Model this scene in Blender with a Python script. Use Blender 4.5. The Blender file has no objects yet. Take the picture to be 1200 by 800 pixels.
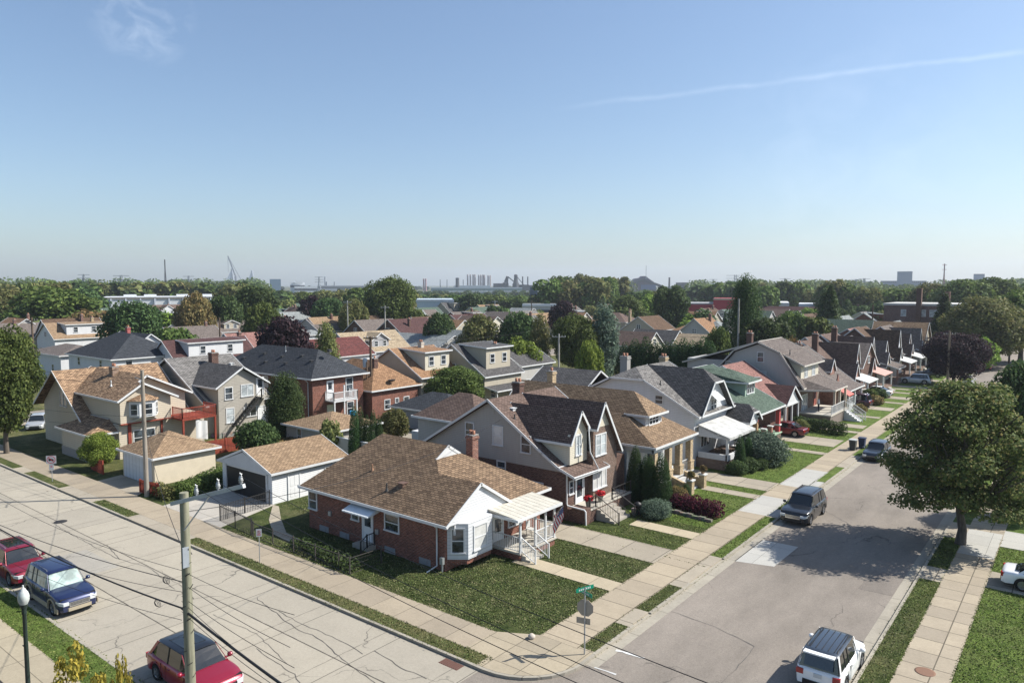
SKY_STRENGTH = 0.115; SUN_E = 4.4; SUN_DIR_AZ = 45; HAZE = 0.00015; EXPOSURE = 0.86
import bpy, bmesh, math, random
from mathutils import Vector, Matrix
R = math.radians
scene = bpy.context.scene
COL = scene.collection
rnd = random.Random(7)

# ---------------------------------------------------------------- camera geometry (surveying helpers)
F_PX, CXP, CYP, HORIZON, CAM_H, TH = 862.0, 600.0, 400.0, 333.0, 16.5, R(38.27)
PITCH = math.atan((CYP - HORIZON) / F_PX)

def ray(x, y):
    u = (x - CXP) / F_PX; v = (y - CYP) / F_PX
    fh = math.cos(PITCH) - v * math.sin(PITCH); dz = -math.sin(PITCH) - v * math.cos(PITCH)
    return u * math.cos(TH) - fh * math.sin(TH), u * math.sin(TH) + fh * math.cos(TH), dz

def at(x, y, z=0.0):
    """point of the world that the photograph shows at x, y when it lies at height z"""
    a, b, c = ray(x, y); t = (z - CAM_H) / c
    return Vector((a * t, b * t, z))

def far(x, y, d):
    """point seen at x, y at horizontal distance d"""
    a, b, c = ray(x, y); t = d / math.hypot(a, b)
    return Vector((a * t, b * t, CAM_H + c * t))

# ---------------------------------------------------------------- mesh builder
class MB:
    def __init__(s): s.v = []; s.f = []; s.sm = []; s.mi = []; s.cur = 0
    def poly(s, pts, smooth=False):
        i = len(s.v); s.v += [tuple(p) for p in pts]; s.f.append(tuple(range(i, i + len(pts)))); s.sm.append(smooth); s.mi.append(s.cur); return s
    def grid(s, rows, smooth=True, closed=False):
        n = len(rows[0]); i = len(s.v)
        for r in rows: s.v += [tuple(p) for p in r]
        for a in range(len(rows) - 1):
            for b in range(n if closed else n - 1):
                c = (b + 1) % n
                s.f.append((i + a * n + b, i + a * n + c, i + (a + 1) * n + c, i + (a + 1) * n + b)); s.sm.append(smooth); s.mi.append(s.cur)
        return s
    def box(s, x0, x1, y0, y1, z0, z1):
        if x0 > x1: x0, x1 = x1, x0
        if y0 > y1: y0, y1 = y1, y0
        p = [(x0,y0,z0),(x1,y0,z0),(x1,y1,z0),(x0,y1,z0),(x0,y0,z1),(x1,y0,z1),(x1,y1,z1),(x0,y1,z1)]
        i = len(s.v); s.v += p
        for q in ((0,3,2,1),(4,5,6,7),(0,1,5,4),(1,2,6,5),(2,3,7,6),(3,0,4,7)):
            s.f.append(tuple(i + k for k in q)); s.sm.append(False); s.mi.append(s.cur)
        return s
    def prism(s, pts, off):
        """extrude a planar polygon by the vector off"""
        off = Vector(off); a = [Vector(p) for p in pts]; b = [p + off for p in a]; n = len(a)
        nrm = Vector((0,0,0))
        for k in range(n): nrm += a[k].cross(a[(k+1) % n])
        if nrm.dot(off) > 0: a.reverse(); b.reverse()
        s.poly(a); s.poly(b[::-1])
        for k in range(n):
            m = (k + 1) % n; s.poly([a[m], a[k], b[k], b[m]])
        return s
    def bar(s, p, q, w=0.05, h=None, up=(0,0,1)):
        p = Vector(p); q = Vector(q); d = (q - p)
        if d.length < 1e-6: return s
        d.normalize(); up = Vector(up)
        if abs(d.dot(up)) > 0.99: up = Vector((1,0,0))
        sx = d.cross(up).normalized(); sy = sx.cross(d); h = h or w
        c = [sx*w/2*a + sy*h/2*b for a, b in ((-1,-1),(1,-1),(1,1),(-1,1))]
        A = [p + k for k in c]; B = [q + k for k in c]
        s.poly(A); s.poly(B[::-1])
        for k in range(4): m = (k+1) % 4; s.poly([A[m], A[k], B[k], B[m]])
        return s
    def tube(s, path, r, n=8, smooth=True, caps=True):
        path = [Vector(p) for p in path]; rows = []
        if not isinstance(r, (list, tuple)): r = [r] * len(path)
        ref = None
        for k, p in enumerate(path):
            d = (path[min(k+1, len(path)-1)] - path[max(k-1, 0)]).normalized()
            if ref is None: ref = Vector((1,0,0)) if abs(d.x) < 0.8 else Vector((0,1,0))
            a = d.cross(ref).normalized(); b = d.cross(a); ref = b.cross(d) if False else ref
            rows.append([p + (a*math.cos(2*math.pi*j/n) + b*math.sin(2*math.pi*j/n)) * r[k] for j in range(n)])
        s.grid(rows, smooth, True)
        if caps: s.poly(rows[0][::-1]); s.poly(rows[-1])
        return s
    def lathe(s, prof, c=(0,0,0), n=12, smooth=True):
        c = Vector(c)
        rows = [[c + Vector((r*math.cos(2*math.pi*j/n), r*math.sin(2*math.pi*j/n), z)) for j in range(n)] for r, z in prof]
        s.grid(rows, smooth, True); s.poly(rows[0][::-1]); s.poly(rows[-1]); return s
    def disc(s, c, nrm, r, n=16):
        c = Vector(c); nrm = Vector(nrm).normalized(); a = nrm.orthogonal().normalized(); b = nrm.cross(a)
        return s.poly([c + (a*math.cos(2*math.pi*j/n) + b*math.sin(2*math.pi*j/n))*r for j in range(n)])
    def mesh(s, name, mats, off=(0,0,0)):
        me = bpy.data.meshes.new(name); ox, oy, oz = off
        me.from_pydata([(x-ox, y-oy, z-oz) for x, y, z in s.v], [], s.f)
        if not isinstance(mats, (list, tuple)): mats = [mats]
        for m in mats: me.materials.append(m)
        me.polygons.foreach_set('use_smooth', s.sm)
        if len(mats) > 1: me.polygons.foreach_set('material_index', s.mi)
        uv = me.uv_layers.new(name='UVMap'); data = []
        for p in me.polygons:
            n = p.normal
            if abs(n.z) > 0.999 or (n.x == 0 and n.y == 0): u = Vector((1,0,0)); w = Vector((0,1,0))
            else:
                u = Vector((-n.y, n.x, 0)).normalized(); w = n.cross(u)
                if w.z < 0: w = -w
            for li in p.loop_indices:
                co = Vector(s.v[me.loops[li].vertex_index]); data += [co.dot(u), co.dot(w)]
        uv.data.foreach_set('uv', data)
        me.update(); return me

def link(name, me, parent=None, loc=(0,0,0), rz=0.0):
    o = bpy.data.objects.new(name, me); COL.objects.link(o); o.location = loc
    if rz: o.rotation_euler = (0,0,rz)
    if parent: o.parent = parent
    return o
def part(name, mb, mat, parent):
    """one mesh built in world coordinates under an unrotated thing"""
    off = Vector((0,0,0)); q = parent
    while q is not None: off += Vector(q.location); q = q.parent
    return link(name, mb.mesh(name, mat, off), parent)
def tag(o, label, cat, group=None):
    o['label'] = label; o['category'] = cat
    if group: o['group'] = group
    return o
def thing(name, label, cat, loc=(0,0,0), rz=0.0, group=None):
    return tag(link(name, None, None, loc, rz), label, cat, group)
def struct(name, mb, mat, kind='structure'):
    o = link(name, mb.mesh(name, mat)); o['kind'] = kind; return o
def copy_tree(o, parent=None):
    c = o.copy(); COL.objects.link(c); c.parent = parent
    for ch in o.children: copy_tree(ch, c)
    return c
_all_children = None

# ---------------------------------------------------------------- materials
def mat(name):
    m = bpy.data.materials.new(name); m.use_nodes = True; nt = m.node_tree
    b = nt.nodes['Principled BSDF']; return m, nt, b
def N(nt, t, **k):
    n = nt.nodes.new(t)
    for a, v in k.items():
        if a in n.inputs.keys() if hasattr(n.inputs, 'keys') else False: n.inputs[a].default_value = v
        else: setattr(n, a, v)
    return n
def col(c): return (c[0], c[1], c[2], 1.0)
def mix(nt, fac, a, b, mode='MIX'):
    n = nt.nodes.new('ShaderNodeMix'); n.data_type = 'RGBA'; n.blend_type = mode
    for sock, v in ((n.inputs[0], fac), (n.inputs[6], a), (n.inputs[7], b)):
        if hasattr(v, 'is_linked') or hasattr(v, 'links'): nt.links.new(v, sock)
        elif isinstance(v, (tuple, list)): sock.default_value = col(v)
        else: sock.default_value = v
    return n.outputs[2]
def noise(nt, vec, scale, detail=4, rough=0.6, dist=0.0):
    n = nt.nodes.new('ShaderNodeTexNoise'); n.inputs['Scale'].default_value = scale; n.inputs['Detail'].default_value = detail
    n.inputs['Roughness'].default_value = rough; n.inputs['Distortion'].default_value = dist
    if vec is not None: nt.links.new(vec, n.inputs['Vector'])
    return n.outputs['Fac']
def ramp(nt, fac, stops):
    n = nt.nodes.new('ShaderNodeValToRGB'); nt.links.new(fac, n.inputs[0]); e = n.color_ramp.elements
    while len(e) < len(stops): e.new(0.5)
    for k, (p, c) in enumerate(stops):
        e[k].position = p; e[k].color = col(c) if isinstance(c, (tuple, list)) else (c, c, c, 1)
    return n.outputs[0]
def math_(nt, op, a, b=None):
    n = nt.nodes.new('ShaderNodeMath'); n.operation = op
    for i, v in enumerate((a, b)):
        if v is None: continue
        if hasattr(v, 'links'): nt.links.new(v, n.inputs[i])
        else: n.inputs[i].default_value = v
    return n.outputs[0]
def mapping(nt, src, scale=(1,1,1), loc=(0,0,0), rot=(0,0,0)):
    n = nt.nodes.new('ShaderNodeMapping'); nt.links.new(src, n.inputs[0])
    n.inputs['Scale'].default_value = scale; n.inputs['Location'].default_value = loc; n.inputs['Rotation'].default_value = rot
    return n.outputs[0]
def texco(nt, which='Object'):
    return nt.nodes.new('ShaderNodeTexCoord').outputs[which]
def geopos(nt): return nt.nodes.new('ShaderNodeNewGeometry').outputs['Position']
def bump(nt, bsdf, h, strength=0.3, dist=0.02):
    n = nt.nodes.new('ShaderNodeBump'); n.inputs['Strength'].default_value = strength; n.inputs['Distance'].default_value = dist
    nt.links.new(h, n.inputs['Height']); nt.links.new(n.outputs[0], bsdf.inputs['Normal'])
def setc(nt, b, c, rough=0.8, spec=0.3):
    if hasattr(c, 'links'): nt.links.new(c, b.inputs['Base Color'])
    else: b.inputs['Base Color'].default_value = col(c)
    b.inputs['Roughness'].default_value = rough; b.inputs['Specular IOR Level'].default_value = spec
def scale_c(c, k): return tuple(min(1, v*k) for v in c)

_mc = {}
def cached(fn):
    def w(*a, **k):
        key = (fn.__name__, a, tuple(sorted(k.items())))
        if key not in _mc: _mc[key] = fn(*a, **k)
        return _mc[key]
    return w

@cached
def plain(c, rough=0.6, spec=0.4, metal=0.0, dirt=0.12, coat=0.0):
    m, nt, b = mat('painted')
    p = geopos(nt); f = noise(nt, p, 1.7, 6, 0.65)
    setc(nt, b, mix(nt, ramp(nt, f, [(0.35, 0.0), (0.7, 1.0)]), c, scale_c(c, 1 - dirt)), rough, spec)
    b.inputs['Metallic'].default_value = metal; b.inputs['Coat Weight'].default_value = coat
    return m
@cached
def carpaint(c, metal=0.3):
    m, nt, b = mat('car_paint')
    f = noise(nt, geopos(nt), 400, 2)
    setc(nt, b, mix(nt, f, c, scale_c(c, 1.25)), 0.32, 0.5)
    b.inputs['Metallic'].default_value = metal; b.inputs['Coat Weight'].default_value = 0.8; b.inputs['Coat Roughness'].default_value = 0.06
    return m
@cached
def shingle(c1, c2, streak=0.35, patch=1.0):
    m, nt, b = mat('asphalt_shingle'); uv = texco(nt, 'UV')
    w = nt.nodes.new('ShaderNodeTexBrick'); nt.links.new(uv, w.inputs['Vector'])
    w.inputs['Scale'].default_value = 1.0; w.inputs['Brick Width'].default_value = 0.34; w.inputs['Row Height'].default_value = 0.158
    w.inputs['Mortar Size'].default_value = 0.024; w.inputs['Mortar Smooth'].default_value = 0.5; w.inputs['Bias'].default_value = -0.1
    w.inputs['Color1'].default_value = col(scale_c(c1, 1.3)); w.inputs['Color2'].default_value = col(scale_c(c2, 0.95)); w.inputs['Mortar'].default_value = col(scale_c(c2, 0.38))
    pos = geopos(nt)
    f = noise(nt, pos, 0.45, 6, 0.7)
    c = mix(nt, math_(nt, 'MULTIPLY', ramp(nt, f, [(0.35, 0.0), (0.75, 1.0)]), streak), w.outputs['Color'], scale_c(c2, 0.6))
    sv = mapping(nt, uv, (2.2, 0.12, 1)); f2 = noise(nt, sv, 1.5, 5, 0.6)
    c = mix(nt, math_(nt, 'MULTIPLY', ramp(nt, f2, [(0.5, 0.0), (0.8, 1.0)]), 0.35), c, scale_c(c2, 0.5))
    g = noise(nt, pos, 45, 2, 0.8)
    c = mix(nt, 0.5, c, ramp(nt, g, [(0.3, 0.62), (0.7, 1.3)]), 'MULTIPLY')
    f3 = noise(nt, mapping(nt, uv, (3.0, 7.0, 1)), 1.0, 1); c = mix(nt, 0.5*patch, c, ramp(nt, f3, [(0.3, 0.7), (0.7, 1.3)]), 'MULTIPLY')
    setc(nt, b, c, 0.92, 0.15); bump(nt, b, math_(nt, 'ADD', w.outputs['Fac'], g), 0.5, -0.015); return m
@cached
def brick(c1, c2, mortar=(0.34, 0.32, 0.29), fine=True):
    m, nt, b = mat('brickwork'); uv = texco(nt, 'UV')
    w = nt.nodes.new('ShaderNodeTexBrick'); nt.links.new(uv, w.inputs['Vector'])
    w.inputs['Scale'].default_value = 1.0; w.inputs['Brick Width'].default_value = 0.24; w.inputs['Row Height'].default_value = 0.09
    w.inputs['Mortar Size'].default_value = 0.010; w.inputs['Mortar Smooth'].default_value = 0.3
    w.inputs['Color1'].default_value = col(c1); w.inputs['Color2'].default_value = col(c2); w.inputs['Mortar'].default_value = col(mortar)
    f = noise(nt, geopos(nt), 0.6, 6, 0.7)
    c = mix(nt, 0.7, w.outputs['Color'], ramp(nt, f, [(0.25, 0.62), (0.75, 1.3)]), 'MULTIPLY')
    f2 = noise(nt, mapping(nt, uv, (4.6, 13.3, 1)), 1.0, 0); c = mix(nt, 0.6, c, ramp(nt, f2, [(0.25, 0.55), (0.8, 1.5)]), 'MULTIPLY')
    setc(nt, b, c, 0.9, 0.2); bump(nt, b, w.outputs['Fac'], 0.4, -0.01); return m
@cached
def siding(c, step=0.13, dirt=0.25, vert=False):
    m, nt, b = mat('lap_siding'); uv = texco(nt, 'UV')
    s = nt.nodes.new('ShaderNodeSeparateXYZ'); nt.links.new(uv, s.inputs[0])
    t = math_(nt, 'FRACT', math_(nt, 'DIVIDE', s.outputs['X' if vert else 'Y'], step))
    line = ramp(nt, t, [(0.0, 0.0), (0.16, 1.0)])
    f = noise(nt, mapping(nt, geopos(nt), (1,1,0.5)), 0.9, 6, 0.65)
    c0 = mix(nt, math_(nt, 'MULTIPLY', ramp(nt, f, [(0.4, 0.0), (0.8, 1.0)]), dirt), c, scale_c(c, 0.62))
    c1 = mix(nt, line, scale_c(c, 0.5), c0)
    st = noise(nt, mapping(nt, uv, (6, 0.4, 1)), 1.0, 4); c1 = mix(nt, 0.3, c1, ramp(nt, st, [(0.3, 0.8), (0.7, 1.1)]), 'MULTIPLY')
    setc(nt, b, c1, 0.6, 0.3); bump(nt, b, t, 0.5, -0.02); return m
@cached
def stone(c, sc=2.2):
    m, nt, b = mat('rough_stone'); p = geopos(nt)
    v = nt.nodes.new('ShaderNodeTexVoronoi'); v.inputs['Scale'].default_value = sc; nt.links.new(p, v.inputs['Vector'])
    e = nt.nodes.new('ShaderNodeTexVoronoi'); e.feature = 'DISTANCE_TO_EDGE'; e.inputs['Scale'].default_value = sc; nt.links.new(p, e.inputs['Vector'])
    c1 = mix(nt, 0.35, c, v.outputs['Color'], 'MULTIPLY')
    c2 = mix(nt, ramp(nt, e.outputs['Distance'], [(0.0, 0.0), (0.07, 1.0)]), scale_c(c, 0.4), c1)
    setc(nt, b, mix(nt, 0.6, c2, ramp(nt, noise(nt, p, 8), [(0.2, 0.6), (0.8, 1.3)]), 'MULTIPLY'), 0.9, 0.2)
    bump(nt, b, e.outputs['Distance'], 0.5, 0.05); return m
@cached
def concrete(c=(0.36, 0.33, 0.275), slab=(1.55, 1.55), off=(0, 0), joint=0.012, var=0.16, cracks=0.0, stains=0.3, rough=0.9, jc=0.4):
    m, nt, b = mat('concrete'); p = geopos(nt)
    w = nt.nodes.new('ShaderNodeTexBrick'); nt.links.new(mapping(nt, p, (1,1,0), (off[0], off[1], 0)), w.inputs['Vector'])
    w.offset = 0.0; w.inputs['Scale'].default_value = 1.0; w.inputs['Brick Width'].default_value = slab[0]; w.inputs['Row Height'].default_value = slab[1]
    w.inputs['Mortar Size'].default_value = joint; w.inputs['Mortar Smooth'].default_value = 0.2
    w.inputs['Color1'].default_value = col(scale_c(c, 1 + var)); w.inputs['Color2'].default_value = col((c[0]*(1-var), c[1]*(1-var*0.95), c[2]*(1-var*0.7)))
    w.inputs['Mortar'].default_value = col(scale_c(c, jc))
    c1 = w.outputs['Color']
    f = noise(nt, p, 0.5, 9, 0.8); c1 = mix(nt, math_(nt, 'MULTIPLY', ramp(nt, f, [(0.45, 0.0), (0.62, 1.0)]), stains), c1, scale_c(c, 0.62))
    f = noise(nt, p, 7, 8, 0.75); c1 = mix(nt, 0.5, c1, ramp(nt, f, [(0.25, 0.72), (0.75, 1.2)]), 'MULTIPLY')
    g = noise(nt, p, 60, 2, 0.7); c1 = mix(nt, 0.5, c1, ramp(nt, g, [(0.3, 0.8), (0.7, 1.15)]), 'MULTIPLY')
    if cracks:
        v = nt.nodes.new('ShaderNodeTexVoronoi'); v.feature = 'DISTANCE_TO_EDGE'; v.inputs['Scale'].default_value = 0.11
        d = nt.nodes.new('ShaderNodeTexNoise'); d.inputs['Scale'].default_value = 0.5; d.inputs['Detail'].default_value = 6; nt.links.new(p, d.inputs['Vector'])
        a = nt.nodes.new('ShaderNodeVectorMath'); a.operation = 'MULTIPLY_ADD'; nt.links.new(d.outputs['Color'], a.inputs[0]); a.inputs[1].default_value = (3.2, 3.2, 0); nt.links.new(p, a.inputs[2])
        nt.links.new(a.outputs[0], v.inputs['Vector'])
        br = noise(nt, p, 0.22, 3); k = ramp(nt, v.outputs['Distance'], [(0.0, 1.0), (0.0048, 0.0)])
        k = math_(nt, 'MULTIPLY', k, ramp(nt, br, [(0.45, 0.0), (0.55, 1.0)]))
        c1 = mix(nt, math_(nt, 'MULTIPLY', k, cracks), c1, (0.06, 0.055, 0.05))
    setc(nt, b, c1, rough, 0.2); bump(nt, b, g, 0.15, 0.01); return m
@cached
def asphalt(c=(0.105, 0.102, 0.098)):
    m, nt, b = mat('asphalt'); p = geopos(nt)
    f = noise(nt, mapping(nt, p, (1, 0.35, 1)), 0.28, 8, 0.7); c1 = ramp(nt, f, [(0.36, scale_c(c, 0.8)), (0.5, c), (0.66, scale_c(c, 1.2))])
    g = noise(nt, p, 14, 5, 0.9); c1 = mix(nt, 0.8, c1, ramp(nt, g, [(0.3, 0.62), (0.7, 1.38)]), 'MULTIPLY')
    g2 = noise(nt, p, 5, 6, 0.8); c1 = mix(nt, 0.6, c1, ramp(nt, g2, [(0.25, 0.75), (0.75, 1.25)]), 'MULTIPLY')
    v = nt.nodes.new('ShaderNodeTexVoronoi'); v.feature = 'DISTANCE_TO_EDGE'; v.inputs['Scale'].default_value = 0.13
    d = nt.nodes.new('ShaderNodeTexNoise'); d.inputs['Scale'].default_value = 0.7; d.inputs['Detail'].default_value = 6; nt.links.new(p, d.inputs['Vector'])
    a = nt.nodes.new('ShaderNodeVectorMath'); a.operation = 'MULTIPLY_ADD'; nt.links.new(d.outputs['Color'], a.inputs[0]); a.inputs[1].default_value = (2.6, 2.6, 0); nt.links.new(p, a.inputs[2])
    nt.links.new(a.outputs[0], v.inputs['Vector']); k = ramp(nt, v.outputs['Distance'], [(0.0, 1.0), (0.005, 0.0)])
    k = math_(nt, 'MULTIPLY', k, ramp(nt, noise(nt, p, 0.15, 3), [(0.47, 0.0), (0.56, 0.7)]))
    c1 = mix(nt, k, c1, (0.045, 0.043, 0.04)); setc(nt, b, c1, 0.93, 0.2); bump(nt, b, g, 0.3, 0.01); return m
@cached
def grass(c1=(0.030, 0.046, 0.012), c2=(0.095, 0.108, 0.036), dry=(0.24, 0.205, 0.115), dryness=0.3, stripes=0.0):
    m, nt, b = mat('lawn'); p = geopos(nt)
    f = noise(nt, p, 1.1, 9, 0.85); c = ramp(nt, f, [(0.40, c1), (0.62, c2)])
    g = noise(nt, p, 8, 7, 0.9); c = mix(nt, 0.85, c, ramp(nt, g, [(0.32, 0.30), (0.5, 1.0), (0.68, 1.95)]), 'MULTIPLY')
    g3 = noise(nt, mapping(nt, p, (1, 1, 1), rot=(0, 0, 0.5)), 55, 2, 0.8); c = mix(nt, 0.6, c, ramp(nt, g3, [(0.25, 0.5), (0.75, 1.6)]), 'MULTIPLY')
    f2 = noise(nt, p, 0.33, 9, 0.8); c = mix(nt, math_(nt, 'MULTIPLY', ramp(nt, f2, [(0.50, 0.0), (0.72, 1.0)]), dryness * 2.2), c, dry)
    if stripes:
        w = nt.nodes.new('ShaderNodeTexWave'); w.inputs['Scale'].default_value = 0.5; w.inputs['Distortion'].default_value = 1.5; nt.links.new(p, w.inputs['Vector'])
        c = mix(nt, stripes, c, ramp(nt, w.outputs['Fac'], [(0.3, 0.75), (0.7, 1.25)]), 'MULTIPLY')
    setc(nt, b, c, 0.95, 0.1); bump(nt, b, math_(nt, 'ADD', g, g3), 0.9, 0.05); return m
@cached
def foliage(c1, c2, c3=None, trans=0.25, dry=None):
    m, nt, b = mat('foliage')
    at_ = nt.nodes.new('ShaderNodeAttribute'); at_.attribute_name = 'leafrand'
    oi = nt.nodes.new('ShaderNodeObjectInfo')
    f = noise(nt, texco(nt, 'Object'), 3.0, 3, 0.6)
    c = ramp(nt, at_.outputs['Fac'], [(0.0, c1), (0.75, c2), (1.0, c3 or scale_c(c2, 1.35))])
    c = mix(nt, 0.6, c, ramp(nt, f, [(0.3, 0.72), (0.7, 1.35)]), 'MULTIPLY')
    if dry:
        p_ = geopos(nt); c = mix(nt, ramp(nt, noise(nt, p_, 0.45, 8, 0.75), [(0.46, 0.0), (0.66, 0.85)]), c, dry); c = mix(nt, 0.8, c, ramp(nt, noise(nt, p_, 1.6, 6, 0.8), [(0.35, 0.6), (0.62, 1.5)]), 'MULTIPLY')
    h = nt.nodes.new('ShaderNodeHueSaturation'); nt.links.new(c, h.inputs['Color'])
    nt.links.new(math_(nt, 'ADD', math_(nt, 'MULTIPLY', oi.outputs['Random'], 0.035), 0.482), h.inputs['Hue'])
    nt.links.new(math_(nt, 'ADD', math_(nt, 'MULTIPLY', oi.outputs['Random'], 0.5), 0.75), h.inputs['Value'])
    setc(nt, b, h.outputs['Color'], 0.7, 0.2)
    t = nt.nodes.new('ShaderNodeBsdfTranslucent'); nt.links.new(h.outputs['Color'], t.inputs['Color'])
    mx = nt.nodes.new('ShaderNodeMixShader'); mx.inputs[0].default_value = trans
    nt.links.new(b.outputs[0], mx.inputs[1]); nt.links.new(t.outputs[0], mx.inputs[2])
    nt.links.new(mx.outputs[0], nt.nodes['Material Output'].inputs['Surface']); return m
@cached
def bark(c=(0.10, 0.085, 0.07)):
    m, nt, b = mat('bark'); p = texco(nt, 'Object'); f = noise(nt, mapping(nt, p, (9, 9, 1.2)), 1.0, 6, 0.7)
    setc(nt, b, ramp(nt, f, [(0.3, scale_c(c, 0.45)), (0.7, scale_c(c, 1.5))]), 0.9, 0.2); bump(nt, b, f, 0.8, 0.03); return m
@cached
def wood(c, sc=(14, 14, 0.8)):
    m, nt, b = mat('weathered_wood'); p = texco(nt, 'Object'); f = noise(nt, mapping(nt, p, sc), 1.0, 6, 0.7)
    f2 = noise(nt, p, 1.1, 4)
    c1 = ramp(nt, f, [(0.3, scale_c(c, 0.55)), (0.7, scale_c(c, 1.35))]); c1 = mix(nt, 0.5, c1, ramp(nt, f2, [(0.3, 0.7), (0.7, 1.3)]), 'MULTIPLY')
    setc(nt, b, c1, 0.85, 0.2); bump(nt, b, f, 0.5, 0.01); return m
def glassy(name, c, rough=0.06, spec=0.8, var=0.0):
    m, nt, b = mat(name)
    if var:
        f = noise(nt, geopos(nt), 1.3, 3); setc(nt, b, ramp(nt, f, [(0.42, c), (0.6, scale_c(c, 1 + var))]), rough, spec)
    else: setc(nt, b, c, rough, spec)
    return m
GLASS = glassy('window_glass', (0.018, 0.022, 0.026), 0.07, 0.9, 3.0)
BLIND = glassy('window_blinds', (0.30, 0.33, 0.34), 0.12, 0.8, 0.6)
CURT = glassy('window_curtain', (0.5, 0.5, 0.48), 0.2, 0.7, 0.25)
CARGLASS = glassy('car_glass', (0.012, 0.015, 0.017), 0.04, 1.0)
CARGLASS2 = glassy('car_glass_light', (0.20, 0.25, 0.23), 0.07, 1.0, 1.0)
WHITE = plain((0.60, 0.61, 0.61), 0.45, 0.4)
TRIMG = plain((0.42, 0.43, 0.43), 0.5, 0.4)
BLACK = plain((0.012, 0.012, 0.013), 0.5, 0.4)
RUBBER = plain((0.02, 0.02, 0.021), 0.85, 0.2)
CHROME = plain((0.62, 0.63, 0.65), 0.18, 0.5, 1.0, 0.02)
ALLOY = plain((0.35, 0.36, 0.38), 0.3, 0.5, 0.8)
GALV = plain((0.42, 0.44, 0.45), 0.45, 0.5, 0.6)
WIREM = plain((0.018, 0.018, 0.02), 0.6, 0.3)
REDLT = glassy('red_lamp', (0.30, 0.012, 0.016), 0.15, 0.8)
CLRLT = glassy('clear_lamp', (0.55, 0.57, 0.58), 0.12, 0.9)
IRON = plain((0.03, 0.028, 0.027), 0.6, 0.4)
# ---------------------------------------------------------------- windows, doors, roofs, houses
FR = {'+x': (Vector((0,1,0)), Vector((1,0,0))), '-x': (Vector((0,-1,0)), Vector((-1,0,0))), '-y': (Vector((1,0,0)), Vector((0,-1,0))), '+y': (Vector((-1,0,0)), Vector((0,1,0)))}
_wc = {}
def window(parent, face, pos, w, h, style='glass', kind='dh', frame=None, name='window', depth=0.05, fw=0.09):
    """centre of the opening at pos on a wall facing `face`; the pane is a child of the frame"""
    frame = frame or WHITE; key = (face if isinstance(face, str) else tuple(map(tuple, face)), w, h, style, kind, frame.name, depth, fw)
    U, Nn = FR[face] if isinstance(face, str) else (face[0], face[1])
    if key not in _wc:
        m = MB(); g = MB()
        def bx(u0, u1, z0, z1, d0, d1, t):
            a = [U*u0 + Nn*d0 + Vector((0,0,z0)), U*u1 + Nn*d0 + Vector((0,0,z0)), U*u1 + Nn*d0 + Vector((0,0,z1)), U*u0 + Nn*d0 + Vector((0,0,z1))]
            t.prism(a, Nn * (d1 - d0))
        W, H = w/2, h/2
        bx(-W-fw, -W, -H, H, 0, depth, m); bx(W, W+fw, -H, H, 0, depth, m)
        bx(-W-fw, W+fw, H, H+fw, 0, depth+.012, m); bx(-W-fw-.03, W+fw+.03, -H-fw, -H, 0, depth+.05, m)
        if kind == 'dh': bx(-W, W, -0.03, 0.03, 0.004, depth-.01, m)
        if kind == 'pair': bx(-0.06, 0.06, -H, H, 0.004, depth, m); bx(-W, -0.06, -0.025, 0.025, 0.004, depth-.012, m); bx(0.06, W, -0.025, 0.025, 0.004, depth-.012, m)
        if kind == 'triple': [bx(s*W/3-0.05, s*W/3+0.05, -H, H, 0.004, depth, m) for s in (-1, 1)]
        if kind == 'grid':
            bx(-W, W, -0.04, 0.04, 0.004, depth-.01, m); [bx(s*W/3-0.05, s*W/3+0.05, -H, H, 0.004, depth-.006, m) for s in (-1, 1)]
        if kind == 'slide': bx(-0.03, 0.03, -H, H, 0.004, depth-.01, m)
        bx(-W, W, -H, H, 0.002, 0.016, g)
        gm = {'glass': GLASS, 'blind': BLIND, 'curtain': CURT, 'dark': BLACK}[style]
        _wc[key] = (m.mesh('window_frame', frame), g.mesh('window_pane', gm))
    fm, gm = _wc[key]; off = Vector((0,0,0)); q = parent
    while q is not None: off += Vector(q.location); q = q.parent
    o = link(name, fm, parent, Vector(pos) - off); link('pane', gm, o); return o

def door(parent, face, pos, w=0.9, h=2.0, colr=(0.7, 0.71, 0.71), lite=0.0):
    """pos = bottom centre"""
    U, Nn = FR[face]; m = MB(); k = MB(); g = MB(); pos = Vector(pos)
    def bx(u0, u1, z0, z1, d0, d1, t): 
        a = [pos + U*u0 + Nn*d0 + Vector((0,0,z0)), pos + U*u1 + Nn*d0 + Vector((0,0,z0)), pos + U*u1 + Nn*d0 + Vector((0,0,z1)), pos + U*u0 + Nn*d0 + Vector((0,0,z1))]
        t.prism(a, Nn*(d1-d0))
    W = w/2; bx(-W-.09, -W, 0, h, 0, .07, m); bx(W, W+.09, 0, h, 0, .07, m); bx(-W-.09, W+.09, h, h+.09, 0, .08, m); bx(-W, W, 0, h, 0.005, .03, m)
    if not lite:
        for z0, z1 in ((.2, .9), (1.05, h-.2)): bx(-W+.12, -.04, z0, z1, .03, .042, m); bx(.04, W-.12, z0, z1, .03, .042, m)
    d = part('door', m, plain(colr, 0.4, 0.4), parent)
    bx(W-.14, W-.09, .98, 1.05, .03, .09, k); part('handle', k, CHROME, d)
    if lite: bx(-W+.14, W-.14, h-lite-.15, h-.15, .03, .04, g); part('pane', g, GLASS, d)
    return d

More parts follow.
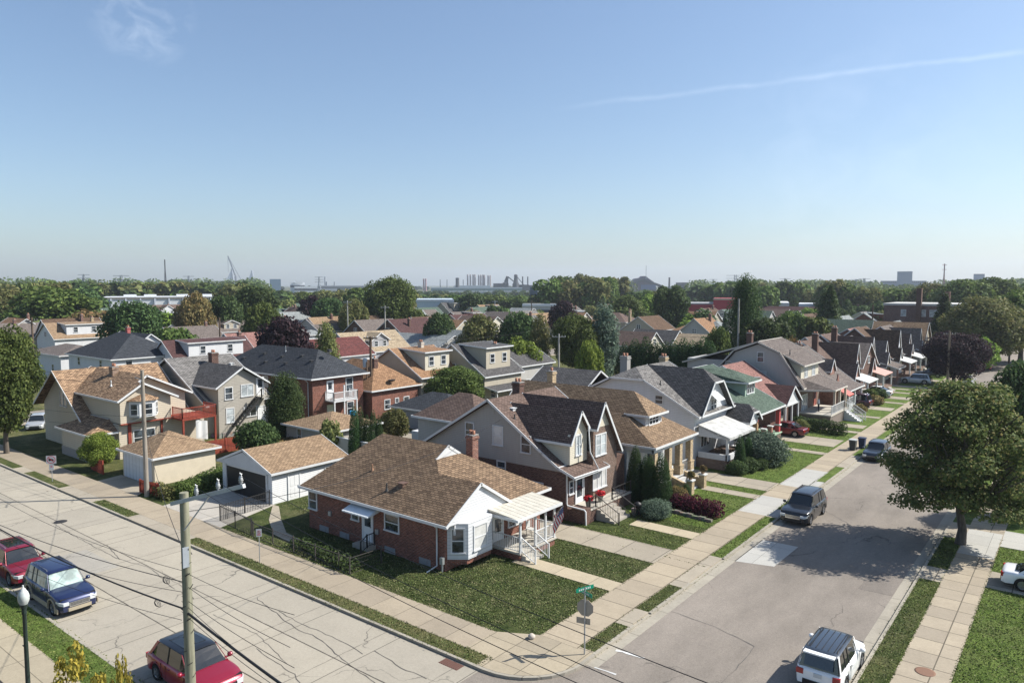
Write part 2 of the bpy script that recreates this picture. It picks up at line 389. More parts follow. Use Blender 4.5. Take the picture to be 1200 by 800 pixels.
def roof(parent, polys, mtl, t=0.13, trim=True, trimmat=None, name='roof', gutter=True):
    """thick roof sheets from planar polygons (upper surface), with fascia and rake boards on the free edges"""
    m = MB(); tr = MB(); edges = {}
    for p in polys:
        p = [Vector(q) for q in p]; n = Vector((0,0,0))
        for k in range(len(p)): n += p[k].cross(p[(k+1) % len(p)])
        if n.z < 0: p.reverse()
        m.poly(p); m.poly([q - Vector((0,0,t)) for q in reversed(p)])
        for k in range(len(p)):
            a, b = p[k], p[(k+1) % len(p)]; ka, kb = tuple(round(v, 2) for v in a), tuple(round(v, 2) for v in b)
            edges.setdefault(frozenset((ka, kb)), []).append((a, b))
    for e in edges.values():
        if len(e) == 1:
            a, b = e[0]; m.poly([b, a, a - Vector((0,0,t)), b - Vector((0,0,t))])
            d = (b - a).normalized(); outw = d.cross(Vector((0,0,1)))
            if outw.length < 1e-3: continue
            outw.normalize(); o = outw * 0.035; dz = Vector((0,0,-0.055)); A = a + o + dz + d*(-.035); B = b + o + dz + d*.035
            tr.bar(A, B, 0.045, 0.17)
    r = part(name, m, mtl, parent)
    if trim: part('fascia', tr, trimmat or WHITE, r)
    return r

def gable(x0, x1, y0, y1, ze, zr, axis='y', oh=0.35, ohr=0.3, clip=0.0):
    """polygons of a gable roof over the walls x0..x1, y0..y1; axis = ridge direction; ze at the eave edge. clip = jerkinhead length (both ends)"""
    if axis == 'y':
        xa, xb, xm = x0-oh, x1+oh, (x0+x1)/2; ya, yb = y0-ohr, y1+ohr
        if not clip:
            return [[(xa,ya,ze),(xm,ya,zr),(xm,yb,zr),(xa,yb,ze)], [(xb,ya,ze),(xb,yb,ze),(xm,yb,zr),(xm,ya,zr)]]
        k = 0.42; hz = ze + (zr-ze)*(1-k); dx = (xm-xa)*k
        return [[(xa,ya,ze),(xm-dx,ya,hz),(xm,ya+clip,zr),(xm,yb,zr),(xa,yb,ze)], [(xb,yb,ze),(xm,yb,zr),(xm,ya+clip,zr),(xm+dx,ya,hz),(xb,ya,ze)], [(xm-dx,ya,hz),(xm+dx,ya,hz),(xm,ya+clip,zr)]]
    P = gable(y0, y1, x0, x1, ze, zr, 'y', oh, ohr, clip)
    Q = [[(b, a, c) for a, b, c in p] for p in P]
    if clip:   # the clipped end faces +x
        s = x0 + x1; Q = [[(s - a, b, c) for a, b, c in p] for p in Q]
    return Q
def hip(x0, x1, y0, y1, ze, zr, axis='y', oh=0.4, inset=None):
    xa, xb, ya, yb = x0-oh, x1+oh, y0-oh, y1+oh
    if axis == 'y':
        xm = (xa+xb)/2; i = inset if inset is not None else min((xb-xa)/2, (yb-ya)/2 - 0.01); p, q = (xm, ya+i, zr), (xm, yb-i, zr)
        return [[(xa,ya,ze),(xb,ya,ze),p], [(xb,ya,ze),(xb,yb,ze),q,p], [(xb,yb,ze),(xa,yb,ze),q], [(xa,yb,ze),(xa,ya,ze),p,q]]
    ym = (ya+yb)/2; i = inset if inset is not None else min((yb-ya)/2, (xb-xa)/2 - 0.01); p, q = (xa+i, ym, zr), (xb-i, ym, zr)
    return [[(xa,ya,ze),(xb,ya,ze),q,p], [(xb,ya,ze),(xb,yb,ze),q], [(xb,yb,ze),(xa,yb,ze),p,q], [(xa,yb,ze),(xa,ya,ze),p]]
def walls(m, x0, x1, y0, y1, z0, z1):
    m.box(x0, x1, y0, y1, z0, z1)
def gable_end(m, face, c0, c1, at_, ze, zr, t=0.15, clipz=None, peak=None):
    """triangular wall; c0..c1 across, plane at at_"""
    mid = (c0+c1)/2 if peak is None else peak
    if clipz: k = (clipz-ze)/(zr-ze); pts = [(c0,ze),(c1,ze),(c1+(mid-c1)*k,clipz),(c0+(mid-c0)*k,clipz)]
    else: pts = [(c0,ze),(c1,ze),(mid,zr)]
    if face in ('+x','-x'): p = [(at_, a, z) for a, z in pts]; off = (-t if face == '+x' else t, 0, 0)
    else: p = [(a, at_, z) for a, z in pts]; off = (0, t if face == '-y' else -t, 0)
    m.prism(p, off)
def chimney(parent, x, y, z0, z1, w=0.7, d=0.5, mtl=None, cap=True, flashing=False):
    m = MB(); m.box(x-w/2, x+w/2, y-d/2, y+d/2, z0, z1); m.box(x-w/2-.06, x+w/2+.06, y-d/2-.06, y+d/2+.06, z1-.22, z1-.08)
    o = part('chimney', m, mtl or brick((0.16,0.06,0.04),(0.10,0.04,0.03)), parent)
    k = MB(); k.box(x-w/2-.03, x+w/2+.03, y-d/2-.03, y+d/2+.03, z1, z1+.07); part('chimney_cap', k, plain((0.3,0.29,0.27)), o)
    f = MB(); 
    for s in ((-1,1) if w > .6 else (0,)): f.lathe([(.12,0),(.12,.3),(.09,.3),(.09,.1)], (x+s*w*.22, y, z1+.06), 10)
    part('flue', f, plain((0.32,0.14,0.08)), o)
    if flashing: q = MB(); q.box(x-w/2-.12, x+w/2+.12, y-d/2-.12, y+d/2+.12, z0, z0+flashing); part('flashing', q, WHITE, o)
    return o
def vent(parent, x, y, z, h=0.5, mtl=None, kind='pipe'):
    m = MB()
    if kind == 'pipe': m.tube([(x,y,z-.3),(x,y,z+h)], 0.05, 8); m.lathe([(.12,z-.1),(.06,z+.1)], (x,y,0), 8)
    else: m.box(x-.2, x+.2, y-.2, y+.2, z-.15, z+.12); m.box(x-.25, x+.25, y-.25, y+.25, z+.12, z+.16)
    return part('roof_vent', m, mtl or plain((0.05,0.05,0.05)), parent)
def rail(parent, pts, h=0.9, mtl=None, step=0.13, name='railing', w=0.035, posts=True, post=0.07):
    m = MB(); pts = [Vector(p) for p in pts]
    for a, b in zip(pts, pts[1:]):
        L = (b-a).length; n = max(1, int(L/step)); up = Vector((0,0,1))
        m.bar(a+up*h, b+up*h, w*1.6, w*1.4); m.bar(a+up*.1, b+up*.1, w*1.2, w*1.2)
        for k in range(n+1):
            p = a + (b-a)*k/n; m.bar(p+up*.1, p+up*h, w*.6, w*.6)
        if posts:
            for p in (a, b): m.bar(p, p+up*(h+.06), post, post)
    return part(name, m, mtl or WHITE, parent)
def steps(parent, face, pos, width, n, rise=0.17, run=0.28, mtl=None, base=0.0, name='steps'):
    """pos = top edge centre at the porch; steps descend along face"""
    U, Nn = FR[face]; m = MB(); pos = Vector(pos)
    for k in range(n):
        z = pos.z - rise*(k+1) + 0.0; a = pos + Nn*(run*k) - U*width/2; a.z = base; b = a + U*width; c = b + Nn*run; d = a + Nn*run
        m.prism([a, b, c, d], (0,0,z-base))
    return part(name, m, mtl or plain((0.36,0.34,0.3),0.9), parent)
def downspout(parent, x, y, z1, dx=0, dy=0, kick=(0.5, 0)):
    m = MB(); m.tube([(x+dx,y+dy,z1),(x+dx*.3,y+dy*.3,z1-.25),(x,y,z1-.35),(x,y,.35),(x+kick[0],y+kick[1],.12)], 0.05, 6); return part('downspout', m, WHITE, parent)
def posts(parent, pts, z0, z1, w=0.12, mtl=None, name='porch_post'):
    for x, y in pts:
        m = MB(); m.box(x-w/2, x+w/2, y-w/2, y+w/2, z0, z1); m.box(x-w*.7, x+w*.7, y-w*.7, y+w*.7, z1-.1, z1); part(name, m, mtl or WHITE, parent)

# generic house for the blocks behind
def simple_house(name, label, x, y, wx, wy, ze, zr, axis, roofm, wallm, group=None, kind='gable', dormer=None, chim=None, win=True, trimm=None, lo=None, low=None, rz=0.0, porch=None, winstyle='glass', cat='house'):
    """x, y = centre; wx, wy = plan size; dormer = (face, width, kind); chim = (dx, dy)"""
    t = thing(name, label, cat, (x, y, 0), 0.0, group)
    x0, x1, y0, y1 = x-wx/2, x+wx/2, y-wy/2, y+wy/2
    m = MB(); z0 = 0
    if lo: b = MB(); b.box(x0-.01, x1+.01, y0-.01, y1+.01, 0, lo[0]); part('lower_wall', b, lo[1], t); z0 = lo[0] - .004
    m.box(x0, x1, y0, y1, z0, ze+.12)
    slope = (zr-ze)/(((wx if axis == 'y' else wy)/2)+.35)
    if kind == 'gable' or kind == 'jerk':
        zp = zr - .14; base = ze + .1; cz = (ze+(zr-ze)*.58-.1) if kind == 'jerk' else None
        if axis == 'y':
            gable_end(m, '-y', x0, x1, y0, base+.001, zp, clipz=cz); gable_end(m, '+y', x0, x1, y1, base+.001, zp)
            P = gable(x0, x1, y0, y1, ze, zr, 'y', clip=1.6 if kind == 'jerk' else 0)
        else:
            gable_end(m, '+x', y0, y1, x1, base+.001, zp, clipz=cz); gable_end(m, '-x', y0, y1, x0, base+.001, zp)
            P = gable(x0, x1, y0, y1, ze, zr, 'x', clip=1.6 if kind == 'jerk' else 0)
    elif kind == 'hip': P = hip(x0, x1, y0, y1, ze, zr, axis)
    wl = part('wall', m, wallm, t)
    rf = roof(t, P, roofm, trimmat=trimm)
    if dormer:
        face, dw, dk = dormer; dwm = low or wallm
        if face in ('+x', '-x') and axis == 'y':
            s = 1 if face == '+x' else -1; xf = (x1 if s > 0 else x0) - s*0.9; zb = ze + 0.9*slope*.9; zt = zr - .35 if dk == 'shed' else min(zb+1.5, zr-.9)
            d = MB(); d.box(min(x, xf), max(x, xf), y-dw/2, y+dw/2, zb-.2, zt)
            dd = part('dormer', d, dwm, t)
            if dk == 'shed':
                zf = zt; xr = x; e = 0.3
                roof(dd, [[(xf+s*e, y-dw/2-e, zf), (xf+s*e, y+dw/2+e, zf), (xr, y+dw/2+e, zr-.02), (xr, y-dw/2-e, zr-.02)]], roofm, .1, trimmat=trimm)
            else:
                zt2 = min(zt + dw*.42, zr-.1)
                roof(dd, gable(min(x, xf), max(x, xf), y-dw/2, y+dw/2, zt, zt2, 'x', .25, .25), roofm, .1, trimmat=trimm)
                g = MB(); gable_end(g, face, y-dw/2, y+dw/2, xf, zt-.05, zt2-.1); part('dormer_gable', g, dwm, dd)
            nw = 1 if dw < 2.4 else 2; hw = min(1.1, (zt-zb)*.62)
            for k in range(nw): window(dd, face, (xf, y + (k-(nw-1)/2)*dw*.5, (zb+zt)/2+.1), 0.8, hw, winstyle)
        elif face in ('-y', '+y') and axis == 'x':
            s = 1 if face == '+y' else -1; yf = (y1 if s > 0 else y0) - s*0.9; zb = ze + 0.9*slope*.9; zt = zr - .35 if dk == 'shed' else min(zb+1.5, zr-.9)
            d = MB(); d.box(x-dw/2, x+dw/2, min(y, yf), max(y, yf), zb-.2, zt); dd = part('dormer', d, dwm, t)
            if dk == 'shed': roof(dd, [[(x-dw/2-.3, yf+s*.3, zt), (x+dw/2+.3, yf+s*.3, zt), (x+dw/2+.3, y, zr-.02), (x-dw/2-.3, y, zr-.02)]], roofm, .1, trimmat=trimm)
            else:
                zt2 = min(zt + dw*.42, zr-.1); roof(dd, gable(x-dw/2, x+dw/2, min(y, yf), max(y, yf), zt, zt2, 'y', .25, .25), roofm, .1, trimmat=trimm)
                g = MB(); gable_end(g, face, x-dw/2, x+dw/2, yf, zt-.05, zt2-.1); part('dormer_gable', g, dwm, dd)
            window(dd, face, (x, yf, (zb+zt)/2+.1), 0.9, min(1.1, (zt-zb)*.62), winstyle)
    if chim:
        cx, cy = x+chim[0], y+chim[1]; chimney(t, cx, cy, ze, zr+chim[2] if len(chim) > 2 else zr+.7, mtl=chim[3] if len(chim) > 3 else None)
    if win:
        hw = 1.15; st = winstyle
        for yy in ((-.28, .22) if wy > 6 else (0,)):
            window(t, '+x', (x1, y+wy*yy, min(1.9, ze-.8)), 0.9, hw, st)
            if ze > 4.6: window(t, '+x', (x1, y+wy*yy, ze-1.0), 0.9, hw, st)
        for xx in (-.25, .25):
            window(t, '-y', (x+wx*xx, y0, min(1.9, ze-.8)), 0.8, hw, st)
            if ze > 4.6: window(t, '-y', (x+wx*xx, y0, ze-1.0), 0.8, hw, st)
        if axis == 'y' and kind == 'gable' and zr-ze > 2: window(t, '-y', (x, y0, ze+.9), 1.0, 1.0, st, 'pair')
        if axis == 'x' and kind == 'gable' and zr-ze > 2: window(t, '+x', (x1, y, ze+.9), 1.0, 1.0, st, 'pair')
    if porch:
        s, pm = porch
        if s == '+x': roof(t, [[(x1-.05, y0, 2.9), (x1+2.2, y0, 2.45), (x1+2.2, y1-1, 2.45), (x1-.05, y1-1, 2.9)]], pm, name='porch_roof'); posts(t, [(x1+2, y0+.2), (x1+2, y1-1.2)], 0, 2.4)
    return t
# ---------------------------------------------------------------- vegetation
import numpy as np
def leaf_mesh(name, P, Nm, size, mtl, seed=0, aspect=1.5, sizevar=0.5, zc=None):
    g = np.random.default_rng(seed); n = len(P)
    r = g.normal(size=(n, 3)); t = np.cross(Nm, r); t /= np.linalg.norm(t, axis=1)[:, None] + 1e-9
    b = np.cross(Nm, t); b /= np.linalg.norm(b, axis=1)[:, None] + 1e-9
    s = size * (1 - sizevar/2 + sizevar * g.random(n))
    a = (t * (s * aspect / 2)[:, None]); c = (b * (s / 2)[:, None]); k = Nm * (s * .18)[:, None]
    V = np.empty((n, 4, 3)); V[:, 0] = P - a - k; V[:, 1] = P + c + k*.3; V[:, 2] = P + a - k; V[:, 3] = P - c + k*.3
    me = bpy.data.meshes.new(name); me.vertices.add(4*n); me.vertices.foreach_set('co', V.ravel())
    me.loops.add(4*n); me.loops.foreach_set('vertex_index', np.arange(4*n, dtype=np.int32))
    me.polygons.add(n); me.polygons.foreach_set('loop_start', np.arange(0, 4*n, 4, dtype=np.int32)); me.polygons.foreach_set('loop_total', np.full(n, 4, dtype=np.int32))
    at_ = me.attributes.new('leafrand', 'FLOAT', 'FACE'); base = g.random(n)
    at_.data.foreach_set('value', base.astype(np.float32))
    me.materials.append(mtl); me.update(calc_edges=True); return me

def lobe_points(lobes, n, g, shell=0.55, up=0.35):
    """n points spread in the outer shells of ellipsoid lobes [(c, r3)]"""
    w = np.array([max(l[1][0]*l[1][1], l[1][0]*l[1][2]) for l in lobes]); cnt = g.multinomial(n, w/w.sum()); PP = []; NN = []
    for (c, r), k in zip(lobes, cnt):
        d = g.normal(size=(k, 3)); d /= np.linalg.norm(d, axis=1)[:, None]
        rad = shell + (1.06 - shell) * g.random(k) ** 0.6
        PP.append(np.array(c) + d * rad[:, None] * np.array(r))
        q = d * 0.8 + g.normal(size=(k, 3)) * 0.55 + np.array([0, 0, up]); NN.append(q / np.linalg.norm(q, axis=1)[:, None])
    return np.concatenate(PP), np.concatenate(NN)

def crown_lobes(g, nl, rx, z0, z1, rl, shape='round'):
    out = []
    for k in range(nl):
        a = k * 2.39996 + g.random() * .6; u = (k + .5) / nl; zz = z0 + (z1 - z0) * u
        if shape == 'round': prof = math.sqrt(max(0.04, 1 - (2*u - 0.9)**2 / 1.25))
        elif shape == 'vase': prof = (0.35 + 0.9 * u) if u < .62 else 0.93 * math.sqrt(max(0.02, 1 - ((u-.62)/.42)**2))
        elif shape == 'maple': prof = (0.5 + 1.45 * u) if u < .34 else math.sqrt(max(0.01, 1 - ((u-.34)/.68)**2)) * (1 - .12*(u-.34))
        elif shape == 'cone': prof = max(0.05, 1 - u) ** 0.85
        elif shape == 'column': prof = math.sqrt(max(0.03, 1 - (2*u-.75)**2/1.6))
        else: prof = 1
        rr = rx * prof * (0.45 + 0.55 * math.sqrt(g.random())) if k % 4 else rx * prof * .3
        q = rl * (0.75 + 0.5 * g.random()); c = (rr * .8 * math.cos(a), rr * .8 * math.sin(a), zz)
        out.append((c, (q, q, q * (0.62 if shape != 'column' else 1.2))))
    return out

def trunk_mesh(name, g, h, r, ctr, nl=7, spread=0.5, z0=0.3, mtl=None, leader=True):
    m = MB(); top = h * (0.82 if leader else z0*1.2)
    m.tube([(0,0,-.02*h), (0.01*h,0,h*.1), (-.01*h,.01*h,z0*h*.8), (.0,.01*h,top)], [r*1.35, r*.95, r*.8, r*.18 if leader else r*.6], 9)
    for k in range(nl):
        a = k*2.4 + g.random(); zs = h * (z0*.75 + (0.45-.5*z0) * k/nl); L = spread * (1 - 0.35*k/nl) * (0.8 + .4*g.random())
        p0 = Vector((0, 0, zs)); d = Vector((math.cos(a), math.sin(a), 0)); up = h*(.22 + .15*g.random())
        p1 = p0 + d*L*.4 + Vector((0,0,up*.45)); p2 = p0 + d*L + Vector((0,0,up*1.1))
        m.tube([p0, p1, p2], [r*.45, r*.3, r*.08], 6)
        for s in (-1, 1):
            b = a + s*.6; e = p1 + Vector((math.cos(b), math.sin(b), 0))*L*.5 + Vector((0,0,up*(.5+.3*g.random()))); m.tube([p1, (p1+e)/2+Vector((0,0,up*.05)), e], [r*.22, r*.14, r*.05], 5)
    return m.mesh(name, mtl or bark())

GREENS = {
 'green':  ((0.052, 0.091, 0.021), (0.121, 0.173, 0.043), (0.177, 0.231, 0.062)),
 'dark':   ((0.032, 0.060, 0.021), (0.071, 0.113, 0.035), (0.106, 0.150, 0.052)),
 'olive':  ((0.088, 0.102, 0.032), (0.168, 0.185, 0.063), (0.248, 0.212, 0.088)),
 'light':  ((0.098, 0.150, 0.024), (0.212, 0.292, 0.052), (0.300, 0.371, 0.071)),
 'purple': ((0.014, 0.009, 0.013), (0.036, 0.020, 0.028), (0.06, 0.03, 0.035)),
 'rust':   ((0.124, 0.106, 0.039), (0.231, 0.185, 0.079), (0.336, 0.212, 0.088)),
 'blue':   ((0.062, 0.098, 0.062), (0.133, 0.185, 0.133), (0.195, 0.248, 0.177)),
 'thuja':  ((0.021, 0.050, 0.017), (0.046, 0.091, 0.028), (0.088, 0.142, 0.044)),
 'red':    ((0.05, 0.010, 0.016), (0.12, 0.022, 0.034), (0.19, 0.04, 0.045)),
 'yellow': ((0.16, 0.15, 0.03), (0.34, 0.27, 0.05), (0.45, 0.34, 0.06)),
}
def fol(k): return foliage(*GREENS[k], trans=.34)
_protos = {}
ASPECT = dict(round=1.75, vase=2.0, spruce=4.2, column=4.2, shrub=1.15, slim=3.0, sapling=2.4)
def tree_proto(kind, lod, var):
    key = (kind, lod, var)
    if key in _protos: return _protos[key]
    seed = abs(hash(str(key))) % 1 + {'green':1,'dark':2,'olive':3,'light':4,'purple':5,'rust':6,'blue':7,'thuja':8,'red':9,'yellow':10,'spruce':11,'column':12,'shrub':13}.get(kind.split('_')[0], 20) * 17 + lod * 5 + var * 101
    g = np.random.default_rng(seed); shape = 'round'; colr = kind.split('_')[0]; form = kind.split('_')[1] if '_' in kind else 'round'
    n, size, nl = {0: (30000, .026, 60), 1: (9500, .043, 36), 2: (2600, .078, 20), 3: (700, .15, 11)}[lod]
    if form == 'round':   L = crown_lobes(g, nl, 1.0, .30, .90, .33 if lod < 2 else .40, 'round')
    elif form == 'vase':  L = crown_lobes(g, nl, 1.0, .32, .93, .30 if lod < 2 else .4, 'vase')
    elif form == 'spruce':
        L = []
        for k in range(nl*2):
            u = (k+.5)/(nl*2); a = k*2.4; rr = (1-u)**.8 * (.75 + .3*g.random()); q = .10 + .30*(1-u)
            L.append(((rr*.62*math.cos(a), rr*.62*math.sin(a), .06 + .9*u), (q, q, q*.22)))
        n = int(n*1.1)
    elif form == 'column':
        L = [((0.12*g.normal(), .12*g.normal(), .06+.88*u), (max(.2, (1-u*.95)**.42*(.75+.4*min(1, u*4))*.92),)*2 + (.085,)) for u in np.linspace(0, 1, 16)]
        n = int(n*1.2); size *= .9; L = [((.05*c[0], .05*c[1], c[2]), r) for c, r in L]
    elif form == 'shrub': L = crown_lobes(g, nl, .8, .22, .74, .42, 'round')
    elif form == 'sapling': L = crown_lobes(g, 44, .95, .30, .97, .12, 'round'); n = 4200; size = .022
    elif form == 'slim':  L = crown_lobes(g, nl, .8, .12, .95, .36, 'column')
    A = ASPECT[form]; L = [((c[0], c[1], c[2]*A), (r[0], r[1], r[2]*(A if form in ('spruce', 'column') else 1.3 if A > 1.3 else 1))) for c, r in L]
    P, Nm = lobe_points(L, n, g, shell=.5 if form != 'column' else .8)
    if form == 'column': size *= 1.0
    P[:, 2] = np.clip(P[:, 2], 0.02, None)
    # unit crown: sizes are relative; the height axis is squeezed to 1
    me = leaf_mesh('crown_leaves', P, Nm, size * 1.7, fol(colr), seed)
    tm = None
    if form in ('round', 'vase', 'slim', 'spruce', 'shrub', 'sapling'):
        m = MB(); r = .07 if form not in ('shrub', 'sapling') else .03; m.tube([(0,0,-.01), (0,0,.12), (.01,0,.4), (0,0,.86)], [r*1.3, r, r*.75, r*.2], 8)
        if form != 'spruce':
            for k in range(7 if lod < 2 else 4):
                a = k*2.4; z = .16 + .06*k; m.tube([(0,0,z), (.32*math.cos(a), .32*math.sin(a), z+.14), (.68*math.cos(a), .68*math.sin(a), z+.30)], [r*.5, r*.32, r*.08], 5)
        tm = m.mesh('trunk_bark', bark())
    _protos[key] = (me, tm); return _protos[key]

_tc = [0]
def tree(kind, x, y, h, w, label, name='tree', group=None, lod=1, cat=None, z=0.0, var=None, trunk=True):
    _tc[0] += 1; v = (_tc[0] * 7) % 3 if var is None else var
    if lod >= 2: v %= 2
    me, tm = tree_proto(kind, lod, v)
    t = thing(name, label, cat or 'tree', (x, y, z), (_tc[0]*1.7) % 6.28, group)
    k = w / 2; c = link('crown' if trunk else 'foliage', me, t); c.scale = (k, k, h / ASPECT[(kind.split('_') + ['round'])[1]])
    if tm and trunk: b = link('trunk', tm, t); b.scale = (k*.8, k*.8, h)
    return t
def tree_px(kind, px, top, d, wpx, label, **k):
    """a tree of the place at horizontal distance d, its top seen at height `top`"""
    p = far(px, top, d); return tree(kind, p.x, p.y, p.z, wpx * d / F_PX, label, **k)

def hero_tree(x, y, h, w, label, kind='olive'):
    g = np.random.default_rng(5); t = thing('maple_tree', label, 'tree', (x, y, 0))
    L = crown_lobes(g, 170, w*.50, h*.27, h*.95, w*.078, 'maple')
    L += [((w*.27*math.cos(a), w*.27*math.sin(a), h*(.30+.05*math.sin(3*a))), (w*.10, w*.10, h*.05)) for a in np.linspace(0, 5.9, 11)]
    P, Nm = lobe_points(L, 40000, g, shell=.35, up=.5)
    keep = P[:, 2] > h*.22; P, Nm = P[keep], Nm[keep]
    link('crown', leaf_mesh('crown_leaves', P, Nm, .15, foliage((0.062, 0.090, 0.028), (0.140, 0.168, 0.055), (0.25, 0.20, 0.085), .38), 3, 1.35), t)
    link('trunk', trunk_mesh('trunk_bark', g, h, .27, None, 22, w*.40, .26, bark((0.09,0.08,0.07))), t)
    return t
# ---------------------------------------------------------------- vehicles
def lerp_prof(P, x):
    for (a, b), (c, d) in zip(P, P[1:]):
        if x <= c: return b + (d-b) * (0 if c == a else (x-a)/(c-a))
    return P[-1][1]
def vehicle(name, label, cat, loc, heading, L=4.7, W=1.85, H=1.7, paint=(0.2,0.02,0.03), kind='suv', lower=None, roofc=None, rails=None, grille='dark', group=None, glassm=None, plate=False, moonroof=False, metal=0.3):
    """local axes: +x = nose. heading = angle of the nose"""
    t = thing(name, label, cat, loc, heading, group); hw = W/2; G_ = glassm or CARGLASS
    rw = {'suv': .37, 'boxy': .36, 'van': .35, 'sedan': .33, 'hatch': .33, 'pickup': .38}[kind]
    fx, rx = L/2 - .19*L, -L/2 + .2*L            # wheel centres
    belt = H * {'suv': .60, 'boxy': .60, 'van': .57, 'sedan': .64, 'hatch': .60, 'pickup': .58}[kind]
    hood = belt - (.06 if kind not in ('sedan',) else .08)
    # greenhouse: (windscreen foot, windscreen top, rear top, rear foot)
    gh = {'suv': (.205*L, .085*L, -.40*L, -.465*L), 'boxy': (.20*L, .12*L, -.43*L, -.475*L), 'van': (.27*L, .10*L, -.42*L, -.47*L), 'sedan': (.20*L, .045*L, -.20*L, -.355*L), 'hatch': (.23*L, .08*L, -.34*L, -.45*L), 'pickup': (.20*L, .09*L, -.13*L, -.17*L)}[kind]
    zb = .24
    top = [(-L/2, belt-.16), (-L/2+.06, belt-.04), (-L/2+.2, belt), (gh[3], belt+.01), (gh[0], belt+.005), (gh[0]+.1, belt-.005), (L/2-.55, hood-.03), (L/2-.18, hood-.11), (L/2-.04, hood-.24), (L/2, hood-.36)]
    if kind == 'sedan': top[1:4] = [(-L/2+.05, belt-.05), (-L/2+.2, belt-.01), (gh[3], belt+.02)]
    xs = sorted(set([-L/2, -L/2+.03, -L/2+.1, -L/2+.2, L/2, L/2-.03, L/2-.09, L/2-.18, L/2-.3, L/2-.45] + [c + rw*1.18*math.cos(math.pi*k/10) for c in (fx, rx) for k in range(11)] + [rx + (fx-rx)*k/8 for k in range(1, 8)] + [gh[0], gh[3]]))
    def plan(x):
        e = L/2 - abs(x); r = .55 if x > 0 else .35
        return 1 - (.20 if x > 0 else .12) * max(0, 1 - e/r)**2.2
    def bottom(x):
        z = zb + (.10 if x > L/2-.5 else 0)*(x-(L/2-.5))/.5 + (.10 if x < -L/2+.5 else 0)*(-L/2+.5-x)/.5
        for c in (fx, rx):
            d = abs(x-c)
            if d <= rw*1.18: z = max(z, rw + math.sqrt(max(0, (rw*1.18)**2 - d*d)) - .0)
        return z
    rows = []
    for x in xs:
        zt = lerp_prof(top, x); zo = min(bottom(x), zt-.12); p = plan(x)*hw; r = []
        lv = [(0, .97), (.12, .995), (.5, 1.0), (.8, .985), (.93, .95), (1.0, .88)]
        half = [(p*f, zo + (zt-zo)*k - (.0)) for k, f in lv] + [(p*.55, zt+.028), (0.0, zt+.038)]
        rows.append([(x, -yy, z) for yy, z in half] + [(x, yy, z) for yy, z in reversed(half[:-1])])
    b = MB(); b.grid(rows, True, False); b.poly([tuple(q) for q in rows[0]]); b.poly([tuple(q) for q in rows[-1]][::-1])
    paintm = carpaint(paint, metal); body = link('body', b.mesh('body_panel', paintm), t)
    u = MB(); u.box(-L/2+.15, L/2-.15, -hw*.86, hw*.86, .22, belt-.15); 
    for c in (fx, rx):
        for s in (-1, 1): u.lathe([(rw*1.12, 0), (rw*1.12, .06)], (0, 0, 0), 4) if False else None
    link('underbody', u.mesh('underbody', BLACK), t)
    if lower:   # contrasting lower cladding and bumpers
        c = MB(); 
        for s in (-1, 1):
            for x0, x1 in ((rx+rw*1.2, fx-rw*1.2), (-L/2+.12, rx-rw*1.2), (fx+rw*1.2, L/2-.2)): c.box(x0, x1, s*(hw-.03), s*(hw+.02), zb+.02, zb+.26)
            for cx in (fx, rx):
                pts = [Vector((cx + rw*1.27*math.cos(math.pi*k/12), s*(hw+.005), rw + rw*1.27*math.sin(math.pi*k/12))) for k in range(-1, 14)]
                for p, q in zip(pts, pts[1:]): c.bar(p, q, .07, .09, up=(0,1,0))
        link('cladding', c.mesh('cladding', plain(lower, .6)), t)
    # greenhouse
    wf, wt, rt, rf = gh; zt = H; g = MB(); lev = []
    for k in (0, .35, .7, .93, 1.0):
        y = hw*(.90 - .17*k) - (.05 if k == 1 else 0); z = belt - .03 + (zt-belt+.03)*k*.985; lev.append([(wf+(wt-wf)*k**.9 - (.05 if k == 1 else 0), -y*.93, z), (wf+(wt-wf)*k**.9+.05*(1-k) - (.05 if k == 1 else 0), 0, z), (wf+(wt-wf)*k**.9 - (.05 if k == 1 else 0), y*.93, z), ((wf+wt)/2-.35, y, z), ((rf+rt)/2+.3, y, z), (rf+(rt-rf)*k, y*.94, z), (rf+(rt-rf)*k-.03, 0, z), (rf+(rt-rf)*k, -y*.94, z), ((rf+rt)/2+.3, -y, z), ((wf+wt)/2-.35, -y, z)])
    g.grid(lev, False, True); g.poly(lev[-1]); link('window_glass', g.mesh('window_glass', G_), t)
    # roof panel
    rm = MB(); yr = hw*.735; rr = []
    for x, zz, f in ((wt+.10, -.045, .93), (wt+.02, .0, .97), (wt-.25, .022, 1), ((wt+rt)/2, .035, 1), (rt+.2, .018, 1), (rt+.0, -.005, .97), (rt-.07, -.05, .95)):
        rr.append([(x, -yr*f-.02, zt-.055+zz), (x, -yr*f+.05, zt+zz-.012), (x, -yr*.5, zt+zz+.008), (x, 0, zt+zz+.014), (x, yr*.5, zt+zz+.008), (x, yr*f-.05, zt+zz-.012), (x, yr*f+.02, zt-.055+zz)])
    rm.grid(rr, True); link('roof', rm.mesh('roof_panel', carpaint(roofc, .2) if roofc else paintm), t)
    pl = MB()
    yb_, yt_ = hw*.905, hw*.745
    def pil(xb, xt, w): 
        for s in (-1, 1): pl.bar((xb, s*yb_, belt-.02), (xt, s*yt_, zt-.05), w, .035, up=(1,0,0))
    def colp(xb, xt, w):
        for s in (-1, 1): pl.prism([(xb-w/2, s*yb_, belt-.02), (xb+w/2, s*yb_, belt-.02), (xt+w/2, s*yt_, zt-.045), (xt-w/2, s*yt_, zt-.045)], (0, s*.012, .004))
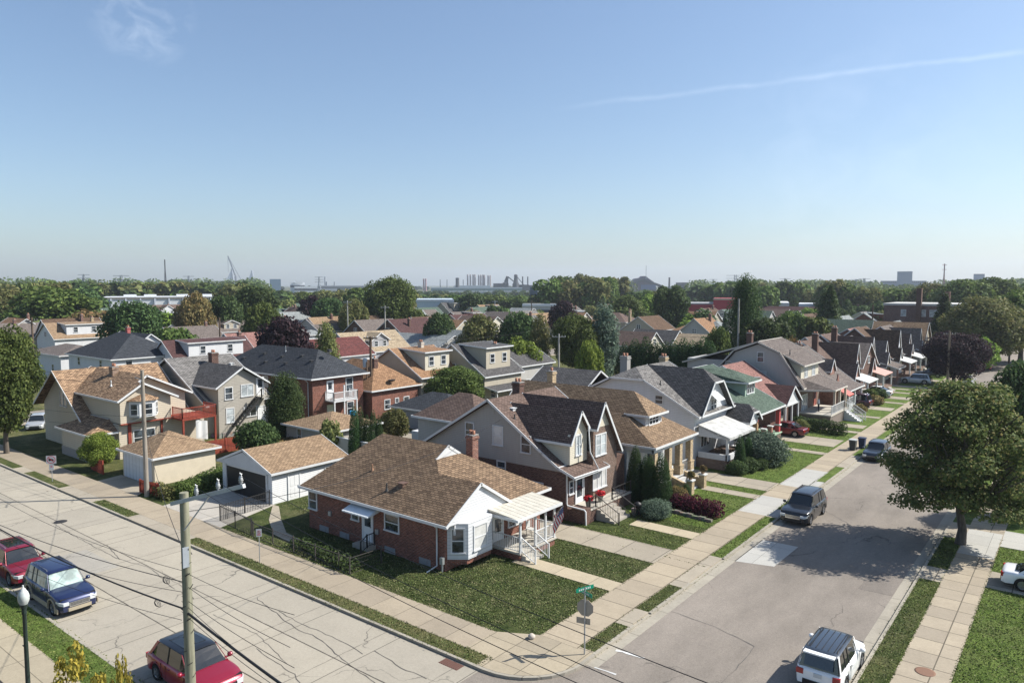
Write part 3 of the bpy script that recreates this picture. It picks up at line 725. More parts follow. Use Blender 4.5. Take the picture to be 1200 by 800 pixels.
    for xb_, xt_, w_ in ((wf-.02, wt+.0, .075), (rf+.10, rt+.06, .17 if kind != 'sedan' else .2)):
        for s in (-1, 1): q = MB(); q.prism([(xb_-w_/2, s*yb_, belt-.02), (xb_+w_/2, s*yb_, belt-.02), (xt_+w_/2, s*yt_, zt-.045), (xt_-w_/2, s*yt_, zt-.045)], (0, s*.012, .004)); link('pillar', q.mesh('pillar', paintm), t)
    pb = MB(); pl = pb; mid = (wt*.5+rt*.5); colp(mid+.05, mid, .07)
    if kind in ('suv', 'van', 'boxy'): colp(rt+.72, rt+.70, .08)
    link('door_pillars', pb.mesh('door_pillars', BLACK), t)
    for s in (-1, 1):   # door seams, handles
        q = MB(); 
        for xd in (wf-.15, mid+.03, rx+rw*1.1+.1): q.box(xd-.006, xd+.006, s*(hw*.985), s*(hw*1.004), zb+.1, belt-.05)
        link('door_seam', q.mesh('door_seam', BLACK), body)
        for xd in (mid+.28, mid-.75): hm = MB(); hm.box(xd-.09, xd+.09, s*(hw-.02), s*(hw+.03), belt-.17, belt-.135); link('door_handle', hm.mesh('door_handle', CHROME if lower else paintm), t)
        mm = MB(); mm.lathe([(.03,-.08),(.10,-.07),(.115,0),(.10,.07),(.03,.08)], (wf-.22, s*(hw+.13), belt+.09), 8); mm.box(wf-.26, wf-.2, s*(hw-.1), s*(hw+.08), belt+.0, belt+.05); link('mirror', mm.mesh('mirror', paintm), t)
        h = MB(); hz = hood-.20
        h.prism([(L/2-.44, s*hw*.985, hz-.14), (L/2-.16, s*hw*.925, hz-.17), (L/2+.02, s*hw*.79, hz-.20), (L/2+.03, s*hw*.52, hz-.20), (L/2-.25, s*hw*.52, hz-.16)], (0, 0, .15)); link('headlight', h.mesh('headlight', CLRLT), t)
        k = MB(); k.box(-L/2-.02, -L/2+.16, s*hw*.62, s*(hw*.93), belt-.30, belt-.08); link('taillight', k.mesh('taillight', REDLT), t)
    gm = MB(); gz = hood-.46
    gm.box(L/2-.10, L/2+.03, -hw*.50, hw*.50, gz-.04, gz+.19); gr = link('grille', gm.mesh('grille', CHROME if grille == 'chrome' else BLACK), t)
    gb = MB(); [gb.box(L/2+.025, L/2+.045, -hw*.46, hw*.46, gz+.025+k*.055, gz+.045+k*.055) for k in range(3)]; link('grille_bar', gb.mesh('grille_bar', BLACK if grille == 'chrome' else ALLOY), gr)
    bm_ = plain(lower, .6) if lower else BLACK
    fb = MB(); fb.prism([(L/2-.30, -hw*.86, .33), (L/2+.04, -hw*.55, .33), (L/2+.06, hw*.0, .33), (L/2+.04, hw*.55, .33), (L/2-.30, hw*.86, .33)], (0,0,.16)); link('bumper', fb.mesh('bumper', bm_), t)
    fb = MB(); fb.prism([(-L/2+.2, -hw*.9, .34), (-L/2-.05, -hw*.6, .34), (-L/2-.05, hw*.6, .34), (-L/2+.2, hw*.9, .34)], (0,0,.2)); link('bumper', fb.mesh('bumper', bm_), t)
    rg = MB(); yy = hw*.60
    rg.prism([(rt-.085, -yy, zt-.12), (rt-.085, yy, zt-.12), (rf-.07, yy*1.05, belt+.10), (rf-.07, -yy*1.05, belt+.10)], (-.012,0,0.0)) if kind != 'pickup' else None
    if rg.v: link('rear_window', rg.mesh('rear_window', CARGLASS), t)
    if plate:
        q = MB(); q.box(-L/2-.035, -L/2+.02, -.16, .16, .72, .88); link('licence_plate', q.mesh('licence_plate', WHITE), t)
    if rails:
        for s in (-1, 1):
            q = MB(); q.tube([(wt-.25, s*yr*.88, zt), (wt-.32, s*yr*.88, zt+.07), (rt+.3, s*yr*.88, zt+.07), (rt+.22, s*yr*.88, zt)], .022, 6); link('roof_rail', q.mesh('roof_rail', {'chrome': ALLOY, 'black': BLACK}[rails]), t)
    if moonroof:
        q = MB(); q.box(wt-.3, (wt+rt)/2-.35, -hw*.5, hw*.5, zt+.03, zt+.048); q.box((wt+rt)/2-.42, rt+.45, -hw*.5, hw*.5, zt+.028, zt+.046); link('moonroof', q.mesh('moonroof', CARGLASS), t)
    if kind == 'boxy':
        q = MB(); [q.box(rt+.2, wt-.15, -hw*.52+k*hw*.26-.01, -hw*.52+k*hw*.26+.01, zt+.03, zt+.055) for k in range(5)]; link('roof_rib', q.mesh('roof_rib', BLACK), t)
        q = MB(); q.box(rt-.28, rt+.05, -hw*.66, hw*.66, zt-.07, zt-.015); link('spoiler', q.mesh('spoiler', paintm), t)
    wk = (rw,)
    if wk not in _protos:
        w = MB(); w.grid([[(r_*math.cos(2*math.pi*j/20), r_*math.sin(2*math.pi*j/20), z_) for j in range(20)] for r_, z_ in [(rw*.68, -.10), (rw*.95, -.115), (rw, -.08), (rw, .08), (rw*.95, .115), (rw*.68, .10), (rw*.66, .05)]], True, True)
        rmh = MB(); rmh.lathe([(rw*.70, -.06), (rw*.70, .075), (rw*.62, .095), (rw*.60, .05)], (0,0,0), 16)
        for k in range(5): a = 2*math.pi*k/5; rmh.bar((.03*math.cos(a), .03*math.sin(a), .085), (rw*.64*math.cos(a), rw*.64*math.sin(a), .09), .07, .03)
        dk = MB(); _protos[wk] = (w.mesh('tyre', RUBBER), rmh.mesh('rim', ALLOY))
    ty, ri = _protos[wk]
    for cx in (fx, rx):
        for s in (-1, 1):
            w = link('wheel', None, t, (cx, s*(hw-.115), rw)); w.rotation_euler = (R(-90)*s, 0, 0); link('tyre', ty, w); link('rim', ri, w)
    return t
# ---------------------------------------------------------------- the setting: ground, streets, walks
def sheet(name, x0, x1, y0, y1, z, mtl, th=0.3):
    m = MB(); m.box(x0, x1, y0, y1, z-th, z); return struct(name, m, mtl)
def polysheet(name, pts, z, mtl, th=0.25, kind='structure'):
    m = MB(); m.prism([(x, y, z) for x, y in pts], (0, 0, -th)); return struct(name, m, mtl, kind)
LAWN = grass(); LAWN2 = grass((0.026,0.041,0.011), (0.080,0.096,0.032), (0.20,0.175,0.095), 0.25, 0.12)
DRY = grass((0.05,0.062,0.02), (0.115,0.115,0.045), (0.24,0.20,0.10), 0.45); SUNNY = grass((0.050,0.085,0.015), (0.13,0.18,0.042), (0.22,0.20,0.10), 0.15)  # SUNNY: lawn copy with sunlight put into a brighter green
WALK = concrete((0.35,0.295,0.215), (2.15, 1.62), (0.35, 0.2), .028, .08, jc=.3)
WALKR = concrete((0.35,0.298,0.22), (2.2, 1.42), (0.2, 0.6), .028, .13, jc=.3)
WALKB = concrete((0.315,0.265,0.195), (1.75, 2.2), (0.2, 0.35), .018, .10, stains=.35)
APRON = concrete((0.335,0.295,0.23), (2.9, 3.1), (0.4, 0.3), .028, .08, jc=.3)
DRIVE = concrete((0.325,0.285,0.22), (2.45, 3.0), (0.2, 1.1), .028, .08, jc=.3)
NEWC = concrete((0.40,0.39,0.355), (2.15, 2.0), (0.1, 0.2), .012, .05, stains=.12)
KERB = concrete((0.34,0.31,0.25), (3.0, 3.0), (0, 0), .02, .08, stains=.5)
ROADB = concrete((0.345,0.312,0.250), (4.75, 3.17), (1.0, -0.75), .022, .07, cracks=.9, stains=.22, jc=.28)
ASPH = asphalt((0.212,0.186,0.158))

base = MB(); base.poly([(-6000,-1500,-.25), (4500,-1500,-.25), (4500,7000,-.25), (-6000,7000,-.25)])
struct('ground', base, grass((0.05,0.06,0.022), (0.10,0.105,0.045), (0.20,0.18,0.11), 0.35))
# the two streets
sheet('street_asphalt', -16.6, -7.05, 22.95, 520, 0.0, ASPH, .2)
sheet('crossing_asphalt', -19.9, 40, 13.2, 22.95, 0.0, ASPH, .2)
sheet('crossing_corner_asphalt', -19.4, -16.6, 22.95, 25.9, 0.0, ASPH, .2)
sheet('street_concrete', -420, -19.9, 13.45, 22.95, 0.004, ROADB, .2)
sheet('cross_street_west', -108, -99, 22.95, 520, 0.0, ASPH, .2)
sheet('gutter', -16.6, -16.05, 26.2, 300, 0.006, KERB, .1); sheet('gutter', -7.6, -7.05, 23, 300, 0.006, KERB, .1)
# kerbs
def kerb(pts, w=0.15, z=0.125):
    m = MB()
    for p, q in zip(pts, pts[1:]): m.bar((p[0], p[1], z-.14), (q[0], q[1], z-.14), w, .28)
    struct('kerb', m, KERB)
kerb([(-99,23.03), (-64.9,23.03)]); kerb([(-58.9,23.03), (-52.6,23.03)]); kerb([(-44.8,23.03), (-19.7,23.03)])
arc = [(-19.7 + 3.05*math.sin(a), 26.08 - 3.05*math.cos(a)) for a in [k*math.pi/2/8 for k in range(9)]]
kerb(arc); kerb([(-16.68,26.0), (-16.68,30.6)]); kerb([(-16.68,32.3), (-16.68,37.0)]); kerb([(-16.68,41.6), (-16.68,160)])
kerb([(-16.68,30.6), (-16.68,32.3)], .15, .05); kerb([(-16.68,37.0), (-16.68,41.6)], .15, .05); kerb([(-6.97,23), (-6.97,160)]); kerb([(-150,13.37), (-20,13.37)]); kerb([(-20,13.37), (40,13.37)]); 
# ground slabs of the blocks
sheet('lawn', -62.5, -19.5, 25.9, 46.2, 0.10, LAWN2); sheet('lawn', -99, -62.5, 25.9, 27.5, 0.10, LAWN)
sheet('yard', -99, -62.5, 27.5, 46.2, 0.10, DRY); sheet('yard', -99, -42, 46.2, 330, 0.10, DRY); sheet('lawn', -42, -19.5, 46.2, 330, 0.10, SUNNY)
sheet('yard', -400, -108, 25.9, 900, 0.10, DRY)
sheet('lawn', -3.85, 80, 24, 300, 0.10, SUNNY)
for y0, y1 in ((27.2,30.3), (32.3,36.1), (41.6,51.2), (53.4,60.0), (63.2,69.4), (75,300)): sheet('verge', -17.5, -16.75, y0, y1, 0.115, LAWN if y0 < 40 else SUNNY)
for y0, y1 in ((26,45.6), (47.9,51.4), (52,54.3), (58,300)): sheet('verge', -6.9, -5.85, y0, y1, 0.115, LAWN if y0 < 50 else SUNNY)
for x0, x1 in ((-45.0,-19.9), (-58.6,-52.8), (-72.5,-64.8), (-99,-75)): sheet('verge', x0, x1, 23.1, 23.95, 0.115, DRY if x0 > -50 else LAWN)
sheet('verge', -150, -20, 11.9, 13.3, 0.115, SUNNY); sheet('mulch_bed', -150, -20, 6, 9.9, 0.08, plain((0.16,0.12,0.10), .95))
# walks
sheet('pavement', -19.6, -17.5, 27.0, 300, 0.125, WALK); sheet('pavement', -5.85, -3.85, 24, 300, 0.125, WALKR)
sheet('pavement', -99, -21.5, 23.95, 25.95, 0.125, WALKB)
m = MB(); arc2 = [(-19.7 + 2.95*math.sin(a), 26.08 - 2.95*math.cos(a)) for a in [k*math.pi/2/8 for k in range(9)]]
m.prism([(x, y, .12) for x, y in [(-21.5,25.95), (-21.5,23.95), (-20.2,23.95), (-20.2,23.13)] + arc2 + [(-16.75,27.2), (-17.5,27.2), (-17.5,27.0), (-19.6,27.0)]], (0,0,-.3)); struct('pavement_corner', m, concrete((0.335,0.285,0.205), (1.5,1.6), (.4,.1), .022, .1))
sheet('pavement', -150, -20, 9.9, 11.9, 0.125, concrete((0.36,0.31,0.22), (3.0,3.0), (0,1.1), .02, .08))
sheet('pavement', -99.0, -97.2, 25.95, 300, .125, WALK)
for x0, x1, y0, y1 in ((-17.5,-16.75,30.3,32.3), (-17.5,-16.75,36.1,41.6), (-17.5,-16.75,51.2,53.4), (-17.5,-16.75,69.4,75)): sheet('apron', x0, x1, y0, y1, .122, APRON)
for x0, x1 in ((-52.8,-45.0), (-64.8,-58.6), (-75,-72.5)): sheet('apron', x0, x1, 22.97, 23.95, .12, APRON)
sheet('apron', -6.9, -5.85, 45.6, 47.9, .122, APRON); sheet('apron', -6.9, -5.85, 54.3, 58, .122, APRON)
for x0, x1, y0, y1 in ((-19.55,-17.45,51.3,56.2), (-19.55,-17.45,60.2,66.8), (-17.45,-16.75,51.5,53.2), (-17.5,-16.8,60.1,63.1), (-5.8,-3.9,51.4,57)): sheet('new_paving', x0, x1, y0, y1, .129, NEWC, .1)
# driveways and paths
def drive(x0, x1, y0, y1, m=None, z=.128): sheet('driveway', x0, x1, y0, y1, z, m or DRIVE)
drive(-30, -19.6, 38.3, 41.0); drive(-40, -19.6, 57.6, 60.5); drive(-37, -19.9, 77.6, 81.6); drive(-37, -19.9, 89.6, 91.8); drive(-30, -19.9, 104.4, 107.2); drive(-30, -19.9, 116, 118.6)
drive(-28,-19.9,130,132.5); drive(-28,-19.9,141,143.5); drive(-28,-19.9,122.6,123.8); drive(-28,-19.9,97.6,98.8)
drive(-3.85, 12, 46.4, 49.2); drive(-3.85, 14, 54.3, 58, NEWC)
sheet('path', -26.3, -19.6, 33.3, 34.6, .13, concrete((0.40,0.34,0.24), (2.3,3), (.3,0), .02, .05)); sheet('path', -24.2, -19.6, 43.6, 44.9, .13, concrete((0.40,0.34,0.24), (2.3,3), (.3,0), .02, .05)); sheet('path', -24, -19.6, 54.9, 56.1, .13, DRIVE)
for y in (73.4, 86.4, 111.5, 127): sheet('path', -24, -19.6, y, y+1.1, .13, DRIVE)
polysheet('alley_drive', [(-53.5,25.95), (-45.6,25.95), (-47.2,31.2), (-54.2,31.2)], .13, concrete((0.40,0.37,0.32), (3.2,3.0), (.4,.2), .02, .08))
polysheet('alley', [(-64.6,25.95), (-57.6,25.95), (-59.4,28.1), (-65.1,28.1)], .13, DRIVE)
sheet('alley', -59.0, -55.2, 46.2, 200, .128, DRIVE)
polysheet('path', [(-46.6,31.2), (-47.35,31.2), (-44.4,28.9), (-41.6,27.4), (-36.3,26.9), (-36.3,27.5), (-41.2,28.1), (-44.0,29.6)], .128, concrete((0.34,0.30,0.23), (1.2,1.2), (0,0), .02, .1))
# road details
m = MB(); m.prism([(-16.1,41.9,.006), (-13.95,42.5,.006), (-13.85,46.7,.006), (-16.1,46.6,.006)], (0,0,-.004)); struct('concrete_patch', m, NEWC)
m = MB(); m.prism([(-48.6,15.6,.010), (-44.1,15.6,.010), (-44.1,18.7,.010), (-48.6,18.7,.010)], (0,0,-.004)); struct('concrete_patch', m, concrete((0.31,0.29,0.25), (9,9), (0,0), 0, .05, cracks=.5))
TAR = plain((0.09,0.082,0.072), .85)
def wiggle(name, pts, w, mtl, z=.013, seed=1, amp=.05):
    w *= .7; amp = min(amp, .05)
    g = random.Random(seed); m = MB(); P = []
    for (a, b), (c, d) in zip(pts, pts[1:]):
        n = max(2, int(math.hypot(c-a, d-b) / .35))
        for k in range(n): t = k/n; P.append((a+(c-a)*t+g.uniform(-amp, amp), b+(d-b)*t+g.uniform(-amp, amp)))
    P.append(pts[-1]); L = []; Rr = []
    for k, p in enumerate(P):
        q = P[min(k+1, len(P)-1)]; o = P[max(k-1, 0)]; dx, dy = q[0]-o[0], q[1]-o[1]; l = math.hypot(dx, dy) or 1; ww = w*(.5+g.random())
        L.append((p[0]-dy/l*ww/2, p[1]+dx/l*ww/2, z)); Rr.append((p[0]+dy/l*ww/2, p[1]-dx/l*ww/2, z))
    m.grid([L, Rr], False); 
    o = struct(name, m, mtl); return o
def G2(*p): return [tuple(at(x, y)[:2]) for x, y in p]
wiggle('tar_seam', G2((300,700),(345,735),(372,747),(410,780),(440,800)), .05, TAR, seed=2)
wiggle('tar_seam', G2((327,716),(352,730),(395,748),(425,766)), .04, TAR, seed=3)
wiggle('tar_seam', G2((440,762),(470,782),(500,795)), .05, TAR, seed=4, amp=.06)
wiggle('tar_seam', G2((60,612),(100,635),(140,655),(175,665),(205,690)), .035, TAR, seed=5)
wiggle('tar_seam', G2((97,650),(125,638),(140,655)), .04, TAR, seed=6, amp=.06)
wiggle('tar_seam', G2((108,627),(150,617)), .05, TAR, seed=7, amp=.06); wiggle('tar_seam', G2((300,760),(345,790),(352,800)), .04, TAR, seed=8)
wiggle('tar_seam', G2((250,720),(300,742),(337,778)), .03, TAR, seed=18)
for k, y in enumerate((16.62, 19.79)): wiggle('tar_seam', [(-95,y),(-20.2,y)], .03, plain((0.09,0.08,0.07),.9), seed=20+k, amp=.012)
for k in range(14): wiggle('tar_seam', [(-20.9-4.75*k,13.5),(-20.9-4.75*k,22.9)], .028, plain((0.10,0.09,0.08),.9), seed=40+k, amp=.02)
wiggle('tar_seam', G2((787,716),(838,734),(884,757)), .035, plain((0.09,0.088,0.085),.9), seed=9, amp=.04); wiggle('tar_seam', G2((884,757),(870,775),(845,800)), .03, plain((0.09,0.088,0.085),.9), seed=10)
wiggle('tar_seam', G2((900,562),(970,600),(1010,622)), .03, plain((0.09,0.088,0.085),.9), seed=11); wiggle('tar_seam', G2((1035,590),(1100,596)), .04, plain((0.1,0.098,0.095),.9), seed=12)
for k, (x0, x1, y0, y1, cc) in enumerate(((-9.3,-7.62,42.2,45.6,(0.18,0.158,0.136)), (-12.6,-10.9,24.5,27.0,(0.185,0.165,0.145)), (-9.6,-8.0,64,70,(0.17,0.15,0.13)))): m = MB(); m.prism([(x0,y0,.007),(x1,y0+.1,.007),(x1,y1,.007),(x0+.1,y1,.007)], (0,0,-.004)); struct('asphalt_patch', m, asphalt(cc))
wiggle('paint_mark', G2((722,762),(736,765),(755,771)), .22, plain((0.6,0.6,0.58),.8), seed=13, amp=.05); wiggle('paint_mark', G2((697,782),(722,790)), .13, plain((0.55,0.55,0.53),.8), seed=14, amp=.03)
p = at(71, 611); m = MB(); m.lathe([(.42,.004),(.42,.012),(.30,.014)], (p.x,p.y,0), 20); o = struct('manhole_cover', m, IRON); del o['kind']; tag(o, 'dark round iron manhole cover in the pale concrete street', 'manhole cover')
p = at(1084, 790); m = MB(); m.lathe([(.40,.126),(.40,.136),(.33,.136)], (p.x,p.y,0), 20); o = struct('access_cover', m, plain((0.20,0.11,0.07),.8)); del o['kind']; tag(o, 'rusty round access cover set in the right pavement', 'manhole cover')
m = MB(); p = at(525, 780)
m.box(p.x-.55, p.x+.55, p.y-.05, p.y+.45, -.01, .006)
for k in range(9): m.box(p.x-.52+k*.12, p.x-.46+k*.12, p.y-.02, p.y+.42, .006, .02)
o = struct('storm_drain', m, plain((0.12,0.06,0.045),.7)); del o['kind']; tag(o, 'rusty slotted storm drain at the kerb near the street corner', 'drain')
m = MB(); p = at(1072, 686)
m.box(p.x-.2, p.x+.3, p.y-.5, p.y+.5, -.01, .008)
for k in range(8): m.box(p.x-.2, p.x+.3, p.y-.48+k*.12, p.y-.42+k*.12, .008, .02)
o = struct('storm_drain', m, IRON); del o['kind']; tag(o, 'dark slotted storm drain in the gutter below the big maple', 'drain')
# ---------------------------------------------------------------- the houses nearest the corner
SH_BROWN = shingle((0.135,0.088,0.058), (0.085,0.055,0.038)); SH_TAN = shingle((0.30,0.205,0.125), (0.20,0.13,0.08), .2); SH_GOLD = shingle((0.285,0.20,0.125), (0.22,0.15,0.095), .15)
SH_DKBR = shingle((0.145,0.103,0.085), (0.115,0.08,0.066), .15, .6); SH_GREY = shingle((0.20,0.19,0.18), (0.11,0.105,0.10), .2); SH_NAVY = shingle((0.050,0.055,0.063), (0.036,0.040,0.047), .2)
SH_GREEN = shingle((0.10,0.135,0.105), (0.07,0.10,0.078), .3); SH_ORNG = shingle((0.29,0.175,0.10), (0.21,0.12,0.07), .2); SH_RED = shingle((0.15,0.055,0.05), (0.10,0.038,0.036), .3)
SH_PINK = shingle((0.27,0.145,0.125), (0.20,0.11,0.095), .25); SH_MAR = shingle((0.095,0.05,0.048), (0.07,0.038,0.036), .2); SH_LTG = shingle((0.26,0.28,0.28), (0.19,0.205,0.205), .25)
SH_GBR = shingle((0.165,0.14,0.125), (0.12,0.10,0.09), .2); SH_BEIGE = shingle((0.36,0.29,0.20), (0.28,0.22,0.15), .2); SH_DGREY = shingle((0.10,0.097,0.097), (0.07,0.068,0.068), .25)
SH_MIX = shingle((0.35,0.235,0.145), (0.16,0.10,0.065), .15, 2.0)
BK_RED = brick((0.225,0.078,0.050), (0.135,0.046,0.032), (0.23,0.19,0.16)); BK_DARK = brick((0.125,0.062,0.044), (0.085,0.042,0.032), (0.20,0.17,0.15)); BK_TAN = brick((0.46,0.35,0.20), (0.36,0.26,0.15)); BK_BRN = brick((0.15,0.085,0.055), (0.11,0.06,0.04))
BK_ORG = brick((0.27,0.11,0.07), (0.17,0.065,0.045))
SD_WHITE = siding((0.58,0.59,0.60), .15, .2); SD_GREY = siding((0.37,0.35,0.32), .14, .15); SD_TAUPE = siding((0.35,0.325,0.28), .16, .2); SD_BEIGE = siding((0.50,0.44,0.345), .2, .15); SD_CREAM = siding((0.55,0.51,0.41), .13, .15)
SD_GREEN = siding((0.33,0.43,0.35), .13); SD_LGREY = siding((0.42,0.41,0.39), .13); SD_BLUE = siding((0.42,0.46,0.5), .14); SD_TAN = siding((0.42,0.38,0.30), .13); SD_PALE = siding((0.34,0.34,0.35), .2)
CONC = plain((0.36,0.33,0.28), .9); DECKP = plain((0.45,0.42,0.36), .8); STONE = stone((0.22,0.20,0.17), 3.0); REDW = wood((0.25,0.055,0.035))
FRAME_GREY = plain((0.42,0.5,0.52), .5)

def flat_window(parent, face, pos, w, h, **k): return window(parent, face, pos, w, h, **k)

# ---- brick ranch house on the corner
def ranch():
    t = thing('brick_house', 'single-storey red brick house with a brown shingle roof on the street corner', 'house', (-34.7, 34.5, 0))
    x0, x1, y0, y1, ze = -41.0, -28.4, 29.8, 39.0, 2.95
    m = MB(); m.box(x0, x1, y0, y1, 0, 2.98); part('wall', m, BK_RED, t)
    m = MB(); gable_end(m, '+x', 29.42, 35.28, -27.95, 2.84, 4.72, .2); m.box(-28.38, -28.0, 30.2, 35.0, 2.2, 2.86); part('gable', m, SD_WHITE, t)
    Y0, Y1, X0, X1 = 29.35, 39.45, -41.5, -27.85; zr, yr = 6.08, 34.4
    P = [[(X0,Y0,ze),(X1,Y0,ze),(X1,32.35,4.81),(-31.3,32.35,4.81),(-32.4,33.3,5.4),(-32.4,yr,zr),(-38.7,yr,zr)],
         [(X1,32.35,4.81),(X1,35.35,ze),(-31.3,32.35,4.81)],
         [(-31.3,32.35,4.81),(X1,35.35,ze),(X1,Y1,ze),(-32.4,35.5,5.4),(-32.4,33.3,5.4)],
         [(X1,Y1,ze),(X0,Y1,ze),(-38.7,yr,zr),(-32.4,yr,zr),(-32.4,35.5,5.4)],
         [(X0,Y1,ze),(X0,Y0,ze),(-38.7,yr,zr)]]
    rf = roof(t, P, shingle((0.215,0.148,0.095), (0.135,0.092,0.061), .15, .5))
    m = MB(); m.prism([(-32.43,33.28,5.36),(-32.43,35.52,5.36),(-32.43,34.4,6.04)], (.06,0,0)); part('gablet', m, WHITE, t)
    # bay
    m = MB(); bay = [(-28.4,30.0),(-27.45,30.75),(-27.45,32.9),(-28.4,33.6)]
    m.prism([(x,y,.75) for x, y in bay], (0,0,2.1)); b = part('bay', m, siding((0.56,0.57,0.58), .2, .1), t)
    m = MB(); m.prism([(x-.1,y,.45) for x, y in bay], (0,0,.3)); part('bay_base', m, BK_RED, t)
    window(b, '+x', (-27.45, 31.8, 1.85), 1.05, 1.35, 'curtain'); 
    u = Vector((.95,.75,0)).normalized(); window(b, (u, Vector((u.y,-u.x,0))), (-27.92, 30.38, 1.85), .65, 1.35, 'glass')
    u = Vector((-.95,.7,0)).normalized(); window(b, (u, Vector((.59,.8,0))), (-27.92, 33.25, 1.85), .55, 1.35, 'glass')
    for x, z, w, h in ((-40.55, 2.02, .75, 1.1), (-36.2, 2.1, .6, 1.0), (-32.8, 2.05, 1.15, .95)): window(t, '-y', (x, y0, z), w, h, 'glass')
    for x in (-39.4, -37.3, -33.0, -30.0):
        m = MB(); m.box(x-.45, x+.45, y0-.02, y0+.05, .12, .5); [m.box(x-.45+k*.3-.02, x-.45+k*.3+.02, y0-.035, y0, .12, .5) for k in range(4)]; m.box(x-.2, x+.2, y0-.06, y0, .22, .4); part('basement_window', m, plain((0.25,0.26,0.27)), t)
    d = door(t, '-y', (-35.0, y0, .38), .85, 1.95, lite=.8)
    m = MB(); m.prism([(-36.3,y0,2.75),(-36.3,y0-1.0,2.42),(-36.3,y0-1.0,2.34),(-36.3,y0,2.5)], (2.4,0,0)); [m.box(-36.3+k*.3, -36.28+k*.3, y0-1.0, y0-.99, 2.34, 2.46) for k in range(9)]; part('awning', m, plain((0.62,0.66,0.68), .35), t)
    steps(t, '-y', (-35.0, y0, .36), 1.3, 2, .17, .32)
    m = MB(); m.box(-35.7,-34.3,y0-.7,y0,0,.36); part('doorstep', m, CONC, t)
    rail(t, [(-34.3,y0-.1,.36),(-34.3,y0-.7,.36),(-34.3,y0-1.2,.05)], .8, IRON, .2, w=.03)
    for x, z in ((-38.7,1.5),(-34.1,1.25)): m = MB(); m.box(x-.13, x+.13, y0-.12, y0, z-.15, z+.15); part('meter_box', m, GALV, t)
    downspout(t, -28.95, y0-.08, 2.9, 0, -.35, (-.15,-.7))
    m = MB(); m.tube([(-28.5,y0-.12,.1),(-28.5,y0-.12,.9)], .06, 8); m.box(-28.62,-28.38,y0-.22,y0-.05,.55,.95); part('gas_meter', m, GALV, t)
    chimney(t, -34.4, 39.0, 2.5, 5.75, .62, .62, BK_ORG)
    vent(t, -36.6, 31.6, 4.4, .35, plain((.3,.17,.1))); vent(t, -34.0, 30.5, 3.75, .4); vent(t, -33.2, 31.1, 4.05, .2, plain((.13,.08,.06)), 'box')
    # porch
    m = MB(); m.box(-28.4,-26.0,33.7,37.3,0,.5); p = part('porch_base', m, BK_RED, t)
    m = MB(); m.box(-28.35,-25.9,33.6,37.4,.5,.6); part('porch_floor', m, DECKP, t)
    m = MB(); m.prism([(-28.1,33.1,3.06),(-25.7,33.1,2.80),(-25.7,37.6,2.80),(-28.1,37.6,3.06)], (0,0,-.09))
    [m.bar((-28.1,33.12+.45*k,3.062),(-25.7,33.12+.45*k,2.802),.06,.02) for k in range(11)]; part('porch_roof', m, plain((0.56,0.53,0.45), .5, dirt=.25), t)
    m = MB(); m.box(-25.76,-25.64,33.05,37.65,2.64,2.8); m.box(-28.0,-25.7,33.02,33.12,2.66,2.82); part('porch_gutter', m, WHITE, t)
    posts(t, [(-26.0,33.75),(-26.0,35.25),(-26.0,36.3),(-26.0,37.25)], .6, 2.68, .11)
    rail(t, [(-28.3,33.7,.6),(-26.0,33.7,.6)]); rail(t, [(-26.0,35.35,.6),(-26.0,37.25,.6),(-28.2,37.25,.6)])
    steps(t, '+x', (-26.0, 34.52, .6), 1.35, 3, .18, .34, DECKP)
    for y in (33.85, 35.2): rail(t, [(-26.0,y,.6),(-24.95,y,.05)], .9)
    door(t, '+x', (-28.4, 34.55, .6), .9, 2.0, lite=1.3)
    window(t, '+x', (-28.4, 36.3, 1.75), 1.3, 1.1, 'glass', 'pair')
    m = MB(); m.tube([(-25.9,36.95,2.0),(-25.3,37.25,2.75)], .018, 6)
    fl = thing('porch_flag', 'red, white and blue striped flag on a slanted pole at the brick house porch', 'flag', (-25.9,36.95,2.0)); part('flagpole', m, CHROME, fl)
    # cloth: stripes and star field hanging from the pole
    W_, H_ = .62, 1.15; 
    def fp(u, v): return (-25.85+.55*u + .05*math.sin(9*v+2*u), 36.97+.28*u+.07*math.sin(7*v+5*u), 2.06+.68*u - H_*v*(1-.15*u))
    RED_, WHT_, BLU_ = plain((.42,.03,.05),.8), plain((.7,.7,.68),.8), plain((.03,.045,.16),.8); c = MB()
    for k in range(13):
        c.cur = 0 if k % 2 == 0 else 1
        for j in range(8): c.poly([fp(k/13, j/8), fp((k+1)/13, j/8), fp((k+1)/13, (j+1)/8), fp(k/13, (j+1)/8)], True)
    part('cloth', c, [RED_, WHT_], fl)
    c = MB(); s = MB()
    for k in range(7):
        for j in range(3):
            q = [Vector(fp(.46+.077*(k+a), (j+b)*.135)) for a, b in ((0,0),(1,0),(1,1),(0,1))]; o = Vector((.5,-.85,.0))*.012
            c.poly([p+o for p in q], True); c.poly([p-o for p in reversed(q)], True); mid = (q[0]+q[2])/2
            c.cur = 1; [c.disc(mid+o*sg*1.6, Vector((.5,-.85,0))*sg, .016, 5) for sg in (1, -1)]; c.cur = 0
    part('star_field', c, [BLU_, WHT_], fl)
    ch = thing('porch_chair', 'small folding chair standing on the brick house porch', 'chair', (-27.3,36.6,.6))
    m = MB(); m.box(-27.55,-27.1,36.35,36.8,1.02,1.06); part('seat', m, plain((.5,.5,.48)), ch); m = MB(); m.box(-27.58,-27.54,36.35,36.8,1.1,1.5); part('backrest', m, plain((.5,.5,.48)), ch)
    for a in (-27.53,-27.12):
        for b in (36.38,36.77): m = MB(); m.tube([(a,b,.6),(a,b,1.02)], .015, 6); part('leg', m, IRON, ch)
ranch()

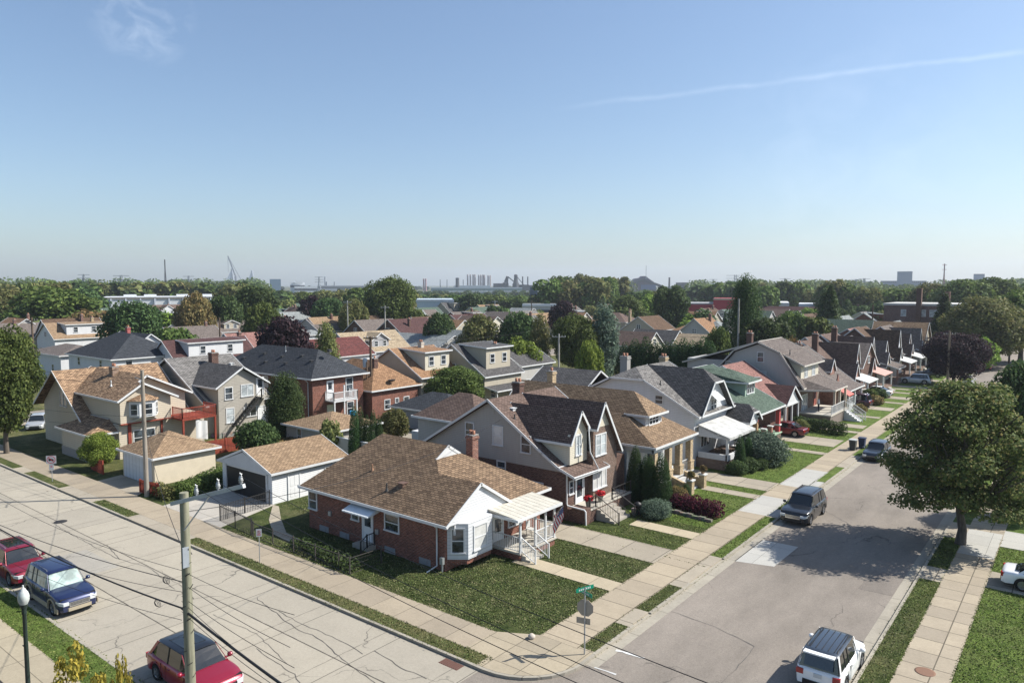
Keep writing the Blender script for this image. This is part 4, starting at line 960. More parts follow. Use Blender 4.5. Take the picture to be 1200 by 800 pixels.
# ---- grey gabled house, dark brick below
def grey_gable():
    t = thing('gabled_house', 'large grey-sided gabled house with dark brick below and two steep front gables', 'house', (-35, 46, 0))
    x0, x1, y0, y1 = -41.6, -28.0, 41.7, 49.6
    m = MB(); m.box(x0, x1, y0, y1, 0, 3.45); part('lower_wall', m, BK_DARK, t)
    m = MB(); pts = [(x0+.02,3.45),(x1-.02,3.45),(-28.6,3.75),(-29.9,4.55),(-34.9,7.78),(x0+.02,3.95)]
    m.prism([(a,y0-.02,z) for a, z in pts], (0,.2,0)); part('gable', m, SD_GREY, t); m = MB(); m.prism([(a,y1-.18,z) for a, z in pts], (0,.2,0)); part('gable', m, SD_GREY, t)
    ya, yb, xm, zr = 41.3, 50.0, -34.9, 8.0
    P = [[(-42.1,ya,3.72),(xm,ya,zr),(xm,yb,zr),(-42.1,yb,3.72)],
         [(xm,ya,zr),(-29.9,ya,4.72),(-29.9,yb,4.72),(xm,yb,zr)], [(-29.9,ya,4.72),(-28.5,ya,3.85),(-28.5,yb,3.85),(-29.9,yb,4.72)], [(-28.5,ya,3.85),(-27.1,ya,3.35),(-27.1,45.8,3.35),(-28.5,45.8,3.85)]]
    roof(t, P, SH_DKBR)
    # small dormer gable
    def fg(name, xf, ya, za, ym, zp, yb, zb, zwall, wm, back, ea=.28, eb=.28):
        m = MB(); m.box(back if zwall > 1 else -33, xf, ya, yb, zwall, min(za, zb)); m.prism([(xf,ya,min(za,zb)-.001),(xf,yb,min(za,zb)-.001),(xf,yb,max(min(za,zb)+.01,zb-.1)),(xf,ym,zp-.12),(xf,ya,max(min(za,zb)+.01,za-.1))], (-.2,0,0)); d = part(name, m, wm, t)
        sa, sb = (zp-za)/(ym-ya), (zp-zb)/(yb-ym)
        roof(d, [[(back,ya-ea,za-sa*ea),(xf+.3,ya-ea,za-sa*ea),(xf+.3,ym,zp),(back,ym,zp)], [(xf+.3,yb+eb,zb-sb*eb),(back,yb+eb,zb-sb*eb),(back,ym,zp),(xf+.3,ym,zp)]], SH_DKBR, .12)
        return d
    d = fg('dormer', -28.15, 42.2, 5.9, 43.25, 7.6, 44.4, 6.12, 3.9, SD_CREAM, -34.2, .28, .0); window(d, '+x', (-28.15, 43.25, 5.15), .6, 1.35, 'blind')
    d = fg('front_gable', -27.62, 44.42, 6.15, 45.5, 8.0, 47.75, 4.5, 0, BK_BRN, -34.8, .0, .28)
    m = MB(); k = .62; gable_end(m, '+x', 44.45, 46.55, -27.58, 6.2, 7.78, .1); part('gable_siding', m, SD_CREAM, d)
    window(d, '+x', (-27.62, 45.4, 4.9), 1.3, 1.45, 'blind', 'pair'); window(d, '+x', (-27.62, 45.3, 2.5), 1.7, 1.5, 'curtain', 'triple')
    door(t, '+x', (-28.0, 43.2, 1.05), .95, 2.1, lite=1.5); window(t, '+x', (-28.0, 42.15, 2.35), .4, .85, 'glass')
    for x, z, w, h, st in ((-37.0,5.35,.75,1.15,'glass'), (-34.2,5.3,.85,1.35,'curtain'), (-31.6,5.0,.75,1.15,'glass'), (-33.9,2.95,.7,.85,'glass'), (-30.6,2.05,.95,.6,'curtain')): window(t, '-y', (x, y0 - (.024 if z > 4 else 0), z), w, h, st)
    m = MB(); m.box(-34.95,-34.55,y0-.05,y0,6.9,7.3); part('louvre', m, SD_GREY, t)
    # porch
    m = MB(); m.box(-28.0,-26.5,41.75,48.0,0,.95); m.box(-27.6,-26.46,41.71,42.3,0,1.2); part('porch_base', m, BK_DARK, t); m = MB(); m.box(-28.0,-26.45,42.3,48.0,.95,1.03); part('porch_floor', m, DECKP, t)
    steps(t, '+x', (-26.5, 44.2, 1.05), 2.2, 5, .2, .36, CONC)
    rail(t, [(-26.55,42.3,1.03),(-26.55,43.1,1.03)], .8, IRON, .12, w=.025); rail(t, [(-26.55,43.1,1.03),(-24.7,43.1,.05)], .85, IRON, .14, w=.03); rail(t, [(-26.55,45.3,1.03),(-24.7,45.3,.05)], .85, IRON, .5, w=.03); rail(t, [(-26.55,45.3,1.03),(-26.55,48,1.03)], .8, IRON, .5, w=.03)
    m = MB(); m.tube([(-27.95,41.55,3.4),(-27.95,41.55,1.35),(-27.9,41.6,1.2),(-26.55,41.62,1.15),(-26.45,41.62,1.05),(-26.42,41.62,.1)], .06, 6); part('downspout', m, WHITE, t)
    m = MB(); m.tube([(-27.0,41.0,3.42),(-27.0,44.2,3.38),(-27.55,43.9,4.6),(-27.6,43.75,6.3),(-27.7,43.9,6.5)], .05, 6); part('downspout', m, WHITE, t)
    vent(t, -33.7, 42.8, 7.15, .25, WHITE, 'box'); vent(t, -32.9, 42.0, 6.7, .3)
    chimney(t, -36.6, 47.2, 6.0, 8.5, .75, .6, BK_DARK)
    # rear wing
    m = MB(); m.box(-46.2,-41.6,45.2,50.3,0,5.0); part('rear_wing', m, SD_GREY, t); roof(t, hip(-46.2,-39.5,45.2,50.3,5.0,7.0,'x',.4), SH_DKBR)
grey_gable()

# ---- tan-roofed house with brick porch piers
def tan_roof():
    t = thing('hip_roofed_house', 'white-sided house with a tan hipped roof, hipped dormer and yellow brick porch piers', 'house', (-34, 53.7, 0))
    m = MB(); m.box(-41,-28.2,50.3,57.1,0,4.3); m.box(-41,-29.9,51.95,55.45,4.2,6.0); part('wall', m, SD_WHITE, t)
    yA, yB, ze, zd, zr = 49.9, 57.5, 4.1, 6.05, 7.7; yn, yf = 52.02, 55.38; sh = shingle((0.235,0.165,0.105), (0.175,0.12,0.078), .15)
    P = [[(-41.5,yA,ze),(-25.5,yA,ze),(-29.4,yn,zd),(-27.2,yn,zd),(-29.5,53.7,zr),(-41.5,53.7,zr)], [(-27.2,yn,zd),(-27.2,yf,zd),(-29.5,53.7,zr)],
         [(-25.5,yA,ze),(-25.5,yB,ze),(-29.4,yf,zd),(-29.4,yn,zd)], [(-41.5,yB,ze),(-41.5,53.7,zr),(-29.5,53.7,zr),(-27.2,yf,zd),(-29.4,yf,zd),(-25.5,yB,ze)]]
    roof(t, P, sh)
    m = MB(); gable_end(m, '-x', yA+.4, yB-.4, -41.0, ze, zr-.2); part('gable', m, SD_WHITE, t)
    m = MB(); m.box(-29.6,-27.65,52.3,55.1,4.7,6.0); d = part('dormer', m, SD_WHITE, t); window(d, '+x', (-27.65,53.7,5.52), 1.5, .62, 'glass', 'grid', fw=.14)
    m = MB(); m.box(-28.2,-25.8,50.2,50.4,3.55,3.95); m.box(-25.98,-25.78,50.2,57.2,3.6,3.98); part('porch_beam', m, WHITE, t)
    m = MB(); m.box(-28.2,-25.75,50.25,57.1,0,.95); part('porch_base', m, BK_BRN, t); m = MB(); m.box(-28.2,-25.65,50.15,57.2,.95,1.05); part('porch_floor', m, plain((.5,.5,.48),.8), t)
    for y in (50.55, 53.0, 54.9, 56.9):
        m = MB(); m.box(-26.2,-25.75,y-.24,y+.24,1.05,3.62); m.box(-26.28,-25.67,y-.32,y+.32,1.05,1.75); m.box(-26.32,-25.63,y-.36,y+.36,1.75,1.84); part('brick_pier', m, BK_TAN, t)
    rail(t, [(-26.0,50.8,1.05),(-26.0,52.7,1.05)]); rail(t, [(-26.0,55.2,1.05),(-26.0,56.6,1.05)]); rail(t, [(-28.1,50.3,1.05),(-26.2,50.3,1.05)])
    door(t, '+x', (-28.2,54.0,1.05), .9, 2.05, lite=1.2); window(t, '+x', (-28.2,51.9,2.4), 1.3, 1.2, 'blind', 'pair'); window(t, '+x', (-28.2,56.0,2.4), 1.0, 1.2, 'blind')
    steps(t, '+x', (-25.7, 54.3, 1.05), 1.7, 5, .2, .33, plain((.45,.45,.44),.9))
    for y in (53.2, 55.5):
        m = MB(); m.prism([(-25.7,y-.14,0),(-24.2,y-.14,0),(-24.2,y-.14,.75),(-25.7,y-.14,1.25)], (0,.28,0)); m.box(-24.35,-23.9,y-.24,y+.24,0,1.15); part('stair_wall', m, BK_TAN, t)
        m = MB(); m.box(-24.42,-23.83,y-.31,y+.31,1.15,1.24); part('capstone', m, WHITE, t)
        pt = thing('planter', 'brown flower planter on the %s brick stair pier of the tan-roofed house' % ('nearer' if y < 54 else 'farther'), 'planter', (-24.12,y,1.24)); m = MB(); m.lathe([(.12,0),(.2,.22)], (-24.12,y,1.24), 10); part('pot', m, plain((.3,.2,.12)), pt)
        me, _ = tree_proto('rust_shrub', 3, 0); c = link('plant', me, pt, (0,0,.15)); c.scale = (.35,.35,.5)
    chimney(t, -38.6, 54.8, 6.2, 8.55, .6, .6, BK_TAN, flashing=.7)
    for x in (-39,-36): window(t, '-y', (x, 50.3, 2.4), .8, 1.1)
tan_roof()

# ---- white house with jerkinhead gables
def white_jerkin():
    t = thing('jerkinhead_house', 'white-sided house with a grey clipped-gable roof and a white flat porch roof', 'house', (-34, 65, 0))
    x0, x1, y0, y1 = -41.2, -27.5, 61.2, 69.0
    m = MB(); m.box(x0, x1, y0, y1, 0, 4.85); gable_end(m, '-y', x0, x1, y0, 4.84, 8.4, .2, 7.5, peak=-34.2); gable_end(m, '+y', x0, x1, y1, 4.84, 8.4, .2, peak=-34.2)
    m.box(-30, -27.3, 61.7, 68.2, 4.5, 5.0); gable_end(m, '+x', 61.7, 68.2, -27.3, 4.99, 8.3, .2, 7.4); part('wall', m, SD_WHITE, t)
    ya, yb, xm, zr, ze = 60.8, 69.4, -34.2, 8.6, 4.75; xa, xb = -41.9, -26.9; hz = 7.65; dx = 1.8; sx = (zr-ze)/(xb-xm); dxx = (zr-hz)/sx
    P = [[(xa,ya,ze),(xm-dxx,ya,hz),(xm,ya+1.8,zr),(xm,yb,zr),(xa,yb,ze)], [(xb,ya,ze),(xb,yb,ze),(xm,yb,zr),(xm,ya+1.8,zr),(xm+dxx,ya,hz)], [(xm-dxx,ya,hz),(xm+dxx,ya,hz),(xm,ya+1.8,zr)]]
    roof(t, P, SH_GREY)
    g0, g1, gm = 61.3, 68.6, 64.95; s = (zr+.02-ze)/(gm-g0); dy = (zr-7.55)/s
    roof(t, [[(xm,g0,ze),(-26.8,g0,ze),(-26.8,gm-dy,7.55),(-28.4,gm,zr+.02),(xm,gm,zr+.02)], [(-26.8,g1,ze),(xm,g1,ze),(xm,gm,zr+.02),(-28.4,gm,zr+.02),(-26.8,gm+dy,7.55)], [(-26.8,gm-dy,7.55),(-26.8,gm+dy,7.55),(-28.4,gm,zr+.02)]], SH_DGREY)
    window(t, '+x', (-27.3,64.9,5.35), 1.2, 1.0, 'glass', 'pair'); m = MB(); m.prism([(-27.3,64.1,6.5),(-26.5,64.1,5.85),(-26.5,64.1,5.8),(-27.3,64.1,6.35)], (0,1.6,0)); part('awning', m, WHITE, t)
    # porch roof and entry
    m = MB(); m.prism([(-27.3,61.6,3.95),(-24.4,61.6,3.1),(-24.4,67.6,3.1),(-27.3,67.6,3.95)], (0,0,-.14)); m.box(-24.5,-24.3,61.5,67.7,2.86,3.08); part('porch_roof', m, plain((.52,.52,.50), .6, dirt=.4), t)
    m = MB(); m.prism([(-27.3,61.7,2.9),(-24.5,61.7,2.9),(-27.3,61.7,3.75)], (0,.08,0)); part('porch_gable', m, SD_WHITE, t)
    m = MB(); m.box(-27.5,-24.6,61.7,67.6,0,1.0); part('porch_base', m, BK_BRN, t)
    m = MB(); m.box(-24.75,-24.5,61.7,67.6,1.0,1.5); m.box(-27.3,-24.6,61.7,61.9,1.0,1.5); part('porch_parapet', m, SD_WHITE, t)
    posts(t, [(-24.65,61.85),(-24.65,64.7),(-24.65,67.5)], 1.4, 3.0, .2)
    window(t, '+x', (-27.5,63.6,2.3), 1.8, 1.2, 'glass', 'triple')
    m = MB(); m.box(-27.5,-24.6,68.0,71.0,0,1.0); m.box(-27.5,-25.2,68.2,70.8,3.0,3.55); gable_end(m, '+x', 68.1, 70.9, -25.2, 3.5, 4.85, .15, 4.6); part('entry', m, SD_WHITE, t)
    roof(t, gable(-29,-25.1,68.1,70.9,3.4,4.95,'x',.25,.2,clip=.7), SH_DGREY)
    for y in (68.35, 70.65): m = MB(); m.box(-25.6,-25.15,y-.2,y+.2,1.0,3.1); part('brick_pier', m, brick((.42,.25,.1),(.3,.17,.08)), t)
    door(t, '+x', (-27.5,69.4,1.0), .9, 2.0, lite=1)
    # rear wing
    m = MB(); m.box(-47,-41.2,62,68,0,5.6); part('rear_wing', m, SD_WHITE, t); roof(t, gable(-46.5,-40,62,68,5.7,7.6,'x',.4,.4), SH_DGREY)
    window(t, '-y', (-31.0,61.2,5.9), .7, .7); window(t, '-y', (-36,61.2,2.2), .8, 1.1); window(t, '-y', (-39,61.2,5.2), .8, 1.0)
    chimney(t, -36.9, 65.3, 7.0, 9.2, .8, .7, plain((.3,.29,.27),.9)); chimney(t, -34.6, 69.2, 7.0, 9.0, .7, .7, BK_TAN); vent(t, -31.4, 62.2, 7.2, .35)
white_jerkin()

# ---- green-roofed bungalow with red porch posts
def green_roof():
    t = thing('green_roofed_house', 'bungalow with a green shingle roof, boxy green dormer and red porch posts', 'house', (-33, 75, 0))
    m = MB(); m.box(-41,-28,70.9,78.6,0,3.9); gable_end(m, '-y', -41, -25.9, 70.9, 3.9, 7.2, .2); gable_end(m, '+y', -41, -25.9, 78.6, 3.9, 7.2, .2); part('wall', m, SD_WHITE, t)
    roof(t, gable(-41,-25.6,70.6,78.4,3.75,7.55,'y',.5,.3), SH_GREEN)
    m = MB(); m.box(-33,-27.7,73.9,76.7,4.7,6.45); d = part('dormer', m, SD_GREEN, t); window(d, '+x', (-27.7,75.3,5.7), 1.9, 1.0, 'glass', 'grid')
    roof(d, [[(-33.3,73.3,7.57),(-33.3,77.3,7.57),(-30,75.3,7.57)], [(-33.3,73.3,7.57),(-33.3,73.2,6.5),(-27.2,73.4,6.45),(-30,75.3,7.57)], [(-27.2,73.4,6.45),(-27.2,77.2,6.45),(-30,75.3,7.57)], [(-27.2,77.2,6.45),(-33.3,77.3,6.5),(-33.3,77.3,7.57),(-30,75.3,7.57)]], SH_GREEN, .1)
    m = MB(); m.box(-28,-25.4,71.2,78.4,0,.8); part('porch_base', m, BK_BRN, t); m = MB(); m.box(-28,-25.3,71.1,78.5,.8,.9); part('porch_floor', m, plain((.3,.42,.3),.8), t)
    RP = plain((0.42,0.06,0.06), .6)
    for y in (71.5, 78.1):
        m = MB(); m.box(-25.85,-25.45,y-.2,y+.2,.9,3.7); part('porch_post', m, RP, t)
        m = MB(); m.box(-25.95,-25.35,y-.3,y+.3,1.6,1.75); part('post_collar', m, WHITE, t)
    for y in (73.8, 75.8): m = MB(); m.box(-25.85,-25.45,y-.2,y+.2,.9,1.8); part('low_pier', m, brick((.35,.14,.09),(.25,.1,.07)), t); m = MB(); m.box(-25.92,-25.38,y-.27,y+.27,1.8,1.9); part('pier_cap', m, WHITE, t)
    door(t, '+x', (-28,74.8,.9), .9, 2.0, (0.5,.65,.7), lite=1); window(t, '+x', (-28,72.6,2.2), 1.4, 1.3, 'glass', 'pair'); window(t, '+x', (-28,77,2.2), 1.4, 1.3, 'glass', 'pair')
    steps(t, '+x', (-25.4, 74.8, .9), 1.6, 4, .2, .32, BK_RED); window(t, '-y', (-37,70.9,2.2), .8, 1.1)
    pc = thing('porch_chair', 'pale green chair on the porch of the green-roofed bungalow', 'chair', (-26.6,73,.9))
    m = MB(); m.box(-26.85,-26.35,72.75,73.25,1.3,1.36); part('seat', m, plain((.4,.6,.25)), pc); m = MB(); m.box(-26.9,-26.84,72.75,73.25,1.36,1.95); part('backrest', m, plain((.4,.6,.25)), pc)
    for a in (-26.8,-26.4):
        for b in (72.8,73.2): m = MB(); m.tube([(a,b,.9),(a,b,1.3)], .02, 5); part('leg', m, WHITE, pc)
green_roof()

def maroon_small():
    t = thing('maroon_roofed_house', 'small house with a faded pink-red roof and a white triangular porch gable', 'house', (-32, 84, 0))
    m = MB(); m.box(-38.5,-27.3,80.5,86.6,0,3.6); gable_end(m, '-y', -38.5, -27.3, 80.5, 3.6, 6.9); gable_end(m, '+y', -38.5, -27.3, 86.6, 3.6, 6.9); part('wall', m, BK_DARK, t)
    roof(t, gable(-38.5,-27.0,80.5,86.6,3.5,7.3,'y',.4,.4), SH_PINK)
    roof(t, gable(-31,-26.0,81.6,86.2,3.3,5.15,'x',.35,.25), SH_MAR); m = MB(); gable_end(m, '+x', 81.6, 86.2, -26.0, 3.15, 4.95, .12); m.box(-26.15,-25.95,81.5,86.3,3.0,3.2); part('porch_gable', m, WHITE, t)
    m = MB(); m.box(-27.3,-25.8,81.6,86.2,0,.7); part('porch_base', m, BK_DARK, t); posts(t, [(-26.05,y) for y in (81.7,83.9,86.1)], .7, 3.05, .16)
    door(t, '+x', (-27.3,84.4,.7), .9, 2.0, (.5,.45,.35), lite=1); window(t, '+x', (-27.3,82.8,2), 1.2, 1.2, 'glass', 'pair')
    m = MB(); m.lathe([(.02,-.1),(.3,0),(.42,.12)], (-29.4,82.2,5.9), 14); m.tube([(-29.4,82.2,5.3),(-29.4,82.2,5.9)], .02, 5); part('satellite_dish', m, GALV, t)
maroon_small()

def gambrel(y0=88.3):
    t = thing('gambrel_house', 'tall grey-sided house with a brown barn-shaped roof, wide front dormer and raised porch', 'house', (-31, y0+4, 0)); y1 = y0+8
    x0, x1 = -37.6, -26.6; pts = [(x0,4.6),(x1,4.6),(-29.0,8.3),(-31.6,9.35),(-34.4,8.3)]
    m = MB(); m.box(x0, x1, y0, y1, 0, 4.5); part('lower_wall', m, BK_BRN, t)
    m = MB(); m.prism([(a,y0,z-.1) for a, z in pts], (0,.2,0)); part('gable', m, SD_LGREY, t); m = MB(); m.prism([(a,y1-.2,z-.1) for a, z in pts], (0,.2,0)); part('gable', m, SD_LGREY, t)
    ya, yb = y0-.4, y1+.4
    roof(t, [[(-26.0,ya,4.35),(-26.0,yb,4.35),(-28.9,yb,8.45),(-28.9,ya,8.45)], [(-28.9,ya,8.45),(-28.9,yb,8.45),(-31.6,yb,9.6),(-31.6,ya,9.6)], [(-31.6,ya,9.6),(-31.6,yb,9.6),(-34.5,yb,8.45),(-34.5,ya,8.45)], [(-34.5,ya,8.45),(-34.5,yb,8.45),(-38.2,yb,4.35),(-38.2,ya,4.35)]], SH_GBR, trimmat=plain((.5,.47,.42)))
    m = MB(); m.box(-31,-26.7,y0+.7,y1-.3,4.4,7.0); d = part('dormer', m, SD_CREAM, t)
    roof(d, [[(-26.2,ya+.6,6.95),(-26.2,yb,6.95),(-31.6,yb,9.62),(-31.6,ya+.6,9.62)]], SH_GBR, .12, trimmat=plain((.5,.47,.42)))
    m = MB(); m.prism([(-26.75,y0+.72,7.0),(-31.5,y0+.72,7.0),(-31.5,y0+.72,9.4)], (0,.1,0)); part('dormer_side', m, SD_LGREY, d)
    m = MB(); m.box(-41,-34,y0+.5,y1-.5,4,7); part('rear_dormer', m, SD_LGREY, t); roof(t, [[(-41.5,ya+.5,6.5),(-41.5,yb,6.5),(-31.6,yb,9.61),(-31.6,ya+.5,9.61)]], SH_GBR, .12, trimmat=plain((.5,.47,.42)))
    for y in (y0+2.6, y0+5.6): window(d, '+x', (-26.7,y,6.0), 1.1, 1.3, 'blind', 'pair')
    window(t, '-y', (-31.3,y0,7.7), .7, 1.1); window(t, '-y', (-31.0,y0,5.4), .75, 1.1, 'blind'); window(t, '-y', (-35.3,y0,6.6), .6, .6)
    window(t, '+x', (-26.6,y0+2,2.4), 2.0, 1.8, 'blind', 'triple')
    m = MB(); m.box(-26.6,-23.0,y0-.2,y0+7.2,0,1.35); part('porch_base', m, BK_TAN if False else plain((.17,.14,.12),.9), t); m = MB(); m.box(-26.6,-22.9,y0-.3,y0+7.3,1.35,1.5); part('porch_floor', m, DECKP, t)
    roof(t, [[(-26.6,y0+1.2,5.3),(-23.2,y0+2.2,4.1),(-23.2,y0+7.6,4.1),(-26.6,y0+7.6,5.3)], [(-26.6,y0+1.2,5.3),(-26.6,y0-.2,4.1),(-23.2,y0+2.2,4.1)]], SH_GBR, .12, name='porch_roof', trimmat=plain((.5,.47,.42)))
    posts(t, [(-23.3,y0+2.4),(-23.3,y0+4.6),(-23.3,y0+7.2)], 1.5, 4.0, .25, plain((.45,.38,.3)))
    rail(t, [(-23.0,y0+.2,1.5),(-23.0,y0+5.6,1.5)], 1.0); rail(t, [(-23.0,y0+5.6,1.5),(-20.9,y0+5.6,.1)], 1.0); rail(t, [(-23.0,y0+7.1,1.5),(-20.9,y0+7.1,.1)], 1.0)
    steps(t, '+x', (-23.0, y0+6.35, 1.5), 1.4, 7, .21, .3, WHITE)
    door(t, '+x', (-26.6,y0+6.2,1.5), .9, 2.0, (.3,.1,.08), lite=1); chimney(t, -34.6, y0+5.2, 8, 10.2, .7, .6, BK_DARK); vent(t, -28.2, y0+1.2, 8.3, .4)
gambrel()
# ---- garages and the houses that back onto the alley
def garage(name, label, x0, x1, y0, y1, ze, zr, kind, rm, wm, axis='y', group=None):
    t = thing(name, label, 'garage', ((x0+x1)/2, (y0+y1)/2, 0)); m = MB(); m.box(x0, x1, y0, y1, 0, ze+.05)
    if kind == 'gable': gable_end(m, '-y', x0, x1, y0+.01, ze+.04, zr-.15); gable_end(m, '+y', x0, x1, y1, ze+.04, zr-.15); P = gable(x0, x1, y0, y1, ze, zr, 'y', .3, .25)
    else: P = hip(x0, x1, y0, y1, ze, zr, axis, .35)
    part('wall', m, wm, t); roof(t, P, rm, trimmat=WHITE); return t
t = garage('detached_garage', 'white garage with its doorway shade drawn as a black panel and a gold-brown gabled roof', -54.2, -47.4, 31.2, 38.0, 2.5, 3.85, 'gable', SH_GOLD, siding((.68,.69,.69), .15, .1))
m = MB(); m.box(-53.5,-48.1,31.17,31.25,0,2.15); part('doorway_shade_panel', m, BLACK, t)  # black panel on the closed wall paints the unlit garage interior
m = MB(); m.prism([(-54.45,30.93,2.38),(-47.15,30.93,2.38),(-50.8,30.93,3.62)], (0,.25,0)); part('gable_panel', m, plain((.48,.5,.52),.5), t)
for x in (-53.62,-48.0): m = MB(); m.box(x-.08, x+.08, 31.1, 31.2, 0, 2.25); part('door_jamb', m, WHITE, t)
door(t, '+x', (-47.4,33.1,.1), .95, 2.05); window(t, '+x', (-47.4,36.5,1.7), .9, .5, 'glass', 'slide')
t = garage('detached_garage', 'beige garage with a white panel door and a low hipped tan roof', -64.9, -59.3, 28.2, 33.5, 2.45, 3.95, 'hip', SH_GOLD, plain((.56,.49,.37),.7))
m = MB(); m.box(-64.6,-59.7,28.14,28.24,0,2.2); [m.box(-64.6,-59.7,28.12,28.15,k*.44-.012,k*.44+.012) for k in range(1,5)]; part('garage_door', m, siding((.55,.57,.58), .6, .1, True), t)
t = garage('detached_garage', 'low grey garage with a tan hipped roof behind the grey metal fence', -63.5, -56.5, 43.6, 49.6, 2.5, 3.7, 'hip', SH_GOLD, SD_GREY)
window(t, '-y', (-61.3,43.6,1.5), .6, 1.3)
t = garage('detached_garage', 'dark slate-roofed garage beyond the tall utility pole', -63.5, -54.5, 58.0, 64.5, 2.4, 4.0, 'hip', SH_NAVY, plain((.25,.27,.3)), 'x')

def hedge_fence(x0, y0, x1, y1, h, label, mtl, name='wooden_fence', step=.14, w=.11, posts_=True):
    t = thing(name, label, 'fence', (x0, y0, 0)); a, b = Vector((x0,y0,0)), Vector((x1,y1,0)); L = (b-a).length; d = (b-a)/L; m = MB(); n = int(L/step)
    for k in range(n+1):
        p = a + d*k*step; q = p + d*w; m.prism([p+Vector((0,0,.08)), q+Vector((0,0,.08)), q+Vector((0,0,h)), p+Vector((0,0,h))], (-d.y*.02, d.x*.02, 0))
    part('boards', m, mtl, t); r = MB()
    for z in (.3, h-.25): r.bar(a+Vector((-d.y*.04,d.x*.04,z)), b+Vector((-d.y*.04,d.x*.04,z)), .05, .08)
    part('rails', r, mtl, t)
    if posts_:
        for k in range(int(L/2.2)+1): p = a + d*min(L, k*2.2); q = MB(); q.box(p.x-.06, p.x+.06, p.y-.06, p.y+.06, 0, h+.05); part('post', q, mtl, t)
    return t
def W1():
    t = thing('bay_windowed_house', 'beige-sided house with a mottled brown roof, upper bay window and red deck', 'house', (-79, 34, 0))
    m = MB(); m.box(-87,-76.2,30.0,39.5,0,3.2); m.prism([(-87,30,3.19),(-76.2,30,3.19),(-82.6,30,7.5),(-87,30,4.15)], (0,.2,0)); m.prism([(-87,39.3,3.19),(-76.2,39.3,3.19),(-82.6,39.3,7.5),(-87,39.3,4.15)], (0,.2,0)); m.box(-79,-71,30.6,39,0,3.4); part('wall', m, SD_BEIGE, t)
    ya, yb, xm, zr = 29.3, 40.0, -82.6, 7.75
    roof(t, [[(-87.9,ya,3.9),(xm,ya,zr),(xm,yb,zr),(-87.9,yb,3.9)], [(xm,ya,zr),(-75.6,ya,3.0),(-75.6,yb,3.0),(xm,yb,zr)]], SH_MIX)
    m = MB(); m.box(-79.5,-70.6,30.6,35.4,3.5,5.85); gable_end(m, '+x', 30.6, 35.4, -70.6, 5.84, 7.0, .2, peak=32.6); w = part('upper_wing', m, SD_BEIGE, t)
    m = MB(); m.box(-79.5,-72.0,30.9,37.6,3.5,5.8); gable_end(m, '+x', 30.9, 37.6, -72.0, 5.79, 7.5, .2, peak=33.6); part('rear_wing', m, SD_BEIGE, t)
    roof(t, [[(-84,30.2,5.72),(-70.1,30.2,5.72),(-70.1,32.6,7.22),(-84,32.6,7.22)], [(-70.1,35.9,5.6),(-84,35.9,5.6),(-84,32.6,7.22),(-70.1,32.6,7.22)]], SH_MIX)
    roof(t, [[(-84,31.0,6.0),(-71.5,31.0,6.0),(-71.5,33.6,7.75),(-84,33.6,7.75)], [(-71.5,38.1,5.6),(-84,38.1,5.6),(-84,33.6,7.75),(-71.5,33.6,7.75)]], SH_MIX)
    m = MB(); bay = [(-70.6,31.4),(-69.8,32.0),(-69.8,33.5),(-70.6,34.1)]; m.prism([(x,y,4.0) for x, y in bay], (0,0,1.55)); m.prism([(-70.55,31.5,3.6),(-69.9,32.3,4.0),(-69.9,33.2,4.0),(-70.55,34.0,3.6)], (0,0,.05)); b = part('bay', m, WHITE, t)
    roof(b, [[(-70.6,31.2,5.6),(-69.6,31.9,5.6),(-70.5,32.6,6.15)], [(-69.6,31.9,5.6),(-69.6,33.6,5.6),(-70.5,32.9,6.15),(-70.5,32.6,6.15)], [(-69.6,33.6,5.6),(-70.6,34.3,5.6),(-70.5,32.9,6.15)]], SH_MIX, .06, trim=False)
    window(b, '+x', (-69.8,32.75,4.75), .85, 1.0, fw=.05); u = Vector((.8,.6,0)); window(b, (u, Vector((.6,-.8,0))), (-70.2,31.7,4.75), .6, 1.0, fw=.05); u = Vector((-.8,.6,0)); window(b, (u, Vector((.6,.8,0))), (-70.2,33.8,4.75), .6, 1.0, fw=.05)
    window(t, '-y', (-81.9,30.0,4.9), 1.5, 1.5, 'glass', 'pair'); window(t, '-y', (-78.2,30.0,4.1), .6, .7); window(t, '+x', (-71,32.9,1.9), 1.9, 1.4, 'glass', 'pair')
    m = MB(); m.box(-70.98,-70.9,31.4,31.7,.3,3.3); m.box(-70.98,-70.9,34.5,34.7,.3,3.3); m.box(-70.62,-70.5,30.6,37.5,3.38,3.5); part('red_trim', m, REDW, t)
    m = MB(); m.box(-78,-71.6,28.3,30.6,0.9,2.9); part('sun_room', m, SD_BEIGE, t); m = MB(); m.box(-78.05,-71.55,28.25,30.6,0,.9); part('foundation', m, plain((.28,.26,.24),.9), t)
    roof(t, [[(-78.5,27.9,2.75),(-71.1,27.9,2.75),(-72.9,30.4,3.75),(-76.6,30.4,3.75)], [(-71.1,27.9,2.75),(-71.1,31.0,2.75),(-72.9,30.9,3.7),(-72.9,30.4,3.75)], [(-78.5,27.9,2.75),(-76.6,30.4,3.75),(-78.5,30.4,2.9)]], SH_MIX)
    chimney(t, -77.6, 33.2, 6.5, 8.15, .75, .6, brick((.3,.2,.13),(.2,.12,.08))); vent(t, -74.6, 31.6, 6.7, .5, WHITE); vent(t, -80.6, 34, 6.9, .2, None, 'box')
    m = MB(); m.box(-72,-68.6,35.5,39.0,3.3,3.5); dk = part('deck', m, REDW, t); rail(t, [(-70.5,35.5,3.5),(-68.6,35.5,3.5),(-68.6,39.0,3.5),(-71,39.0,3.5)], 1.0, REDW, .14, w=.05)
    for x, y in ((-68.7,35.6),(-68.7,38.9)): m = MB(); m.box(x-.08,x+.08,y-.08,y+.08,0,3.3); part('deck_post', m, REDW, t)
